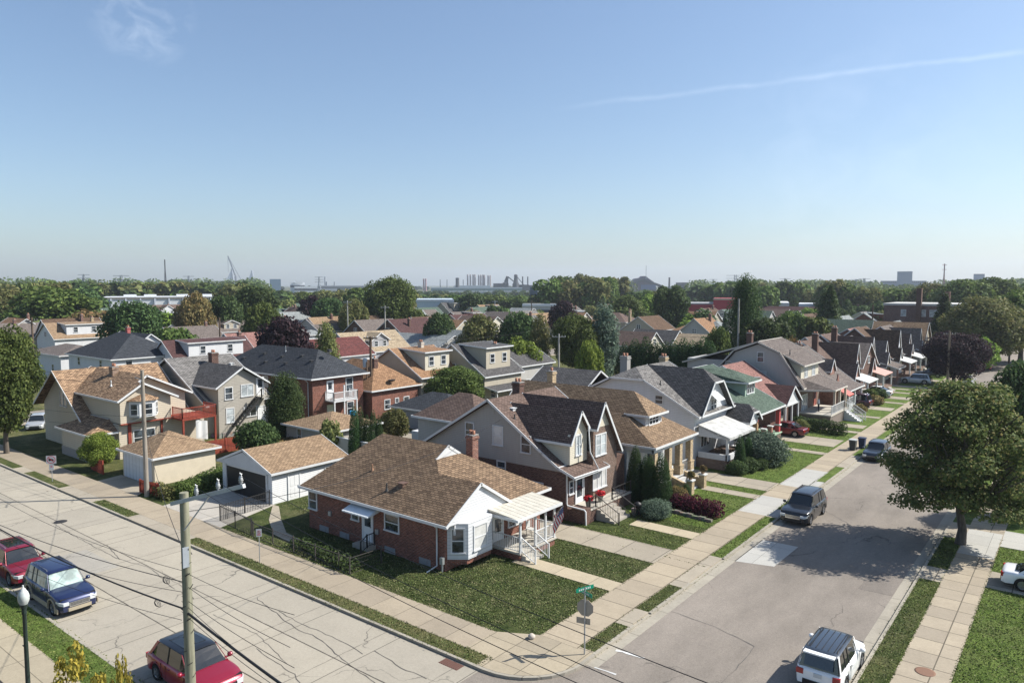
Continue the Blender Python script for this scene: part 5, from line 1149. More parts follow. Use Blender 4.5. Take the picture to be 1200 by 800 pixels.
    m = MB(); m.box(-72,-71.9,35.4,39,0,3.3); part('under_deck_shade', m, BLACK, t)  # black sheet paints the shade in the bay below the deck
    lh = thing('hanging_laundry', 'white cloths hanging below the red deck of the beige house', 'laundry', (-68.7,36.4,2.4)); m = MB()
    m.grid([[(-68.75+.06*math.sin(9*k), 36.9+1.2*k, z-.3*k) for k in [j/8 for j in range(9)]] for z in (3.25,2.6,1.9,1.4)], True); part('sheet', m, plain((.6,.6,.58)), lh)
W1()
hedge_fence(-66.5, 27.2, -69.4, 27.4, 1.3, 'red board fence beside the white door of the beige garage', REDW)
hedge_fence(-58.4, 26.6, -55.9, 26.9, 1.15, 'red picket fence at the foot of the utility pole by the beige garage', REDW)
hedge_fence(-66.0, 36.2, -66.0, 40.0, 1.5, 'red board fence below the red deck', REDW)
def W2():
    t = thing('taupe_house', 'taupe-sided two-storey house with a grey roof and an outside back staircase', 'house', (-79, 44, 0))
    x0, x1, y0, y1 = -90, -73.6, 40.9, 48.2
    m = MB(); m.box(x0, x1, y0, y1, .6, 4.0); gable_end(m, '-y', x0, x1, y0, 3.99, 7.9, .2); gable_end(m, '+y', x0, x1, y1, 3.99, 7.9, .2); m.box(-80,-72.5,41.5,47.0,.6,5.7); gable_end(m, '+x', 41.5, 47.0, -72.5, 5.69, 7.3, .2); part('wall', m, SD_TAUPE, t)
    m = MB(); m.box(x0-.05, x1+.05, y0-.05, y1+.05, 0, .6); m.box(-80,-72.45,41.45,47.05,0,.6); part('foundation', m, stone((.3,.28,.25)), t)
    roof(t, gable(x0, x1, y0, y1, 3.6, 8.15, 'y', .4, .4), SH_GREY); roof(t, gable(-82,-72.5,41.5,47.0,5.55,7.6,'x',.5,.45), SH_DGREY)
    window(t, '+x', (-72.5,42.7,4.8), .8, 1.2, 'glass'); window(t, '+x', (-72.5,44.9,4.9), 1.35, 1.2, 'blind', 'slide'); window(t, '+x', (-72.5,42.8,2.4), .8, 1.5, 'blind'); window(t, '+x', (-72.5,45.2,2.5), 1.4, .95, 'glass', 'slide')
    door(t, '+x', (-72.5,46.5,4.2), .8, 1.9, lite=.9); door(t, '+x', (-72.5,46.6,1.0), .8, 1.9)
    m = MB(); m.box(-72.5,-71.2,45.9,47.2,4.05,4.15); part('stair_landing', m, DECKP, t); rail(t, [(-71.2,45.9,4.15),(-71.2,47.2,4.15)], .9, IRON, .2, w=.03)
    m = MB(); m.bar((-71.4,45.9,4.1),(-71.4,42.9,1.2),.05,.2); m.bar((-72.3,45.9,4.1),(-72.3,42.9,1.2),.05,.2); [m.box(-72.3,-71.4,45.9-k*.3-.3,45.9-k*.3,4.0-k*.29-.04,4.0-k*.29) for k in range(10)]; part('back_stairs', m, IRON, t); rail(t, [(-71.35,45.9,4.1),(-71.35,42.9,1.2)], .9, IRON, .3, w=.03)
    chimney(t, -79.6, 45.1, 6.5, 8.6, .8, .8, BK_DARK); vent(t, -80.6, 43.2, 7.0, .6); vent(t, -76.3, 45.6, 7.0, .6); vent(t, -83, 42.5, 7.7, .2, WHITE, 'box'); vent(t, -79.5, 47.3, 7.1, .2, WHITE, 'box')
W2()
def W3():
    t = thing('hip_roofed_brick_house', 'two-storey red brick house with a dark slate hipped roof and white back balcony', 'house', (-75, 54, 0))
    m = MB(); m.box(-87.5,-68.4,50.5,57.8,0,6.0); part('wall', m, BK_RED, t); roof(t, hip(-87.5,-68.4,50.5,57.8,5.95,8.8,'x',.55), SH_NAVY)
    for x in (-86,-81.5,-77.6,-74.8): window(t, '-y', (x,50.5,4.9), 1.1, 1.2, 'curtain', 'pair'); window(t, '-y', (x,50.5,2.2), 1.1, 1.2, 'glass')
    window(t, '+x', (-68.4,55.7,4.75), .9, 1.5, 'glass'); window(t, '+x', (-68.4,55.8,1.9), .9, 1.5, 'glass'); door(t, '+x', (-68.4,52.9,3.4), .8, 2.0, lite=.8); door(t, '+x', (-68.4,52.9,.6), .8, 2.0, (.6,.6,.45))
    m = MB(); m.box(-68.4,-66.8,52.2,55.6,3.15,3.3); part('balcony', m, WHITE, t); rail(t, [(-68.3,52.2,3.3),(-66.8,52.2,3.3),(-66.8,55.6,3.3),(-68.3,55.6,3.3)], .95, WHITE, .12, w=.05)
    posts(t, [(-66.85,52.3),(-66.85,53.7),(-66.85,55.5)], 0, 4.9 if False else 3.2, .14, name='balcony_post'); m = MB(); m.box(-66.92,-66.78,53.63,53.77,3.3,5.0); part('balcony_post', m, WHITE, t)
    for k, (x, y) in enumerate(((-84,51.8),(-81,52.8),(-79,51.6),(-77,52.6),(-75,51.7),(-73.6,53),(-71,52.4),(-70,54.2),(-71.5,55))): vent(t, x, y, 5.95+2.85*min(1, (y-49.95 if y < 54 else 58.35-y)/4.2)-.04, .1, None, 'box')
    vent(t, -77.5, 53.4, 8.3, .7, GALV); downspout(t, -69.1, 50.4, 5.8, 0, -.4)
W3()
hm = thing('blue_barrel', 'bright blue plastic tub under the white back balcony', 'tub', (-66.5,54.6,0)); m = MB(); m.lathe([(.3,0),(.38,.9),(.33,.95)], (-66.5,54.6,1.0), 14); part('tub', m, plain((.05,.35,.65),.4), hm); m = MB(); m.box(-66.9,-66.1,54.2,55.0,0,1.0); part('crate', m, wood((.3,.25,.2)), hm)
t = simple_house('brick_bungalow', 'orange-roofed brick bungalow directly behind the tall utility pole', -73.5, 62.2, 12, 7.6, 3.75, 6.9, 'x', SH_ORNG, BK_RED, kind='hip', win=False)
chimney(t, -70.4, 61.4, 4.6, 7.2, .6, .6, BK_DARK); window(t, '+x', (-67.5,60.8,1.8), .8, 1.1); window(t, '+x', (-67.5,64.0,1.8), .8, 1.1); window(t, '+x', (-67.5,62.4,1.8), .5, 1.1)
m = MB(); m.lathe([(.02,-.1),(.35,0),(.5,.15)], (-67.6,61.7,4.6), 14); m.tube([(-67.6,61.7,4.0),(-67.6,61.7,4.6)], .03, 5); part('satellite_dish', m, IRON, t)
t = simple_house('dormered_house', 'orange-roofed house with a long shed dormer and tan side gable', -73, 70.4, 11.4, 7.8, 4.5, 8.0, 'y', SH_ORNG, SD_TAN, dormer=('+x', 4.6, 'shed'), low=SD_CREAM, chim=(1.2, .5, .6, plain((.5,.45,.38))), win=False)
window(t, '-y', (-74.5,66.5,4.6), .7, 1.0); window(t, '+x', (-67.3,68,1.8), .8, 1.3); window(t, '+x', (-67.3,72,1.8), .8, 1.3)
# ---------------------------------------------------------------- houses farther off
SDC = dict(white=SD_WHITE, grey=SD_GREY, lgrey=SD_LGREY, beige=SD_BEIGE, cream=SD_CREAM, blue=SD_BLUE, tan=SD_TAN, red=BK_RED, dark=BK_DARK, brn=BK_BRN, orange=BK_ORG, taupe=SD_TAUPE, pale=SD_PALE)
SHC = dict(brown=SH_BROWN, tan=SH_TAN, gold=SH_GOLD, dkbr=SH_DKBR, grey=SH_GREY, navy=SH_NAVY, green=SH_GREEN, orange=SH_ORNG, red=SH_RED, pink=SH_PINK, mar=SH_MAR, ltg=SH_LTG, gbr=SH_GBR, beige=SH_BEIGE, dgrey=SH_DGREY)
def HP(px, py, zr, label, rc, wc, axis='y', wx=8.5, wy=11, ze=None, d=None, name='house', **k):
    """a house whose ridge centre is seen at px, py"""
    p = at(px, py, zr) if d is None else far(px, py, d)
    if k.get('dormer') and len(k['dormer']) == 2: k['dormer'] = k['dormer'] + ('shed',)
    return simple_house(name, label, p.x, p.y, wx, wy, ze if ze else zr*.55, zr, axis, SHC[rc], SDC[wc], **k)
HP(22, 378, 7.5, 'long brown-roofed house with a small chimney at the far left edge', 'gbr', 'tan', 'y', 9, 22, 4.2, chim=(.4,-1))
HP(90, 377, 8.0, 'grey-gabled white house with a tan roof and broad shed dormer on the left', 'gold', 'white', 'y', 10, 13, 4.6, dormer=('+x',7.5), chim=(.6,3,.9,BK_TAN))
HP(84, 403, 5.6, 'low white house with a mauve-brown hipped roof right of the big left tree', 'gbr', 'white', 'x', 14, 9, 4.2, kind='hip')
HP(146, 390, 8.6, 'white house with a navy-black hipped roof and red chimney behind the bay-windowed house', 'navy', 'white', 'x', 16, 11, 5.2, kind='hip', chim=(-1,1,.8,brick((.4,.05,.05),(.3,.04,.04))))
p = at(176, 391, 8.0); simple_house('house', 'white house with a wide front gable and picture window beside the navy-black roof', p.x-5.5, p.y, 11, 9, 4.4, 8.0, 'x', SH_NAVY, SD_WHITE)
HP(240, 396, 7.6, 'white house with a red-brown roof and long windowed dormer', 'mar', 'white', 'y', 9, 14, 4.0, dormer=('+x',9.5))
HP(222, 382, 6.8, 'plain brown-roofed house behind a leafy shrub, left of centre', 'gbr', 'orange', 'y', 9, 12, 4.0, chim=(0,4))
HP(262, 374, 7.6, 'beige house with a grey-brown roof and cream side gable', 'gbr', 'tan', 'y', 9, 12, 4.6, dormer=('+x',4,'gable'))
HP(296, 389, 7.6, 'pale blue-grey gabled house with a faded pink roof', 'pink', 'blue', 'y', 9, 11, 4.4, chim=(3,-4.6,0.3))
HP(190, 357, 9.0, 'dark-roofed house with white-trimmed front gable before the long warehouse', 'dkbr', 'white', 'y', 11, 15, 5, dormer=('+x',5,'gable'))
HP(208, 370, 7.4, 'small white house with a dark gabled roof below the autumn-tinted tree', 'dkbr', 'white', 'x', 11, 9, 4.4)
HP(352, 360, 8.6, 'white half-timbered house with a dark brown front gable', 'dkbr', 'cream', 'x', 12, 9, 5.0, chim=(-3,0))
HP(383, 371, 7.6, 'blue-grey gabled house with a gold roof half hidden by trees', 'gold', 'blue', 'y', 9, 12, 4.2)
HP(364, 386, 4.6, 'small house with a pale blue-grey hipped roof', 'ltg', 'white', 'y', 7, 7, 3.4, kind='hip', win=False)
HP(388, 396, 6.8, 'white house with a maroon roof behind the slate-roofed brick house', 'red', 'white', 'y', 9, 12, 3.8)
HP(430, 388, 7.4, 'white house with a light beige roof and gabled upper dormer', 'beige', 'pale', 'y', 9.5, 14, 3.8, dormer=('+x',4.2,'gable'), winstyle='glass')
HP(438, 374, 7.6, 'brick house with a grey-brown roof, left of the red-brown brick one', 'gbr', 'dark', 'y', 9, 12, 4.2)
HP(478, 373, 8.0, 'dark brick house with a red-brown roof and massive chimney', 'mar', 'dark', 'y', 10, 13, 4.4, chim=(2.5,-2,.0,BK_DARK))
HP(498, 391, 5.8, 'long low house with a pale teal roof and white front gable', 'ltg', 'lgrey', 'x', 17, 9, 3.6)
HP(530, 386, 6.8, 'small pale blue gabled house beside the teal roof', 'ltg', 'blue', 'x', 9, 7, 4.4)
HP(553, 401, 8.3, 'tan gabled house with a dark grey roof and boxy upper dormer', 'dgrey', 'tan', 'y', 11.5, 8, 4.2, dormer=('+x',5.2), chim=(3,1.5,-.2,BLACK), porch=('+x', SH_DGREY))
HP(605, 396+10, 7.0, 'grey-sided wing house with a dark roof behind the tan gabled house', 'dgrey', 'lgrey', 'y', 8, 8, 4.6)
HP(492, 363, 8.0, 'brown-roofed house right of the great green tree', 'gbr', 'brn', 'y', 10, 14, 4.4); HP(548, 368, 7.8, 'house with a red-brown roof and small white dormer in the distance', 'mar', 'tan', 'y', 10, 14, 4.2, dormer=('+x',5,'gable'))
HP(524, 374, 7.2, 'orange-roofed house partly hidden by dark trees', 'orange', 'tan', 'x', 12, 9, 4.0); HP(590, 365, 8.0, 'brown-roofed house with a white gable, centre distance', 'gbr', 'white', 'x', 13, 11, 4.4, dormer=('+y',4,'gable'))
HP(628, 367, 7.2, 'beige house with a flat-looking tan roof in the centre distance', 'tan', 'beige', 'y', 9, 14, 4.2); HP(665, 361, 8.0, 'grey gabled house behind the round purple tree', 'gbr', 'lgrey', 'y', 10, 14, 4.4); HP(688, 370, 7.2, 'tan-roofed house right of the purple tree', 'tan', 'tan', 'x', 14, 9, 4.2)
HP(722, 366, 7.4, 'dark brown hipped-roof house with a cream chimney', 'dkbr', 'taupe', 'x', 13, 11, 4.6, kind='hip', chim=(4,2,.8,BK_TAN)); HP(760, 370, 8.0, 'brown gabled house just left of the dark round tree', 'brown', 'tan', 'y', 10, 11, 4.4, chim=(-3.5,-4,.9,BK_TAN))
HP(742, 388, 6.8, 'cream gabled house with a brown roof above the clipped evergreens', 'dkbr', 'cream', 'x', 10, 7, 4.0); HP(770, 386, 6.8, 'cream gabled house with a charcoal roof above the clipped evergreens', 'dgrey', 'cream', 'x', 10, 7, 4.0)
HP(817, 378, 6.6, 'house with an orange hipped roof and bright red chimney', 'orange', 'white', 'x', 11, 9, 4.4, kind='hip', chim=(-.8,0,.9,brick((.4,.04,.04),(.3,.03,.03)))); HP(812, 391, 6.2, 'small grey-white house below the orange hipped roof', 'beige', 'lgrey', 'x', 9, 7, 4.0)
HP(840, 376, 7.0, 'brick house with a pale grey hipped roof', 'ltg', 'red', 'y', 9, 10, 4.4, kind='hip'); HP(824, 364, 7.2, 'grey-roofed house with a white gable peak before the red building', 'ltg', 'white', 'y', 10, 10, 4.4); HP(852, 362, 7.2, 'grey-green roofed house left of the tall dark spruce', 'green', 'lgrey', 'y', 10, 10, 4.4)
HP(905, 362, 7.4, 'white house with a dark roof behind the tall dark spruce', 'dkbr', 'white', 'x', 12, 9, 4.4); HP(907, 376, 7.4, 'brown-roofed house right of the tall dark spruce', 'dkbr', 'beige', 'y', 10, 12, 4.0); HP(985, 374, 8.6, 'house with a steep grey-green roof and orange brick gable', 'green', 'orange', 'x', 14, 10, 4.4)
HP(930, 359, 7.5, 'long tan-walled building with a dark red roof', 'mar', 'tan', 'x', 26, 9, 4.6); HP(893, 384, 7.0, 'brown-roofed house below the spruce, behind the gambrel house', 'dkbr', 'beige', 'x', 9, 9, 4.2)
HP(955, 393, 8.0, 'dark mauve roof right behind the gambrel house', 'dkbr', 'dark', 'y', 9, 10, 4.4)

# the row of steep brick houses along the street
def tudor(y, label, rc, front, porchc, chim=True, zr=7.9, x1=-27.2, w=8.0, fy=.3, big=True):
    t = thing('steep_gabled_house', label, 'house', (x1-6, y, 0)); y0, y1 = y-w/2, y+w/2
    x1 -= max(0, (y-110))*.012
    m = MB(); m.box(x1-12, x1, y0, y1, 0, 3.6); gable_end(m, '-y', x1-12, x1, y0, 3.6, zr-.2); gable_end(m, '+y', x1-12, x1, y1, 3.6, zr-.2); part('wall', m, BK_DARK, t)
    roof(t, gable(x1-12, x1, y0, y1, 3.4, zr, 'y', .4, .35), SHC[rc])
    g0, g1 = y-w*.32+fy*w, y+w*.16+fy*w*.6
    m = MB(); m.box(x1-5, x1+.5, g0, g1, 0, 3.9); gable_end(m, '+x', g0, g1, x1+.5, 3.89, zr-.6, .2); f = part('front_gable', m, SDC[front], t); roof(f, gable(x1-6, x1+.5, g0, g1, 3.7, zr-.35, 'x', .25, .15), SHC[rc])
    h0, h1 = y-w*.46, y-w*.1
    m = MB(); m.box(x1-4, x1+1.3, h0, h1, 0, 3.0); gable_end(m, '+x', h0, h1, x1+1.3, 2.99, 5.0, .2); f2 = part('entry_gable', m, SDC[front], t); roof(f2, gable(x1-5, x1+1.3, h0, h1, 2.85, 5.25, 'x', .2, .15), SHC[rc])
    window(f, '+x', (x1+.5, (g0+g1)/2, 4.6), .8, 1.3); window(f, '+x', (x1+.5, (g0+g1)/2, 2.1), 1.6, 1.3, 'glass', 'pair'); window(t, '-y', (x1-4, y0, 2.1), .8, 1.1); window(t, '-y', (x1-8, y0, 4.5), .8, 1.1)
    if porchc in (SH_GBR, SH_DKBR): roof(t, [[(x1+.5,y0+.5,3.6),(x1+3.2,y0+.5,2.75),(x1+3.2,y1-1.5,2.75),(x1+.5,y1-1.5,3.6)]], porchc, name='porch_roof'); m = MB(); m.box(x1+.6,x1+3.1,y0+.5,y1-1.5,0,.8); part('porch_base', m, BK_BRN, t); posts(t, [(x1+3.0,y0+.7),(x1+3.0,y1-1.7)], .8, 2.7, .25, BK_ORG); return
    m = MB(); m.prism([(x1+.5,y0+.5,3.5),(x1+3.2,y0+.5,2.75),(x1+3.2,y1-1.5,2.75),(x1+.5,y1-1.5,3.5)], (0,0,-.12)); part('porch_roof', m, porchc, t); posts(t, [(x1+3.0,y0+.7),(x1+3.0,y1-1.7)], .8, 2.7, .2)
    m = MB(); m.box(x1, x1+3.1, y0+.5, y1-1.5, 0, .8); part('porch_base', m, BK_BRN, t); steps(t, '+x', (x1+3.1, y, .8), 1.5, 4, .2, .3)
    if chim: chimney(t, x1-4.2, y0+.6, 4, zr+1.1, .8, .6, BK_DARK)
PW = plain((.54,.54,.52), .5); PPK = plain((.5,.3,.25), .6)
t = thing('brown_roofed_house', 'brown-roofed house with a brick dormer and white porch, right after the gambrel house', 'house', (-32, 103.5, 0))
m = MB(); m.box(-38,-26.5,100,108,0,3.4); gable_end(m, '-y', -38, -26.5, 100, 3.4, 7.4); gable_end(m, '+y', -38, -26.5, 108, 3.4, 7.4); part('wall', m, BK_DARK, t); roof(t, gable(-38,-25.6,100,108,3.2,7.8,'y',.4,.3), SH_GBR)
m = MB(); m.box(-31,-27,102.6,104.8,3.9,5.0); gable_end(m, '+x', 102.6, 104.8, -27, 4.99, 6.3, .15); d = part('dormer', m, BK_ORG, t); roof(d, gable(-32,-27,102.6,104.8,4.9,6.5,'x',.2,.15), SH_GBR)
m = MB(); m.box(-26.5,-24.2,100.3,107,0,.9); part('porch_base', m, WHITE, t); roof(t, [[(-26.4,100,3.7),(-23.8,100,2.9),(-23.8,107.4,2.9),(-26.4,107.4,3.7)]], SH_GBR, name='porch_roof'); posts(t, [(-24.1,100.4),(-24.1,103.5),(-24.1,107)], .9, 2.9, .2); rail(t, [(-24.2,100.4,.9),(-24.2,107,.9)]); chimney(t, -30.6, 100.6, 4, 8.6, .7, .6, BK_DARK)
t = thing('entry_canopy', 'small brick gable with a red awning at the gambrel house side entrance', 'porch', (-25, 97.6, 0)); m = MB(); m.box(-27.5,-24.8,97.2,98.9,0,3.6); gable_end(m, '+x', 97.2, 98.9, -24.8, 3.59, 5.2, .15); part('wall', m, BK_ORG, t); m = MB(); m.prism([(-24.8,97.0,3.5),(-23.2,97.0,2.7),(-23.2,99.4,2.7),(-24.8,99.4,3.5)], (0,0,-.1)); part('awning', m, plain((.5,.12,.09)), t)
tudor(114.5, 'steep brown-roofed brick house with a wide white awning porch', 'dkbr', 'orange', PW, zr=8.2)
tudor(125, 'steep brick house with a pinkish porch roof, next after the white awning one', 'dkbr', 'orange', PPK, zr=8.6, fy=.2)
tudor(136, 'steep brown house with cream front gable and brick porch posts', 'gbr', 'cream', SH_GBR, chim=False, zr=7.4, fy=.1); tudor(147, 'brown-roofed house with tall white front gable before the purple maple', 'brown', 'white', PW, chim=False, zr=8.6, fy=.15)
for k, (y, rc, fr, lb) in enumerate(((158, 'dkbr', 'orange', 'first dark steep roof beyond the white-gabled house'), (169, 'gbr', 'tan', 'grey-brown roofed house beside the brick apartment block'), (180, 'ltg', 'beige', 'pale grey-roofed house left of the dark spruce near the street'), (191, 'dkbr', 'red', 'dark-roofed house behind the purple maple'))): tudor(y, lb, rc, fr, SH_DKBR if k % 2 else PW, chim=False, zr=7.4+.5*(k % 3), fy=.2 if k % 2 else .05)
for k, (px, py, zr, rc, wc, lb) in enumerate(((1018,378,7.5,'gbr','orange','small brown gable with a white vent, left of the apartment block'), (1056,377,8.5,'tan','tan','tan-roofed house in front of the brick apartment block'), (1000,384,7.5,'pink','orange','pinkish-roofed brick house in the street row behind'), (978,400,7.6,'gbr','dark','brown-roofed rear house between chimneys'))): HP(px, py, zr, lb, rc, wc, 'x' if k % 2 else 'y', 10, 9, 4.2)

# apartment block
p = far(1036, 357.5, 205)
t = thing('apartment_block', 'three-storey dark brick apartment block with a flat pale roof and two chimneys', 'apartment building', (p.x, p.y, 0)); zt = p.z
W_, L_ = 23, 16; X0, Y0 = p.x+W_, p.y
m = MB(); m.box(X0-W_, X0, Y0, Y0+L_, 0, zt); part('wall', m, brick((.13,.05,.04),(.09,.035,.03)), t); m = MB(); m.box(X0-W_-.2, X0+.2, Y0-.2, Y0+L_+.2, zt, zt+.5); part('parapet', m, plain((.5,.49,.46),.8), t)
for z in (zt-1.8, zt-4.9, zt-8.0):
    for k in range(3): window(t, '+x', (X0, Y0+2.5+k*5, z), 1.9, 1.5, 'blind', 'pair')
    for k, dx in enumerate((4.4, 8.6, 11.2, 14.6, 17.4, 20.6)): window(t, '-y', (X0-W_+dx, Y0, z), (1.0, 1.1, 2.2, 2.2, 2.2, 1.1)[k], 1.5, 'blind', 'dh' if k in (0,1,5) else 'pair')
for xx, h in ((X0-W_+7.2, 4.2), (X0-W_+12.2, 3.4)): m = MB(); m.box(xx, xx+1.1, Y0-.9 if h > 4 else Y0+6, Y0+.3 if h > 4 else Y0+7, 0, zt+h); part('chimney', m, BK_DARK, t)

# filler houses, one by one, between the trees of the distance
g = random.Random(11); cnt = 0
rcn = ['dkbr','gbr','brown','tan','dgrey','ltg','mar','orange','green','grey']; rct = ['dark brown','grey-brown','brown','tan','dark grey','pale grey','maroon','orange','green','grey']; wcn = ['white','cream','tan','red','lgrey','beige']; wct = ['white','cream','tan','brick','light grey','beige']
LABS = {}
for row, (d, py) in enumerate(((205, 371), (240, 366), (285, 361), (330, 357))):
    px = 20 + row*13
    while px < 1130:
        i = g.randrange(10); j = g.randrange(6); q = far(px, py, d + g.uniform(-12, 12))
        if not (-24 < q.x < 2) and not (-112 < q.x < -95) and not (1020 < px < 1110):
            k = 'far %s-roofed %s house' % (rct[i], wct[j])
            reg = 'at the left' if px < 240 else 'left of centre' if px < 480 else 'in the middle' if px < 720 else 'right of centre' if px < 960 else 'at the right'
            lab = '%s %s, row %s of the distant roofs' % (k, reg, ('nearest','second','third','farthest')[row]); n = LABS.get(lab, 0); LABS[lab] = n+1
            if n == 0: simple_house('distant_house', lab, q.x, q.y, 9+g.random()*3, 10+g.random()*4, 3.9, 7.2+g.random()*1.4, g.choice('xyy'), SHC[rcn[i]], SDC[wcn[j]], group='distant houses among the trees', chim=(1,2,.8) if g.random() < .6 else None, dormer=('+x', 4, 'shed') if g.random() < .4 else None, win=row < 2)
        px += g.uniform(44, 74)
# ---------------------------------------------------------------- trees and shrubs
hero_tree(-5.9, 53.3, 10.6, 11.6, 'large spreading green-brown maple on the right verge shading the street')
T = tree_px
T('green_vase', 0, 388, 86, 78, 'large green tree at the left edge before the silver hatchback', lod=0)
T('green_round', 60, 338, 235, 100, 'wide dark green tree crown at the upper left behind the tan roofs', lod=1); T('olive_round', 15, 341, 260, 70, 'yellowish green tree at the far left skyline'); T('green_round', 98, 352, 260, 34, 'loose green tree left of the long white warehouse')
T('rust_round', 108, 366, 215, 60, 'golden-tinged low tree behind the tan dormered house', lod=2); T('dark_round', 153, 356, 175, 62, 'dense dark dome-shaped tree behind the navy roof'); T('rust_round', 227, 345, 195, 42, 'autumn-tinted tree before the white warehouse')
T('dark_round', 262, 346, 205, 46, 'brown-green tree right of the autumn-tinted one'); T('dark_vase', 296, 338, 215, 66, 'dark tree on the skyline at the left third'); T('green_round', 308, 356, 165, 46, 'mid green tree above the pink-roofed house')
T('green_round', 207, 392-7, 150, 46, 'low leafy shrub tree between the navy roof and the red-brown dormer', lod=2); T('purple_round', 334, 374, 122, 66, 'dark purple-leaved tree behind the slate-roofed brick house', lod=1); T('olive_slim', 383, 387, 104, 38, 'grey-green tree before the maroon roof')
T('purple_round', 363, 350, 235, 28, 'small purple tree beside the half-timbered gable', lod=2); T('dark_round', 386, 351, 225, 44, 'brownish tree left of the pale utility pole'); T('olive_round', 414, 352, 205, 34, 'thin light tree round the pale utility pole'); T('green_round', 418, 338, 300, 40, 'green tree just left of the great round one', lod=2)
T('green_round', 457, 327, 215, 66, 'great round bright green tree rising above the skyline', lod=0); T('dark_round', 516, 368, 160, 38, 'dark green tree behind the teal roof'); T('olive_round', 563, 370, 150, 56, 'olive tree behind the tan gabled house')
T('dark_round', 606, 368, 150, 48, 'dark green tree in the centre behind the grey wing'); T('olive_slim', 632, 375, 130, 34, 'light loose tree left of the T-shaped utility pole'); T('light_round', 610, 398, 112, 48, 'low bright shrub tree beside the dark-roofed wing')
T('green_round', 676, 371, 128, 62, 'bright green tree right of the T-shaped utility pole', lod=0); T('light_round', 690, 402, 100, 38, 'yellow-green shrub tree below the bright green one'); T('blue_slim', 708, 364, 128, 42, 'dull grey-green tree right of the bright one')
T('purple_round', 661, 354, 205, 36, 'small round purple tree in the centre distance'); T('dark_vase', 785, 336, 215, 46, 'tall dark tree above the cream gabled houses', lod=1); T('green_round', 735, 347, 260, 52, 'rounded green tree in the middle distance, left'); T('light_round', 765, 347, 270, 40, 'lighter green tree beside the tall dark one')
T('dark_slim', 875, 334, 135, 48, 'tall dark spruce-like tree right of centre', lod=0); T('dark_round', 900, 372, 130, 66, 'dark broad tree behind the gambrel house', lod=1); T('blue_spruce', 850, 362, 150, 22, 'pale spruce left of the tall dark tree', lod=2); T('green_round', 842, 384, 120, 34, 'green bush tree left of the tall dark spruce base')
T('dark_spruce', 974, 331, 190, 42, 'tall dense blue-black spruce on the skyline', lod=1); T('dark_slim', 970, 345, 192, 34, 'dark tree grown into the tall dense spruce'); T('green_round', 930, 366, 175, 44, 'mid green tree left of the tall spruce'); T('green_round', 955, 372, 172, 40, 'second green tree at the foot of the tall spruce', lod=2); T('rust_shrub', 928, 392, 118, 26, 'rusty bush behind the barn-shaped roof', lod=2)
T('dark_spruce', 1108, 341, 190, 46, 'dark spruce in front of the brick apartment block', lod=1); T('olive_round', 1152, 351, 175, 82, 'big autumn-tinged tree by the far street', lod=0); T('purple_round', 1120, 391, 140, 62, 'dark purple maple over the far parked cars', lod=0); T('green_round', 1200, 342, 190, 70, 'green tree at the right edge of the skyline'); T('light_round', 1150, 396, 165, 34, 'light green low branches beside the purple maple', lod=2)
T('dark_round', 1200, 428, 84, 62, 'dark green tree at the right edge behind the big maple', lod=1); T('green_round', 1205, 505, 62, 62, 'yellow-green tree cut by the right edge beside the big maple', lod=0)
T('blue_shrub', 893, 504, 70.5, 62, 'small grey-leaved ornamental tree before the green-roofed bungalow', lod=0); T('dark_slim', 334, 444, 79, 50, 'dark glossy tree beside the taupe house', lod=0); T('dark_shrub', 300, 490, 74, 50, 'dark bushy growth at the foot of the glossy tree', lod=1)
T('olive_round', 385, 494, 70, 28, 'thin climbing shrub behind the white garage', lod=2); T('green_round', 533, 431, 96, 74, 'big round shrub tree behind the grey gabled house', lod=0); T('olive_round', 461, 480, 77, 36, 'pale leafy bush behind the brick ranch house', lod=1); T('light_round', 487, 411, 112, 26, 'light bush before the beige-roofed white house', lod=2)
T('light_round', 115, 508, 74, 36, 'yellow-green rounded shrub before the sun room', lod=0, var=1)
T('yellow_sapling', 84, 758, 21, 120, 'yellow-leaved young tree at the bottom left corner', lod=1, var=0); T('yellow_sapling', 140, 764, 19, 50, 'second yellow-leaved sapling beside the bottom left tree', lod=1, var=1)
for k, (px, tp) in enumerate(((733,402),(744,398),(757,396),(766,399),(781,401),(790,400),(801,397),(812,400),(824,396),(832,400),(738,406),(750,404),(774,403),(806,403),(818,402))): T('thuja_column', px, tp, 104, 32, 'clipped columnar evergreen in the dark row behind the clipped-gable roof', name='evergreen', group='row of columnar evergreens', lod=1, cat='evergreen', trunk=False)
for k, (px, tp) in enumerate(((415,474),(422,476),(430,487),(437,481),(444,487),(437,507))): p = far(px, tp, (67, 69, 67, 69, 67, 60)[k]); tree('thuja_column', p.x, p.y, p.z, [1.3,1.3,1.1,1.2,1.1,1.1][k], 'small pointed evergreen in the group behind the brick ranch house' if k < 5 else 'lone small pointed evergreen touching the ranch roof ridge', name='evergreen', group='small evergreens behind the ranch house' if k < 5 else None, lod=1, cat='evergreen', trunk=False)
for k, (x, y, h, w) in enumerate(((-26.6,48.8,4.3,1.5),(-25.9,49.1,3.6,1.3),(-25.3,48.7,3.7,1.4),(-24.4,48.8,4.0,1.7))): tree('thuja_column', x, y, h, w, ('tallest narrow evergreen against the grey gabled house wall', 'second narrow evergreen from the grey gabled house', 'third narrow evergreen of the dark clump', 'widest narrow evergreen, nearest the red hedge')[k], name='evergreen', lod=0, cat='evergreen', trunk=False)
for k, (x, y) in enumerate(((-24.1,50.9),(-23.7,51.5))): tree('thuja_column', x, y, 1.35, .95, ('low rounded evergreen before the brick piers, nearer one', 'low rounded evergreen before the brick piers, farther one')[k], name='shrub', lod=1, cat='shrub', trunk=False)
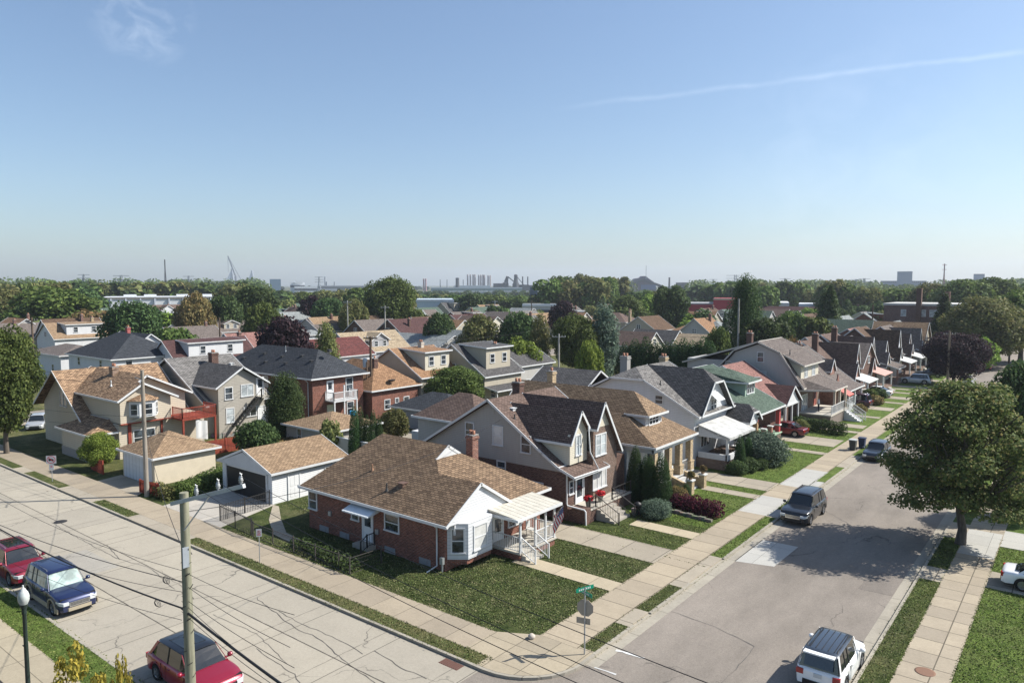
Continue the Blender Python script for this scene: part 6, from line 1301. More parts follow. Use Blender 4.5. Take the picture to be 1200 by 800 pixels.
for k, (x, y, h) in enumerate(((-23.7,62.4,3.3),(-23.7,64.4,2.8),(-23.7,66.8,3.0),(-24.0,65.6,1.9))): tree('thuja_column', x, y, h, 1.15, ('tallest pointed evergreen before the white porch', 'middle pointed evergreen before the white porch', 'farthest pointed evergreen before the white porch', 'short evergreen between the pointed ones at the white porch')[k], name='evergreen', lod=1, cat='evergreen', trunk=False)
tree('blue_shrub', -23.6, 46.4, 1.35, 2.6, 'spreading blue-green juniper beside the grey house steps', name='juniper', lod=0, cat='shrub'); tree('rust_shrub', -23.6, 49.8, 1.6, 1.6, 'round rusty-red bush at the end of the red hedge', name='shrub', lod=1, cat='shrub')
for k in range(4): tree('dark_shrub', -23.6+k*.4, 61.5+k*1.5, 1.3, 2.2, ('grey-green bush by the white porch wall','dark bush under the pointed evergreens','bush left of the grey ornamental tree','low bush at the green bungalow steps')[k], name='shrub', lod=1, cat='shrub')
tree('olive_shrub', -24.9, 84.0, 1.5, 1.8, 'pale leafy bush in front of the white porch gable', name='shrub', lod=1, cat='shrub'); tree('thuja_column', -24.6, 100.2, 2.4, 1.4, 'dark pointed evergreen beside the maroon minivan', name='evergreen', lod=1, cat='evergreen', trunk=False)
for k, (x, y, h, w, lb) in enumerate(((-23.6,110.5,2.2,2.4,'round green bush before the white awning porch'), (-22.6,108.6,1.5,2.2,'low rusty shrub on the far lawn'), (-23.6,114,1.8,3,'dark bush beyond the round green one'), (-22.8,101,1.3,1.8,'small reddish shrub near the pale parked car'))): tree(('green_shrub','rust_shrub','dark_shrub','rust_shrub')[k], x, y, h, w, lb, name='shrub', lod=2, cat='shrub')
def hedge(x0, y0, x1, y1, h, w, kind, label, lod=0):
    L = math.hypot(x1-x0, y1-y0); t = thing('hedge', label, 'hedge', ((x0+x1)/2, (y0+y1)/2, 0), math.atan2(y1-y0, x1-x0)); gg = np.random.default_rng(int(L*10)); nn = max(4, int(L/.45))
    Lb = [((-L/2+L*(i+.5)/nn, sy*w*.22+.04*gg.normal(), h*zz+.05*gg.normal()), (.34, w*.3, h*.30)) for i in range(nn) for sy in (-1, 1) for zz in (.28, .70)]; P, Q = lobe_points(Lb, int(L*w*h*620) if lod == 0 else int(L*w*h*300), gg, .75)
    link('foliage', leaf_mesh('foliage', P, Q, .10 if lod == 0 else .14, fol(kind.split('_')[0]), 3), t)
hedge(-24.6, 49.6, -19.9, 48.9, 1.15, 1.5, 'red_hedge', 'dark red clipped hedge along the lawn of the grey gabled house'); hedge(-26.4, 85.6, -20.4, 84.3, 1.5, 1.1, 'dark_hedge', 'long dark clipped hedge beside the red car in the driveway')
hedge(-56.8, 32.6, -54.2, 27.6, 1.25, 2.0, 'green_hedge', 'overgrown green hedge between the two garages'); hedge(-57.6, 27.3, -54.4, 27.0, 1.0, 1.0, 'olive_hedge', 'low scrubby growth behind the red picket fence', 1)
hedge(-38.8, 27.3, -32.6, 26.6, .7, 1.2, 'dark_hedge', 'low dark flower bed along the wire fence by the ranch house', 1); hedge(-62, 40.8, -62, 46, 1.3, 2.2, 'rust_hedge', 'brown-green scrub between the taupe house and the white garage', 1)
m = MB(); [m.box(-24.4+k*.5, -23.95+k*.5, 48.0-k*.07, 48.3-k*.07, .1, .3+.05*(k % 2)) for k in range(9)]; o = struct('stone_edging', m, STONE); del o['kind']; tag(o, 'grey stone edging below the dark red hedge', 'edging')
m = MB(); [m.box(-25.2+.1*k, -24.9+.1*k, 45.7+.3*k, 45.98+.3*k, .1, .55) for k in range(7)]; o = struct('stone_edging', m, STONE); del o['kind']; tag(o, 'low stone garden wall curving under the juniper', 'garden wall')

for px, tp, d, w_, kd, lb in ((1130,329,300,62,'green_round','tall green tree behind the apartment block'), (1168,327,310,60,'green_vase','second tall tree behind the apartment block, farther right'), (1092,333,320,44,'olive_round','tree left of the tall ones behind the apartment block'), (655,324,420,26,'green_vase','left feathery tall tree on the centre skyline'), (683,322,430,34,'olive_vase','middle feathery tall tree on the centre skyline'), (712,326,430,34,'green_vase','right feathery tall tree on the centre skyline')): T(kd, px, tp, d, w_, lb, lod=1)
# the far woods
g = random.Random(5)
for k in range(120):
    px = -20 + k*10.4 + g.uniform(-5, 5); d = g.choice((330, 380, 440, 520)); tp = 335 + g.uniform(-4, 6)
    if 105 < px < 265 or 480 < px < 536 or 790 < px < 872: d = max(d, 440) if not 105 < px < 265 else 480
    if 480 < px < 640: tp = 347 + g.uniform(-2, 3)
    elif 300 < px < 480: tp = 341 + g.uniform(-3, 3)
    elif 736 < px < 806: tp = 343 + g.uniform(-2, 2)
    elif 1015 < px < 1098: tp = 340 + g.uniform(-2, 2)
    elif 640 < px < 740: tp -= 6
    elif px > 1040: tp -= 1
    T(g.choice(('green_round','olive_round','dark_round','green_vase','olive_vase')), px, tp, d, g.uniform(26, 46), 'tree of the distant belt between the houses and the industry', group='trees of the distant belt', lod=3 if d > 400 else 2, trunk=d < 400)
for k in range(80):
    px = -10 + k*15.5 + g.uniform(-6, 6); d = g.uniform(235, 340); q = far(px, 350, d)
    if -24 < q.x < 1 or -111 < q.x < -96: continue
    if 100 < px < 262 or 482 < px < 536 or 792 < px < 870: d = 215
    tp = HORIZON + (CAM_H - g.uniform(6, 9.5))*F_PX/d
    T(g.choice(('green_round','olive_round','dark_round','light_round','dark_slim')), px, tp, d, g.uniform(7, 11)*F_PX/d, 'garden tree standing among the distant roofs', group='garden trees among the distant roofs', lod=2)
def far_wood(px0, px1, d, h, label, n, kind, seed):
    """a far-off wood that reads as one mass"""
    gg = np.random.default_rng(seed); P = []; NN = []
    for k in range(n):
        q = far(px0 + (px1-px0)*gg.random(), 333, d*(.9+.25*gg.random())); hh = h*(.7+.5*gg.random()); w = hh*.55
        Q, M = lobe_points([((q.x, q.y, hh*.55), (w, w, hh*.45))], 150, gg, .8); P.append(Q); NN.append(M)
    o = link('far_wood', leaf_mesh('far_wood', np.concatenate(P), np.concatenate(NN), d*.0022, fol(kind), seed)); o['kind'] = 'stuff'
far_wood(-60, 305, 760, 17, '', 150, 'green', 1); far_wood(-60, 312, 1050, 21, '', 120, 'green', 2); far_wood(640, 738, 760, 20, '', 60, 'green', 8); far_wood(738, 806, 760, 9, '', 30, 'green', 12); far_wood(806, 1020, 760, 18, '', 80, 'green', 13); far_wood(1020, 1300, 760, 14, '', 200, 'green', 3); far_wood(815, 1030, 1100, 20, '', 60, 'green', 9); far_wood(1100, 1300, 1100, 20, '', 140, 'green', 4); far_wood(330, 700, 900, 7, '', 150, 'dark', 5); far_wood(480, 640, 560, 8, '', 60, 'dark', 6); far_wood(-80, 1320, 2200, 9, '', 260, 'dark', 7)
# ---------------------------------------------------------------- real grass tufts on the nearer lawns, ragged over their edges
def tufts():
    gg = np.random.default_rng(9); P = []
    green = [(-44.5,-28.3,26.0,29.6,80), (-28.3,-19.55,26.0,38.3,95), (-27,-19.6,41.0,49,70), (-26,-19.6,49,57.6,45), (-46.9,-41,29.6,42,45), (-25.5,-19.6,60.5,77.6,26), (-25,-19.6,81.6,89.6,20),
        (-17.55,-16.7,27.2,30.3,95), (-17.55,-16.7,32.3,36.1,95), (-17.55,-16.7,41.6,51.2,75), (-17.55,-16.7,53.4,60,60), (-6.95,-5.8,26,45.6,95), (-6.95,-5.8,47.9,54.3,70), (-45.05,-19.9,23.05,24.0,90), (-58.6,-52.8,23.05,24.0,60), (-150 if False else -75,-20,11.85,13.35,80), (-3.9,2.5,27,46.4,75), (-3.9,2.5,49.2,54.3,60)]
    excl = [(-41.1,-28.3,29.7,39.1), (-28.5,-25.8,33.5,37.4), (-26.0,-24.8,33.7,35.3), (-26.3,-19.55,33.3,34.6), (-28.1,-24.6,41.6,48.2), (-24.2,-19.6,43.6,44.9), (-28,-23.8,50,57.2), (-24,-19.6,54.9,56.1), (-40,-19.6,57.6,60.5), (-28,-19.9,73.4,74.5), (-28,-19.9,86.4,87.5), (-46.6,-36.3,26.9,28.9), (-47.4,-41.5,28.2,31.3)]
    for x0, x1, y0, y1, dn in green:
        n = int((x1-x0)*(y1-y0)*dn*1.9); q = np.stack([gg.uniform(x0, x1, n), gg.uniform(y0, y1, n)], 1); P.append(q)
    # weeds in joints and along edges
    for a, b, n, s in (((-19.55,27),(-19.55,70),900,.04), ((-17.5,27),(-17.5,70),700,.035), ((-16.62,27),(-16.62,70),420,.05), ((-5.85,27),(-5.85,56),600,.03), ((-3.87,27),(-3.87,56),600,.04), ((-7.08,28),(-7.08,54),300,.05), ((-45,25.97),(-21.5,25.97),900,.04), ((-45,23.97),(-20,23.97),500,.03), ((-28,38.3),(-19.6,38.3),200,.03), ((-28,41),(-19.6,41),260,.04), ((-19.6,39.7),(-16.8,39.7),60,.03), ((-26,39.6),(-19.6,39.6),30,.03), ((-60,11.9),(-25,11.9),700,.03), ((-60,13.5),(-25,13.5),300,.04), ((-44.8,22.95),(-21,22.95),120,.05)):
        t = gg.random(n) ** 1.0; P.append(np.stack([a[0]+(b[0]-a[0])*t, a[1]+(b[1]-a[1])*t], 1) + gg.normal(size=(n, 2))*s)
    P = np.concatenate(P); keep = np.ones(len(P), bool)
    for x0, x1, y0, y1 in excl: keep &= ~((P[:, 0] > x0) & (P[:, 0] < x1) & (P[:, 1] > y0) & (P[:, 1] < y1))
    keep &= ~((P[:, 0] > -21.6) & (P[:, 1] < 27.0) & (P[:, 0] < -16.5) & (P[:, 1] > 24.1)); P = P[keep]; n = len(P)
    z = np.where((P[:, 0] < -16.66) | (P[:, 0] > -7.0) , .125, .01); V = np.column_stack([P, z + .006]); Nn = gg.normal(size=(n, 3)); Nn[:, 2] = np.abs(Nn[:, 2])*.6 + .9; Nn /= np.linalg.norm(Nn, axis=1)[:, None]
    sunny = (P[:, 0] > -6) | ((P[:, 0] > -28) & (P[:, 1] > 41)) | (P[:, 1] < 14)  # these tufts get a brighter green, sunlight painted into the colour
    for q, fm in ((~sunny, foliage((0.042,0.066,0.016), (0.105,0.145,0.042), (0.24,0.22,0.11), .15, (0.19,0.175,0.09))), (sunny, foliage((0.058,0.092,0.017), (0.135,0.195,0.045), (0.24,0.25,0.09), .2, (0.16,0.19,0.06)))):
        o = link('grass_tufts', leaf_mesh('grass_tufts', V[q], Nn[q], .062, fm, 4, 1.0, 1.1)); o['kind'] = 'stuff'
tufts()
# ---------------------------------------------------------------- poles, wires, signs, lamp, bins, cars
WOODP = wood((0.19,0.17,0.13), (12,12,.5)); WOODB = wood((0.12,0.085,0.06), (12,12,.5))
def pole(x, y, h, r, label, mt=None, arms=(), name='utility_pole'):
    """arms: (height, half length, angle, sideshift)"""
    t = thing(name, label, 'utility pole', (x, y, 0)); m = MB(); m.tube([(x,y,-.1),(x,y,h*.5),(x,y,h)], [r*1.25, r*1.05, r*.85], 12); part('shaft', m, mt or WOODP, t)
    for z, hl, a, sh in arms:
        d = Vector((math.cos(a), math.sin(a), 0)); c = Vector((x,y,z)) + d*sh; m = MB(); m.bar(c-d*hl, c+d*hl, .1, .13); part('crossarm', m, mt or WOODP, t)
        for k in (-.9, -.45, .45, .9): q = c + d*hl*k; m = MB(); m.lathe([(.03,.06),(.06,.1),(.035,.14),(.06,.18),(.03,.22)], q, 8); part('insulator', m, plain((.5,.5,.5),.4), t)
    return t
# foreground pole with the one-sided steel arm
px_, py_ = -23.95, 12.35
FP = thing('utility_pole', 'thick weathered wooden pole in the foreground with a one-sided steel arm', 'utility pole', (px_, py_, 0))
m = MB(); m.tube([(px_,py_,0),(px_,py_,4),(px_,py_,9.45)], [.19,.165,.145], 14); part('shaft', m, wood((0.24,0.235,0.17), (10,10,.45)), FP)
A0 = Vector((px_-.25, py_-.02, 8.9)); A1 = zA = None
def onray(x, y, Yp): a, b, c = ray(x, y); t = Yp/b; return Vector((a*t, Yp, CAM_H + c*t))
A0 = onray(201, 590, 12.15); A1 = onray(286, 569, 12.75); STEEL = plain((0.50,0.52,0.54), .5, .4, .3)
m = MB(); m.bar(A0, A1, .11, .13); [m.box((A0+(A1-A0)*k).x-.02,(A0+(A1-A0)*k).x+.02,(A0+(A1-A0)*k).y-.07,(A0+(A1-A0)*k).y-.05,(A0+(A1-A0)*k).z-.02,(A0+(A1-A0)*k).z+.02) for k in (.1,.2,.5,.55,.75,.8)]; part('arm', m, STEEL, FP)
m = MB(); m.bar(A0+(A1-A0)*.56, onray(216, 621, 12.2), .05, .03); part('brace', m, STEEL, FP)
TOPS = []
for k in (.36, .66, .96):
    q = A0+(A1-A0)*k; m = MB(); m.lathe([(.03,.05),(.03,.12),(.075,.13),(.05,.18),(.085,.20),(.055,.26),(.07,.29),(.03,.33)], q, 10); m.bar(q+Vector((-.06,0,.33)), q+Vector((.06,0,.42)), .03); m.bar(q+Vector((.06,0,.33)), q+Vector((-.05,0,.44)), .03); part('insulator', m, plain((.45,.46,.46),.35), FP); TOPS.append(q+Vector((0,0,.34)))
m = MB(); m.box(px_+.12, px_+.17, py_-.2, py_+.02, 6.9, 7.6); part('id_plate', m, plain((.3,.33,.36),.5), FP)
m = MB(); 
for k in range(60): a = k*.9; z = 3+k*.075; (m.bar((px_+.185*math.cos(a),py_+.185*math.sin(a),z),(px_+.185*math.cos(a+.9),py_+.185*math.sin(a+.9),z+.075),.02) if k % 3 == 0 else None)
part('wire_wrap', m, WIREM, FP)
def wire(a, b, sag, r, label, name='overhead_wire', n=18, mt=None):
    a, b = Vector(a), Vector(b); m = MB(); m.tube([a+(b-a)*k/n - Vector((0,0,sag*4*(k/n)*(1-k/n))) for k in range(n+1)], r, 6); t = link(name, m.mesh('wire', mt or WIREM, a), None, a); return tag(t, label, 'wire')
wp = lambda z: Vector((px_, py_+.0, z))
def atpole(ypx): return onray(213, ypx, py_)
# bundle and single lines running along the street at the pole (west span, east span)
WEST = -62.0
def west(px, py): return onray(px, py, 12.0)
Pb = atpole(712); wire(onray(-40, 596, 12.6), Pb, .35, .032, 'thick black cable bundle left of the foreground pole'); wire(Pb, onray(345, 812, 11.5), .05, .042, 'thick black cable bundle right of the foreground pole')
P1 = atpole(681); wire(onray(-20, 606, 13.2), P1, .25, .016, 'upper black line reaching the foreground pole from the left'); P2 = atpole(693); wire(onray(-20, 622, 12.6), P2, .4, .010, 'thin line just above the thick bundle, left side')
P3 = atpole(726); wire(onray(-25, 640, 12.6), P3, .35, .010, 'thin line just below the thick bundle, left side'); wire(onray(-30,565,13.6), atpole(668), .5, .009, 'highest thin line at the left of the foreground pole')
for k, (y0, x1, y1, lb) in enumerate(((682,340,758,'upper thin line sloping right from the foreground pole'), (698,345,782,'second thin line sloping right from the foreground pole'), (716,335,812,'thin line below the thick bundle, right side'), (704,330,800,'line hugging the thick bundle, right side'), (668,345,720,'topmost slack wire right of the foreground pole'))): wire(atpole(y0), onray(x1, y1, 11.9-.1*k), .12, .009, lb)
# coils
for k, (x, y, lb) in enumerate(((193,680,'coil of spare cable left of the foreground pole'), (183,707,'loose loop of cable on the thick bundle'))):
    c = onray(x, y, 12.2); t = thing('cable_coil', lb, 'cable coil', c); m = MB()
    for j in range(3): m.tube([c+Vector(((.10+.03*j)*1.4*math.cos(a), .03*j, (.09+.02*j)*math.sin(a))) for a in [i*.5236 for i in range(13)]], .009, 5)
    part('loops', m, WIREM, t)
m = MB(); c = atpole(655); pts = [c, c+Vector((.25,0,.15)), c+Vector((.3,.0,-.15)), c+Vector((.55,.05,.02))]; m.tube(pts, .01, 5); m.tube([c+Vector((.1,0,-.2)), c+Vector((.4,0,.25)), c+Vector((.5,0,.5))], .01, 5); part('jumper_wires', m, WIREM, FP)
# three lines from the insulators towards the lower right
for q, (x, y, Yp), lb in zip(TOPS, ((690,806,9.5), (745,806,9.5), (845,806,9.6)), ('lowest of the three lines leaving the steel arm', 'middle of the three lines leaving the steel arm', 'highest of the three lines leaving the steel arm')):
    wire(q, onray(x, y, Yp), .22, .008, lb)
for q, (x, y), lb in zip(TOPS, ((-30,345),(-30,365),(-30,388)), ('first far line running left from the steel arm','second far line running left from the steel arm','third far line running left from the steel arm')): pass
# alley poles
U1 = pole(-56.9, 26.4, 9.95, .15, 'slim weathered pole with a thin side arm between the two garages', wood((0.27,0.24,0.20),(12,12,.5)))
m = MB(); m.tube([(-56.9,26.4,9.1),(-56.3,26.0,9.25),(-55.6,25.6,9.1)], .03, 6); m.tube([(-56.9,26.4,9.2),(-57.7,26.2,9.35)], .025, 6); part('side_arm', m, GALV, U1)
U2 = pole(-69.5, 60, 10.1, .16, 'tall brown pole with a grey transformer behind the slate-roofed brick house', WOODB, ((9.9, .95, R(20), 0),))
m = MB(); m.lathe([(.25,6.3),(.27,6.4),(.27,7.3),(.2,7.4)], (-70.1,59.6,0), 14); part('transformer', m, plain((.42,.46,.48),.4), U2); m = MB(); m.box(-69.75,-69.65,59.5,59.7,0,7); part('conduit', m, WOODB, U2)
p = at(653, 446, 1.0); q = far(655, 391, math.hypot(p.x, p.y)); U3 = pole(q.x, q.y, q.z, .15, 'pale T-shaped pole rising before the bright green tree', wood((0.34,0.33,0.30)), ((q.z-.5, 1.1, R(38), 0),))
pp = []
for px, tp, d, lb, mt in ((37,372,150,'dark pole at the far left before the long brown roof',WOODB), (407,352,190,'pale pole beside the thin light tree',wood((.34,.33,.3))), (451,358,180,'pale pole with a transformer before the great round tree',wood((.34,.33,.3))), (257,372,155,'thin pole before the beige cream-gabled house',WOODB), (591,372,175,'brown pole right of the olive tree',WOODB), (866,350,128,'pale bare pole in front of the tall dark tree',wood((.3,.29,.26))), (1113,388,136,'brown pole beside the dark purple maple',wood((.2,.16,.12))), (1023,357,200,'pole left of the brick apartment block',WOODB), (1186,356,185,'pole at the right before the skyline trees',WOODB), (580,352,280,'double crossarm pole in the centre distance',GALV), (623,352,260,'short pale pole near the dark tower',WOODB)):
    q = far(px, tp, d); pp.append(pole(q.x, q.y, q.z, .16, lb, mt, () if px in (866, 257, 1023) else ((q.z-.5, 1.0, R(38), 0),)))
for a, b, sag, lb in (((-56.9,26.4,9.3), (-110,20,11), 1.0, 'upper line from the slim weathered pole to the left'), ((-56.9,26.4,8.9), (-110,21.5,10.2), 1.2, 'second line from the slim weathered pole to the left'), ((-56.9,26.4,6.3), (-110,20,6.6), 1.0, 'lower line from the slim weathered pole to the left'), ((-56.9,26.4,5.6), (-110,19.4,5.4), 1.2, 'lowest line from the slim weathered pole to the left'),
    ((-56.9,26.4,9.2), (-69.5,60,9.6), .6, 'line from the slim weathered pole back to the transformer pole'), ((-56.9,26.4,5.8), (-72.5,45.5,5.5), .5, 'service line from the slim pole to the taupe house'), ((-69.5,60,9.9), (q.x,q.y,9), 1.5, 'long line leaving the transformer pole'), ((-69.5,60,8.5), (-84,58,6.2), .3, 'service line over the slate hipped roof'),
    ((-69.5,60,9.8), (-120,66,11), 1.2, 'line from the transformer pole to the left'), ((-56.9,26.4,6.0), tuple(atpole(640)), .8, 'slack line between the slim pole and the foreground pole'), ((-56.9,26.4,5.2), (-47.4,37,2.6), .2, 'service line to the white garage'), (tuple(atpole(600)), (-34,41.7,6.5), .9, 'service line to the grey gabled house')):
    wire(a, b, sag, .012, lb)
u3 = U3.location; wire((u3.x,u3.y,10), (-69.5,60,9.8), 1.0, .015, 'line between the T-shaped pole and the transformer pole'); wire((u3.x,u3.y,10), tuple(far(900,392,120)), 1.0, .015, 'line running right from the T-shaped pole')

# street sign, regulatory signs
def post(t, x, y, h, r=.03, mt=None): m = MB(); m.tube([(x,y,0),(x,y,h)], r, 8); part('post', m, mt or GALV, t)
sx, sy = -17.0, 26.75
S = thing('stop_sign', 'octagonal stop sign seen from behind under green street name plates', 'street sign', (sx, sy, 0)); post(S, sx, sy, 3.2, .035)
ang = R(200); n = Vector((math.cos(ang-R(90)), math.sin(ang-R(90)), 0)); nb = Vector((0.62,-0.785,0)).normalized() # direction the back faces (towards the camera)
nb = Vector((.25,-.97,0)); ub = Vector((nb.y,-nb.x,0)); c = Vector((sx,sy,2.22)) - nb*.05
m = MB(); o8 = [c + ub*.40*math.cos(R(22.5+45*k)) + Vector((0,0,.40*math.sin(R(22.5+45*k)))) for k in range(8)]; m.prism(o8, -nb*.015); part('octagon', m, plain((.33,.31,.27),.5,.4,.3), S)
m = MB(); m.prism([p - nb*.017 for p in o8], -nb*.004); part('red_face', m, plain((.45,.02,.03),.5), S)
def text(parent, s, pos, U, Nn, size, mtl, name='lettering'):
    cu = bpy.data.curves.new('lettering', 'FONT'); cu.body = s; cu.size = size; cu.align_x = 'CENTER'; cu.align_y = 'CENTER'; cu.extrude = .002; cu.materials.append(mtl)
    tmp = bpy.data.objects.new('tmp', cu); o = bpy.data.objects.new(name, bpy.data.meshes.new_from_object(tmp)); bpy.data.objects.remove(tmp); COL.objects.link(o); U = Vector(U).normalized(); Nn = Vector(Nn).normalized(); Z = Nn.cross(U)
    M = Matrix((U, Z, Nn)).transposed().to_4x4(); M.translation = Vector(pos); o.matrix_world = M
    if parent: o.parent = parent; o.matrix_parent_inverse = Matrix.Translation(-Vector(parent.location))
    return o
text(S, 'STOP', c - nb*.03, -ub, -nb, .27, WHITE)
m = MB(); c2 = Vector((sx,sy,1.62)) - nb*.045 + ub*.08; m.prism([c2+ub*a+Vector((0,0,b)) for a, b in ((-.32,-.14),(.32,-.14),(.32,.14),(-.32,.14))], -nb*.01); part('lower_plate', m, plain((.33,.31,.27),.5,.4,.3), S)
GRN = plain((.0,.22,.13), .45)
for U_, z, L in ((Vector((.30,.95,0)), 3.12, .5), (Vector((.95,-.30,0)), 2.93, .48)):
    m = MB(); c3 = Vector((sx,sy,z)); m.bar(c3-U_*L, c3+U_*L, .02, .17); part('name_plate', m, GRN, S)
    m = MB(); nn = Vector((U_.y,-U_.x,0))
    for sg in (1,-1): [m.bar(c3+nn*.013*sg-U_*(L*.7)+U_*(L*1.4)*k/7, c3+nn*.013*sg-U_*(L*.7)+U_*(L*1.4)*(k+.6)/7, .004, .07) for k in range(7)]
    part('plate_letters', m, WHITE, S)
x, y = -67.5, 23.6; S2 = thing('no_trucks_sign', 'white square no-trucks sign with a red slashed circle and a small plate below', 'street sign', (x,y,0)); post(S2, x, y, 2.25, .03)
nf = Vector((.72,-.69,0)).normalized(); uf = Vector((-nf.y,nf.x,0)); c = Vector((x,y,1.95)) + nf*.04
def plate(t, c, w, h, mt=WHITE, name='plate'): m = MB(); m.prism([c+uf*a+Vector((0,0,b)) for a, b in ((-w/2,-h/2),(w/2,-h/2),(w/2,h/2),(-w/2,h/2))], nf*.01); part(name, m, mt, t)
plate(S2, c, .78, .68); plate(S2, c-Vector((0,0,.62)), .36, .5, WHITE, 'lower_plate')
REDM = plain((.5,.03,.05),.6); m = MB(); cc = c + nf*.014; ring = [cc+uf*.31*math.cos(a)+Vector((0,0,.29*math.sin(a))) for a in [k*math.pi/12 for k in range(25)]]; [m.bar(a, b, .045, .008, up=nf) for a, b in zip(ring, ring[1:])]; m.bar(ring[9], ring[21], .05, .008, up=nf); part('slashed_ring', m, REDM, S2)
m = MB(); cc = c + nf*.012; m.prism([cc+uf*a+Vector((0,0,b)) for a, b in ((-.2,-.08),(.05,-.08),(.05,.1),(-.2,.1))], nf*.004); m.prism([cc+uf*a+Vector((0,0,b)) for a, b in ((.07,-.08),(.2,-.08),(.2,.0),(.14,.06),(.07,.06))], nf*.004)
for a in (-.13, .0, .14): m.disc(cc+uf*a+Vector((0,0,-.09))+nf*.005, nf, .035, 10)
part('truck_symbol', m, BLACK, S2); m = MB(); [m.prism([cc-Vector((0,0,.62))+uf*a+Vector((0,0,b)) for a, b in ((-.08,z),(.08,z),(.08,z+.05),(-.08,z+.05))], nf*.003) for z in (.08,-.02)]; part('plate_marks', m, REDM, S2)
x, y = -38.0, 24.05; S3 = thing('parking_sign', 'small white parking sign with red marks on a thin post by the fence', 'street sign', (x,y,0)); post(S3, x, y, 2.1, .028); plate(S3, Vector((x,y,1.9))+nf*.035, .32, .46); cc = Vector((x,y,1.95))+nf*.048
m = MB(); ring = [cc+uf*.085*math.cos(a)+Vector((0,0,.085*math.sin(a))) for a in [k*math.pi/6 for k in range(13)]]; [m.bar(a, b, .022, .004, up=nf) for a, b in zip(ring, ring[1:])]; m.bar(ring[4], ring[10], .022, .004, up=nf); part('slashed_ring', m, REDM, S3); text(S3, 'P', cc+nf*.001, uf, nf, .13, BLACK)
m = MB(); [m.prism([cc-Vector((0,0,z))+uf*a+Vector((0,0,b)) for a, b in ((-.11,0),(.11,0),(.11,.025),(-.11,.025))], nf*.003) for z in (.15,.2)]; part('sign_lines', m, REDM, S3)

# lamp
lp = onray(25, 700, 11.0); b = at(37, 812, 0); d = math.hypot(*at(34,800,0)[:2]); lx, ly = far(27, 690, 33).x, far(27, 690, 33).y
LPH = far(25, 708, math.hypot(lx,ly)).z
L = thing('street_lamp', 'black post-top street lamp with a clear acorn globe at the bottom left', 'street lamp', (lx,ly,0)); m = MB(); m.lathe([(.2,0),(.2,.3),(.11,.5),(.085,.9),(.07,LPH-.4),(.10,LPH-.35),(.07,LPH-.25),(.13,LPH-.05),(.15,LPH)], (lx,ly,0), 14); part('post', m, plain((.02,.035,.03),.4), L)
m = MB(); m.lathe([(.13,LPH),(.19,LPH+.14),(.205,LPH+.30),(.16,LPH+.46),(.10,LPH+.54)], (lx,ly,0), 16); part('globe', m, glassy('lamp_globe', (.27,.29,.28), .08, .9, .8), L); m = MB(); m.lathe([(.11,LPH+.53),(.08,LPH+.6),(.03,LPH+.65),(.03,LPH+.74)], (lx,ly,0), 12); part('finial', m, plain((.5,.52,.5)), L)
m = MB(); m.bar((lx-.35,ly,LPH*.6),(lx+.0,ly,LPH*.6),.03); part('banner_arm', m, BLACK, L)

# fences by the ranch house
def wirefence(name, label, pts, h, mt, pickets):
    t = thing(name, label, 'fence', (*pts[0], 0)); m = MB()
    for a, b in zip(pts, pts[1:]):
        A, B_ = Vector((*a, 0)), Vector((*b, 0)); Lf = (B_-A).length; n = int(Lf/.14)
        if pickets: [m.bar(A+(B_-A)*k/n+Vector((0,0,.05)), A+(B_-A)*k/n+Vector((0,0,h)), .022) for k in range(n+1)]
        m.bar(A+Vector((0,0,h-.08)), B_+Vector((0,0,h-.08)), .035); m.bar(A+Vector((0,0,.12)), B_+Vector((0,0,.12)), .03)
        if not pickets: [m.bar(A+Vector((0,0,z)), B_+Vector((0,0,z)), .012) for z in (.35,.6,.85)]
        for k in range(int(Lf/2.2)+1): q = MB(); p_ = A+(B_-A)*min(1, k*2.2/Lf); q.bar(p_, p_+Vector((0,0,h+.06)), .06); part('post', q, mt, t)
    part('fence_panel', m, mt, t)
wirefence('iron_fence', 'thin black iron fence beside the garage driveway', [(-47.3,30.9),(-46.9,26.7),(-42.4,26.35)], 1.25, IRON, True); wirefence('wire_fence', 'low dark wire fence along the pavement by the ranch house', [(-42.2,26.3),(-32.4,26.2),(-32.2,28.6)], 1.1, plain((.05,.045,.04),.8), False)
t = thing('metal_fence', 'tall pale grey corrugated fence behind the white garage', 'fence', (-55.5,43,0)); m = MB(); [m.box(-56.3+k*.16, -56.2+k*.16, 42.95, 43.0, 0, 2.3) for k in range(56)]; m.box(-56.3,-47.3,42.99,43.03,0,2.25); part('panels', m, plain((.46,.47,.43),.5), t); m = MB(); m.box(-56.35,-47.25,42.9,43.08,2.3,2.38); part('cap', m, WHITE, t)
hedge_fence(-62, 66.2, -53, 57.5, 1.9, 'weathered grey board fence by the slate-roofed garage', wood((.26,.24,.2)))
m = MB(); m.box(-51.5,-48.5,49.5,52,0,2.3); o = struct('garden_shed', m, SD_WHITE); del o['kind']; o.name = 'garden_shed'; tag(o, 'small white shed behind the grey house rear wing', 'shed')
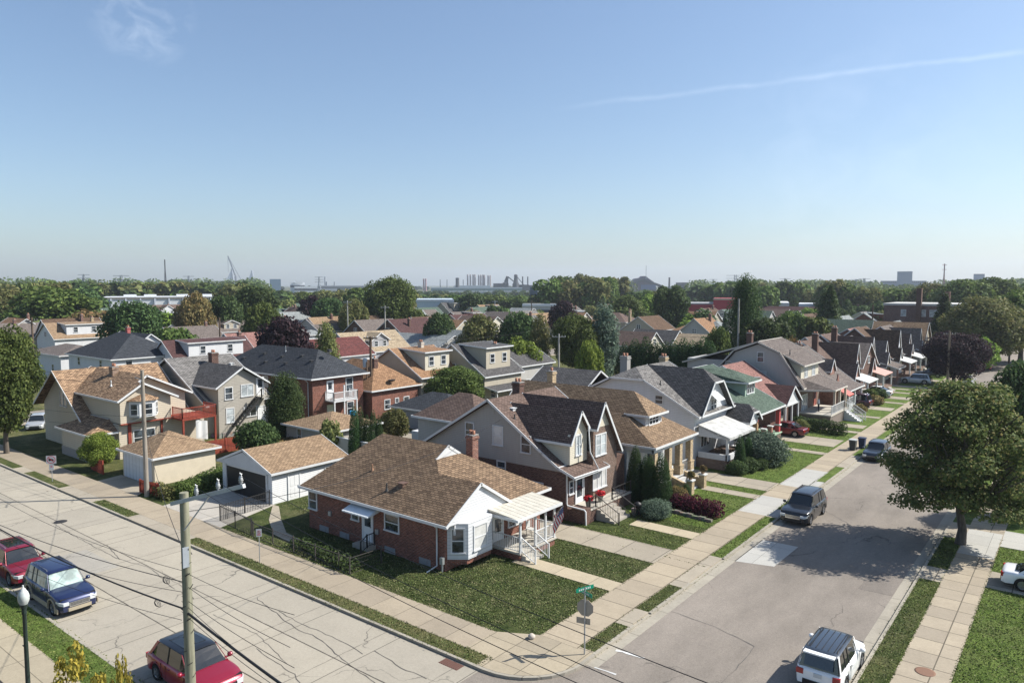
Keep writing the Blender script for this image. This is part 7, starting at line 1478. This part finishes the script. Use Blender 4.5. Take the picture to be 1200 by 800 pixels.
# bins, grill, pots, ball
def bin_(x, y, label, body, lid, rz=0):
    t = thing('wheeled_bin', label, 'bin', (x,y,0.125), rz); m = MB(); m.grid([[(-.24,-.27,.05),(.24,-.27,.05),(.24,.27,.05),(-.24,.27,.05)],[(-.31,-.35,1.0),(.31,-.35,1.0),(.31,.35,1.0),(-.31,.35,1.0)]], False, True); m.poly([(-.24,-.27,.05),(-.24,.27,.05),(.24,.27,.05),(.24,-.27,.05)]); link('body', m.mesh('bin_body', body), t)
    m = MB(); m.prism([(-.35,-.39,1.0),(.35,-.39,1.0),(.35,.39,1.0),(-.35,.39,1.0)], (0,0,.07)); m.bar((-.3,.42,1.02),(.3,.42,1.02),.04); link('lid', m.mesh('bin_lid', lid), t)
    for s in (-1,1): m = MB(); m.tube([(s*.29,.26,.12),(s*.34,.26,.12)], .12, 12); link('wheel', m.mesh('bin_wheel', RUBBER), t)
bin_(-18.0, 77.4, 'dark grey wheeled bin with a pale lid on the verge', plain((.06,.065,.06)), plain((.4,.41,.4))); bin_(-17.5, 78.9, 'dark blue wheeled bin standing behind the grey one', plain((.02,.035,.09)), plain((.02,.03,.07)))
t = thing('barbecue', 'black kettle barbecue beside the grey house steps', 'barbecue', (-24.7,45.75,0)); m = MB(); m.lathe([(.05,.62),(.26,.72),(.3,.88),(.26,1.02),(.06,1.12)], (-24.7,45.75,0), 14); part('kettle', m, BLACK, t)
for a in (0,2.1,4.2): m = MB(); m.tube([(-24.7+.12*math.cos(a),45.75+.12*math.sin(a),.66),(-24.7+.27*math.cos(a),45.75+.27*math.sin(a),.0)], .018, 5); part('leg', m, IRON, t)
for k, (x, y) in enumerate(((-26.95,42.75),(-26.95,44.35))):
    t = thing('flower_pot', ('grey pot of red flowers by the near porch railing','grey pot of red flowers in front of the porch window')[k], 'flower pot', (x,y,1.03)); m = MB(); m.lathe([(.14,0),(.22,.45),(.25,.47)], (x,y,1.03), 12); part('pot', m, plain((.25,.25,.22)), t)
    me = leaf_mesh('blooms', *lobe_points([((0,0,.62),(.33,.33,.2))], 260, np.random.default_rng(k), .6), .11, plain((.55,.02,.03),.7), k); link('flowers', me, t)
p = at(623, 748, .1); t = thing('garden_stone', 'small pale round stone at the corner of the ranch lawn', 'stone', p); m = MB(); m.lathe([(.1,0),(.17,.08),(.17,.16),(.08,.24),(.01,.25)], p, 12); part('stone', m, plain((.45,.4,.34),.9), t)
# person on the gambrel house porch
def person(x, y, z, label):
    me = bpy.data.meshes.new('person_body'); V = [(0,0,.95),(0,0,1.15),(0,0,1.38),(0,0,1.5),(0,.0,1.6),(0,0,1.72),(.19,0,1.4),(.24,.05,1.12),(.2,.18,.9),(-.19,0,1.4),(-.25,.02,1.12),(-.24,.1,.88),(.1,0,.88),(.11,.02,.48),(.11,0,.08),(.11,.14,.03),(-.1,0,.88),(-.12,.02,.48),(-.12,0,.08),(-.12,.14,.03)]
    E = [(0,1),(1,2),(2,3),(3,4),(4,5),(2,6),(6,7),(7,8),(2,9),(9,10),(10,11),(0,12),(12,13),(13,14),(14,15),(0,16),(16,17),(17,18),(18,19)]
    me.from_pydata(V, E, []); o = link('person', me, None, (x,y,z), R(-90)); o.modifiers.new('skin', 'SKIN'); rad = [.15,.15,.16,.06,.09,.09,.065,.05,.035,.065,.05,.035,.1,.07,.045,.04,.1,.07,.045,.04]
    for i, r_ in enumerate(rad): me.skin_vertices[0].data[i].radius = (r_, r_*.85)
    me.skin_vertices[0].data[0].use_root = True
    m_, nt, b = mat('clothes_and_skin'); s = nt.nodes.new('ShaderNodeSeparateXYZ'); nt.links.new(texco(nt, 'Object'), s.inputs[0]); n_ = ramp(nt, math_(nt, 'DIVIDE', s.outputs['Z'], 1.8), [(0.0,(.02,.02,.03)),(.52,(.02,.02,.03)),(.525,(.62,.62,.62)),(.82,(.62,.62,.62)),(.83,(.4,.25,.18)),(.93,(.4,.25,.18)),(.935,(.05,.035,.025))]); nt.nodes[-1].color_ramp.interpolation = 'CONSTANT' if hasattr(nt.nodes[-1], 'color_ramp') else None; setc(nt, b, n_, .8)
    me.materials.append(m_); sb = o.modifiers.new('sub', 'SUBSURF'); sb.levels = 1; sb.render_levels = 1; tag(o, label, 'person')
person(-24.9, 90.1, 1.5, 'person in a white top and dark trousers standing on the raised porch')

# vehicles
V = vehicle
V('parked_suv', 'navy blue SUV with beige lower trim and a chrome grille parked at the near kerb', 'car', (-41.62,14.65,0), 0, 4.9, 1.88, 1.82, (.012,.02,.07), 'suv', lower=(.36,.31,.22), rails='chrome', grille='chrome', glassm=CARGLASS2)
V('parked_suv', 'dark red SUV with roof rails parked behind the navy SUV', 'car', (-47.4,14.6,0), 0, 4.7, 1.88, 1.7, (.19,.012,.028), 'suv', rails='chrome', grille='chrome', moonroof=True)
V('parked_crossover', 'bright dark-red crossover with a black glass roof behind the foreground pole', 'car', (-28.6,14.95,0), 0, 4.7, 1.92, 1.62, (.24,.010,.028), 'hatch', roofc=(.01,.012,.016), moonroof=True)
V('parked_suv', 'black SUV with bright sills parked on the left side of the asphalt street', 'car', (-15.45,53.1,0), R(-90), 5.0, 1.95, 1.8, (.012,.014,.018), 'suv', rails='black', grille='chrome')
V('parked_hatchback', 'dark blue-grey compact car parked beyond the black SUV', 'car', (-15.45,75.7,0), R(-90), 4.3, 1.82, 1.6, (.03,.04,.055), 'hatch')
V('small_suv', 'white boxy SUV with a black ribbed roof driving at the bottom right', 'car', (-7.98,32.1,0), R(90), 4.25, 1.82, 1.68, (.72,.73,.73), 'boxy', roofc=(.03,.04,.055), rails='black', plate=True, metal=.0)
V('white_sedan', 'white sedan in the driveway at the right edge', 'car', (-.78,47.75,.13), 0, 4.85, 1.85, 1.45, (.70,.71,.72), 'sedan', metal=0)
V('red_sedan', 'dark red car in the driveway beside the long dark hedge', 'car', (-25.9,80.7+.2,.13), R(180), 4.8, 1.85, 1.45, (.13,.012,.016), 'sedan')
V('pale_sedan', 'pale silver car half hidden behind the grey ornamental tree', 'car', (-25.6,72.0,.13), R(180), 4.6, 1.8, 1.45, (.45,.48,.5), 'sedan')
V('minivan', 'maroon minivan in the driveway of the gambrel house', 'car', (-25.0,105.8,.13), R(180), 5.0, 1.95, 1.75, (.06,.012,.028), 'van', rails='chrome')
V('parked_car', 'white car in the driveway beyond the maroon minivan', 'car', (-24.6,117.3,.13), R(180), 4.7, 1.85, 1.5, (.6,.6,.58), 'sedan', metal=0)
for k, (px, py, hd, pc, kd, lb) in enumerate(((1073,449,0,(.42,.45,.48),'suv','silver SUV in the far driveway'), (1089,441,0,(.02,.025,.035),'sedan','dark blue sedan parked next to the silver SUV'), (1105,433,0,(.02,.02,.022),'sedan','black car in the shade of the purple maple'), (1160,432,90,(.3,.03,.05),'sedan','red car at the kerb of the far street'), (1135,450,90,(.6,.62,.63),'suv','white car at the kerb seen past the maple'), (1183,428,90,(.5,.5,.5),'sedan','silver car far down the street'))):
    p = at(px, py+1, 0); V('distant_car', lb, 'car', (p.x if hd == 0 else (-15.6 if px < 1170 else -8.2), p.y, .13 if hd == 0 else 0), R(180 if hd == 0 else hd), 4.7, 1.85, 1.62 if kd == 'suv' else 1.45, pc, kd)
p = at(25, 506, 0); V('parked_hatchback', 'silver estate car with dark windows under the large tree at the left edge', 'car', (p.x-1, p.y+2, 0), R(-28), 4.4, 1.8, 1.6, (.4,.41,.42), 'hatch')
p = at(540, 458, 0); 
# ---------------------------------------------------------------- warehouses, industry and the skyline
def block(name, label, cat, px0, px1, top, d, mt, depth=20, bottom=None, bands=(), ang=None, cols=0, base=0):
    """a building whose long face is seen between px0 and px1 at distance d"""
    a, b = far(px0, top, d), far(px1, top, d); h = (a.z+b.z)/2; a.z = b.z = 0; u = (b-a); L = u.length; u.normalize(); n = Vector((-u.y,u.x,0)); 
    if n.dot(a) < 0: n = -n
    t = thing(name, label, cat, tuple((a+b)/2)); m = MB(); m.prism([a+Vector((0,0,base)), b+Vector((0,0,base)), b+Vector((0,0,h)), a+Vector((0,0,h))], n*depth); part('wall', m, mt, t)
    for z0, z1, mm in bands:
        q = MB(); q.prism([a-n*.3+Vector((0,0,h*z0)), b-n*.3+Vector((0,0,h*z0)), b-n*.3+Vector((0,0,h*z1)), a-n*.3+Vector((0,0,h*z1))], n*.25); part('facade_band', q, mm, t)
    if cols:
        for k in range(cols+1): q = MB(); c = a+u*L*k/cols; q.bar(c-n*.4, c-n*.4+Vector((0,0,h)), .6, .5); part('pilaster', q, plain((.3,.33,.38)), t)
    return t, a, b, h, n, u
PWH, PBL, PGR, PDK = plain((.68,.70,.72),.6), plain((.20,.29,.40),.6), plain((.30,.33,.36),.8), plain((.07,.075,.085),.8); ROOFG = plain((.22,.215,.2),.9)
t, a, b, h, n, u = block('warehouse', 'long white warehouse with a blue stripe behind the left houses', 'warehouse', 112, 262, 349.5, 360, PWH, 70, bands=((.38,.62,PBL),(.97,1.06,ROOFG)), cols=9)
for k, x in enumerate((.2,.36,.62,.83)): m = MB(); c = a+u*(b-a).length*x+n*12+Vector((0,0,h)); m.bar(c, c+u*5, 3, 3.2); part('roof_unit', m, PWH, t)
block('warehouse', 'pale blue-white warehouse in the centre distance', 'warehouse', 487, 532, 351.5, 330, plain((.48,.56,.62),.6), 40, bands=((.94,1.03,PWH),))
block('warehouse', 'low grey shop building right of the pale warehouse', 'warehouse', 612, 652, 357, 300, plain((.42,.42,.40),.7), 20, bands=((.5,.75,PDK),(.93,1.05,PWH))); block('warehouse', 'long pale shed roof behind the purple tree', 'warehouse', 626, 690, 352.5, 360, PWH, 20, bands=((.4,.8,PBL),))
t, *_ = block('store_building', 'tall plain red building block right of centre', 'store', 836, 868, 350, 330, plain((.38,.035,.05),.7), 25, bands=((.95,1.02,plain((.5,.4,.3))),)); t, *_ = block('store_building', 'long low building with a red stripe left of the red block', 'store', 796, 838, 355, 335, plain((.36,.36,.36),.7), 20, bands=((.5,.92,plain((.34,.035,.05),.7)),))
block('warehouse', 'white low warehouse right of the tall dark tree', 'warehouse', 872, 925, 354.5, 340, PWH, 30); block('warehouse', 'white warehouse left of the tall spruce', 'warehouse', 936, 962, 356, 330, PWH, 20); block('warehouse', 'pale building behind the trees left of the spruce', 'warehouse', 900, 940, 355, 420, plain((.45,.45,.45)), 20)
# far office and museum-like blocks
block('office_block', 'blue-grey office block on the left skyline', 'office building', 316, 329, 327, 1800, plain((.10,.17,.24),.4), 40)
t, a, b, h, n, u = block('terminal_building', 'white stepped building on the left skyline', 'office building', 340, 357, 331, 1400, PWH, 30, bands=((.55,.75,PDK),)); t2, *_ = block('terminal_building', 'low white annexe under the stepped building', 'office building', 345, 372, 335.5, 1390, PWH, 20, bands=((.4,.7,PDK),)); 
m = MB(); c = a+u*8; m.bar(c+Vector((0,0,h+1)), c+u*14+Vector((0,0,h+1)), 8, 4); part('upper_floor', m, PWH, t)
HS = plain((.24,.28,.36),.8)
t, a, b, h, n, u = block('hospital_block', 'wide blue-grey building with a tall central tower on the right skyline', 'large building', 1032, 1086, 329, 1500, HS, 60); W_ = (b-a).length
zt = far(1060, 318, 1500).z; m = MB(); m.prism([a+u*W_*.36-n*2, a+u*W_*.69-n*2, a+u*W_*.69-n*2+Vector((0,0,zt)), a+u*W_*.36-n*2+Vector((0,0,zt))], n*40); part('tower', m, HS, t)
for z in (.86,): m = MB(); [m.prism([a+u*W_*(k/22)-n*.6+Vector((0,0,h*z)), a+u*W_*(k/22+.02)-n*.6+Vector((0,0,h*z)), a+u*W_*(k/22+.02)-n*.6+Vector((0,0,h*z+2)), a+u*W_*(k/22)-n*.6+Vector((0,0,h*z+2))], n*.5) for k in range(22)]; part('window_row', m, PDK, t)
block('office_block', 'square blue-grey office block on the far right skyline', 'office building', 1141, 1154, 321, 1700, plain((.20,.25,.34),.6), 40, bands=((.965,1.0,PDK),))
block('factory_hall', 'long dark factory hall on the right skyline', 'factory', 880, 912, 332.5, 2000, plain((.14,.10,.10),.8), 60)
# refinery / power plant
block('factory_hall', 'long green-grey factory hall below the clustered stacks', 'factory', 505, 612, 337, 1300, plain((.20,.28,.27),.7), 60, bands=((.85,1.05,PWH),(.05,.2,PWH))); block('factory_hall', 'pale long hall in front of the stacks', 'factory', 470, 700, 341.5, 1100, plain((.36,.39,.41),.8), 40); block('factory_hall', 'pale upper hall right behind the stacks', 'factory', 532, 575, 334.5, 1500, PWH, 40)
def stacks(label, pxs, top, d, r, mt, band=None):
    q = far(pxs[0], top, d); t = thing('smokestack_group', label, 'smokestacks', (q.x,q.y,0))
    for px in pxs: q = far(px, top, d); m = MB(); m.tube([(q.x,q.y,0),(q.x,q.y,q.z)], [r*1.1, r], 10); part('stack', m, mt, t)
    return t
SK = plain((.42,.36,.36),.8)
for lb, xs, tp in (('left cluster of pale smokestacks', (548,551.2,554.4,556.6), 321.5), ('middle cluster of pale smokestacks', (561,563.5,566,567.6), 322), ('right pair of pale smokestacks', (572,574.5), 322.5), ('two pinkish chimneys left of the main stacks', (496.5,499), 326.5)): stacks(lb, xs, tp, 1600, 1.7, SK if xs[0] > 500 else plain((.4,.25,.26)))
stacks('slim dark chimneys beside the blast furnace', (612.5,618.5), 324, 1500, 1.3, PDK); stacks('single dark chimney on the right skyline', (784.5,), 325, 1500, 1.8, PDK); stacks('short thick tower left of the stacks', (536,), 325.5, 1500, 3.6, PDK); stacks('slender pale columns left of the stacks', (543,524,516), 327.5, 1700, 1.2, PGR)
def furnace(label, px, top, d, w):
    q = far(px, top, d); t = thing('blast_furnace', label, 'industrial tower', (q.x,q.y,0)); s = w*d/F_PX; m = MB(); m.lathe([(s*.5,0),(s*.5,q.z*.45),(s*.32,q.z*.6),(s*.24,q.z*.9),(s*.3,q.z*.92),(s*.18,q.z)], (q.x,q.y,0), 10); part('furnace', m, PDK, t)
    r_ = Vector((math.cos(TH), math.sin(TH), 0)); m = MB(); m.bar(Vector((q.x,q.y,q.z*.95)), Vector((q.x,q.y,0))+r_*s*1.3+Vector((0,0,q.z*.35)), s*.14, s*.1); part('skip_bridge', m, PDK, t); m = MB(); m.bar(Vector((q.x,q.y,q.z*.22))+r_*s*.3, Vector((q.x,q.y,q.z*.22))+r_*s*1.9, s*.5, q.z*.42); part('stock_house', m, PDK, t)
furnace('dark blast furnace tower right of the stacks', 604.5, 321.5, 1500, 8)
block('factory_hall', 'dark low works right of the blast furnace', 'factory', 612, 640, 334, 1480, PDK, 30); block('factory_hall', 'dark cranes shed left of the blast furnace', 'factory', 578, 596, 332, 1520, PDK, 20)
block('billboard', 'dark billboard rising from the trees in the centre', 'billboard', 621, 630, 336.5, 420, plain((.10,.13,.17)), 1.5, base=8)
q = far(753, 323.5, 1400); t = thing('ore_plant', 'dark hipped conveyor building with long sloping bridges', 'industrial building', (q.x,q.y,0)); r_ = Vector((math.cos(TH), math.sin(TH), 0)); o_ = Vector((q.x,q.y,0)); k = 1400/F_PX
m = MB(); pts = [(-16,0),(17,0),(13,7),(6,12),(4,14),(0,14),(-2,12),(-8,11),(-13,6)]; m.prism([o_+r_*a_*k+Vector((0,0,q.z-(14-b_)*k*.95 if b_ else 0)) for a_, b_ in pts], Vector((-math.sin(TH), math.cos(TH),0))*25); part('main_hall', m, plain((.12,.10,.13),.8), t)
for s, e in ((-20, 3), (24, 3)): m = MB(); m.bar(o_+Vector((0,0,q.z-4*k)), o_+r_*s*k*.95+Vector((0,0,q.z-12*k)), 5, 4.5); part('conveyor', m, PDK, t)
m = MB(); m.bar(o_+r_*(-2)*k-Vector((-math.sin(TH),math.cos(TH),0))*3+Vector((0,0,q.z*.35)), o_+r_*15*k-Vector((-math.sin(TH),math.cos(TH),0))*3+Vector((0,0,q.z*.35)), 2, 9); part('blue_base', m, plain((.08,.13,.25)), t); m = MB(); m.tube([o_+r_*4*k+Vector((0,0,q.z*.8)), o_+r_*4*k+Vector((0,0,q.z+12*k))], .5, 5); part('mast', m, PGR, t)
block('factory_hall', 'dark works building right of the conveyor plant', 'factory', 792, 806, 331, 1400, PDK, 30)
def lattice(name, label, px, top, d, w, arms=0, mt=None, cat='pylon'):
    q = far(px, top, d); t = thing(name, label, cat, (q.x,q.y,0)); m = MB(); h = q.z; r0, r1 = w, w*.22; th = max(.25, d*.00035); r_ = Vector((math.cos(TH), math.sin(TH), 0)); f_ = Vector((-math.sin(TH), math.cos(TH), 0)); o_ = Vector((q.x,q.y,0)); prev = None
    for k in range(9):
        z = h*k/8; r = r0+(r1-r0)*min(1, k/6); c = [o_+r_*a*r+f_*b*r+Vector((0,0,z)) for a, b in ((-1,-1),(1,-1),(1,1),(-1,1))]
        if prev: 
            for j in range(4): m.bar(prev[j], c[j], th); m.bar(prev[j], c[(j+1) % 4], th*.7)
        prev = c
    part('lattice', m, mt or PGR, t)
    for k in range(arms): m = MB(); z = h*(.97-.13*k); m.bar(o_-r_*w*2.0+Vector((0,0,z)), o_+r_*w*2.0+Vector((0,0,z)), th*1.3); part('cross_arm', m, mt or PGR, t)
    return t
for px, top, d, lb in ((142,322,650,'lattice pylon left of the tall thin mast'), (98,321,900,'faint pylon at the far left'), (221,323,900,'small pylon behind the trees, left'), (920,326,900,'left pylon of the pair on the right skyline'), (1003,327,1000,'pylon right of the tall spruce'), (1013,326,900,'second pylon right of the tall spruce'), (862,322,1000,'broad steel tower above the tree line'), (836,327,1200,'thin pylon left of the broad steel tower'), (948,328,1200,'pylon between the warehouse and spruce'), (374,324,1100,'pylon beside the white stepped building')): lattice('pylon', lb, px, top, d, 3.2 if px != 862 else 6, 3)
lattice('radio_mast', 'tall thin dark mast on the left skyline', 193, 304, 900, 1.3, 0, PDK, 'mast'); lattice('radio_mast', 'red and white radio mast on the right skyline', 1107, 309, 900, 1.2, 2, plain((.4,.25,.25)), 'mast')
# cable-stayed bridge towers with cranes
def bridge(label, px, top, d, wpx):
    q = far(px, top, d); t = thing('bridge_tower', label, 'bridge', (q.x,q.y,0)); r_ = Vector((math.cos(TH), math.sin(TH), 0)); o_ = Vector((q.x,q.y,0)); k = d/F_PX; m = MB()
    for s in (-1, 1): m.bar(o_+r_*s*2.2*k, o_+Vector((0,0,q.z)), 8, 8)
    part('tower', m, PGR, t); m = MB()
    for j in range(9): m.bar(o_+Vector((0,0,q.z*(1-.045*j))), o_-r_*wpx*(1-.1*j)*k+Vector((0,0,q.z*.16)), 2.6)
    part('stay_cables', m, plain((.75,.78,.8),.6), t); m = MB(); m.bar(o_-r_*wpx*k*1.3+Vector((0,0,q.z*.14)), o_+r_*wpx*.5*k+Vector((0,0,q.z*.14)), 10, 6); part('deck', m, PGR, t)
bridge('white cable-stayed bridge tower below the big crane', 272, 315, 4000, 8.5); bridge('second smaller white bridge tower to the right', 295.5, 317, 4200, 7)
def crane(label, px0, y0, px1, y1, d):
    a = far(px0, y0, d); b = far(px1, y1, d); t = thing('crawler_crane', label, 'crane', (a.x,a.y,0)); m = MB(); m.bar((a.x,a.y,0), a, 7, 7); m.bar(a, b, 6, 6); part('boom', m, PDK, t); m = MB(); m.bar(b, Vector((a.x,a.y,a.z*.6))+Vector((math.cos(TH)*30,math.sin(TH)*30,0)), 2); m.bar(b, Vector((b.x,b.y,b.z*.5)), 1.5); part('cables', m, PDK, t)
crane('big dark crane leaning over the bridge tower', 276, 324, 267, 300, 3900); crane('thin crane above the works in the centre', 592, 331, 595, 324, 1500)
for k, (px, tp) in enumerate(((381,324),(392,330),(436,331),(452,331),(383,330))): stacks('thin far chimney number by the left skyline works' if False else ('tall slim mast-like stack right of the stepped building','short stack beside the slim one','faint stack left of the great round tree','faint stack behind the great round tree','stub stack right of the annexe')[k], (px,), tp, 2200, 2.2, PGR)
block('factory_hall', 'low pale works along the left skyline', 'factory', 372, 432, 334.5, 1900, plain((.4,.41,.42)), 40, bands=((.5,.8,PDK),)); block('factory_hall', 'dark low hall left of the great round tree', 'factory', 395, 420, 336, 1500, plain((.12,.14,.14)), 30)
# ---------------------------------------------------------------- sky, sun, haze, camera
w = bpy.data.worlds.new('World'); scene.world = w; w.use_nodes = True; nt = w.node_tree; bg = nt.nodes['Background']
sky = nt.nodes.new('ShaderNodeTexSky'); sky.sky_type = 'NISHITA'; sky.sun_disc = False
SUN_AZ = SUN_DIR_AZ   # clockwise from +Y
sky.sun_elevation = R(43); sky.sun_rotation = R(SUN_AZ); sky.altitude = 200; sky.air_density = 1.0; sky.dust_density = 1.0; sky.ozone_density = 2.2
dirv = nt.nodes.new('ShaderNodeTexCoord').outputs['Generated']
def vdot(v, n):
    d = nt.nodes.new('ShaderNodeVectorMath'); d.operation = 'DOT_PRODUCT'; nt.links.new(v, d.inputs[0]); d.inputs[1].default_value = n; return d.outputs['Value']
def dirpx(x, y): a, b, c = ray(x, y); return Vector((a, b, c)).normalized()
A, Bv = dirpx(643, 129), dirpx(1215, 59); nrm = A.cross(Bv).normalized(); mid = (A + Bv).normalized(); along = nrm.cross(mid).normalized()
wob = math_(nt, 'MULTIPLY', math_(nt, 'SUBTRACT', noise(nt, dirv, 14, 3, .6), .5), .010)
dist = math_(nt, 'ABSOLUTE', math_(nt, 'ADD', math_(nt, 'ADD', vdot(dirv, tuple(nrm)), wob), 0.0))
s = vdot(dirv, tuple(along)); sa, sb = A.dot(along), Bv.dot(along); 
if sa > sb: s = math_(nt, 'MULTIPLY', s, -1.0); sa, sb = -sa, -sb
def mr(v, a, b, c=0.0, d=1.0):
    n = nt.nodes.new('ShaderNodeMapRange'); nt.links.new(v, n.inputs[0]); n.inputs[1].default_value = a; n.inputs[2].default_value = b; n.inputs[3].default_value = c; n.inputs[4].default_value = d; return n.outputs[0]
band = mr(dist, 0.0, 0.0045, 1.0, 0.0)
k = math_(nt, 'MULTIPLY', math_(nt, 'MULTIPLY', band, mr(s, sa, sa+.12)), mr(vdot(dirv, tuple(mid)), .5, .6))
k = math_(nt, 'MULTIPLY', k, ramp(nt, noise(nt, dirv, 22, 4, .6), [(0.3, 0.25), (0.6, 1.0)])); contrail = math_(nt, 'MULTIPLY', k, 0.085)
def wisp(px, py, r, amt, sc, seed):
    c = dirpx(px, py); q = vdot(dirv, tuple(c)); m_ = mr(q, math.cos(r), 1.0)
    f = noise(nt, mapping(nt, dirv, (sc, sc, sc*1.5), (seed, 0, 0), (0.3, 0.5, 0.2)), 1.0, 6, .6, .6)
    return math_(nt, 'MULTIPLY', math_(nt, 'MULTIPLY', m_, ramp(nt, f, [(0.45, 0.0), (0.75, 1.0)])), amt)
tot = math_(nt, 'ADD', contrail, wisp(166, 16, .06, .15, 26, 3.1)); tot = math_(nt, 'ADD', tot, wisp(1000, 200, .18, .05, 12, 1.7))
sepz = nt.nodes.new('ShaderNodeSeparateXYZ'); nt.links.new(dirv, sepz.inputs[0])
tint = ramp(nt, sepz.outputs['Z'], [(0.0, (0.58, 0.615, 0.65)), (0.12, (0.68, 0.70, 0.715)), (0.45, (0.79, 0.80, 0.80))])
c = mix(nt, tot, mix(nt, 1.0, sky.outputs[0], tint, 'MULTIPLY'), (9.0, 9.3, 9.8)); nt.links.new(c, bg.inputs['Color']); bg.inputs['Strength'].default_value = SKY_STRENGTH
sun = bpy.data.lights.new('sun', 'SUN'); sun.energy = SUN_E; sun.angle = R(0.53); sun.color = (1.0, 0.955, 0.88)
so = link('sun', sun); az = R(SUN_AZ); el = R(43); d = Vector((math.sin(az)*math.cos(el), math.cos(az)*math.cos(el), math.sin(el)))
so.rotation_euler = (-d).to_track_quat('-Z', 'Y').to_euler()
hz = MB(); hz.box(-5900, 4400, -1400, 6900, -1.3, 180); 
hm = bpy.data.materials.new('haze'); hm.use_nodes = True; hn = hm.node_tree; hn.nodes.clear(); out = hn.nodes.new('ShaderNodeOutputMaterial'); pv = hn.nodes.new('ShaderNodeVolumePrincipled')
pv.inputs['Color'].default_value = (0.82, 0.90, 1.0, 1); pv.inputs['Density'].default_value = HAZE; pv.inputs['Anisotropy'].default_value = 0.25; hn.links.new(pv.outputs[0], out.inputs['Volume'])
if HAZE > 0: struct('haze', hz, hm, 'stuff')
cam = bpy.data.cameras.new('camera'); co = link('camera', cam); scene.camera = co
cam.sensor_width = 36; cam.sensor_fit = 'HORIZONTAL'; cam.lens = 36 * F_PX / 1200; cam.clip_end = 20000; cam.clip_start = .1
co.location = (0, 0, CAM_H); co.rotation_euler = (R(90) - PITCH, 0, TH)
scene.view_settings.view_transform = 'Standard'; scene.view_settings.look = 'None'; scene.view_settings.exposure = EXPOSURE; scene.view_settings.gamma = 1; scene.view_settings.use_curve_mapping = False
scene.render.engine = 'CYCLES'; scene.cycles.max_bounces = 6; scene.cycles.diffuse_bounces = 3; scene.cycles.glossy_bounces = 3; scene.cycles.transmission_bounces = 2; scene.cycles.volume_bounces = 0; scene.cycles.transparent_max_bounces = 4; scene.cycles.use_denoising = True
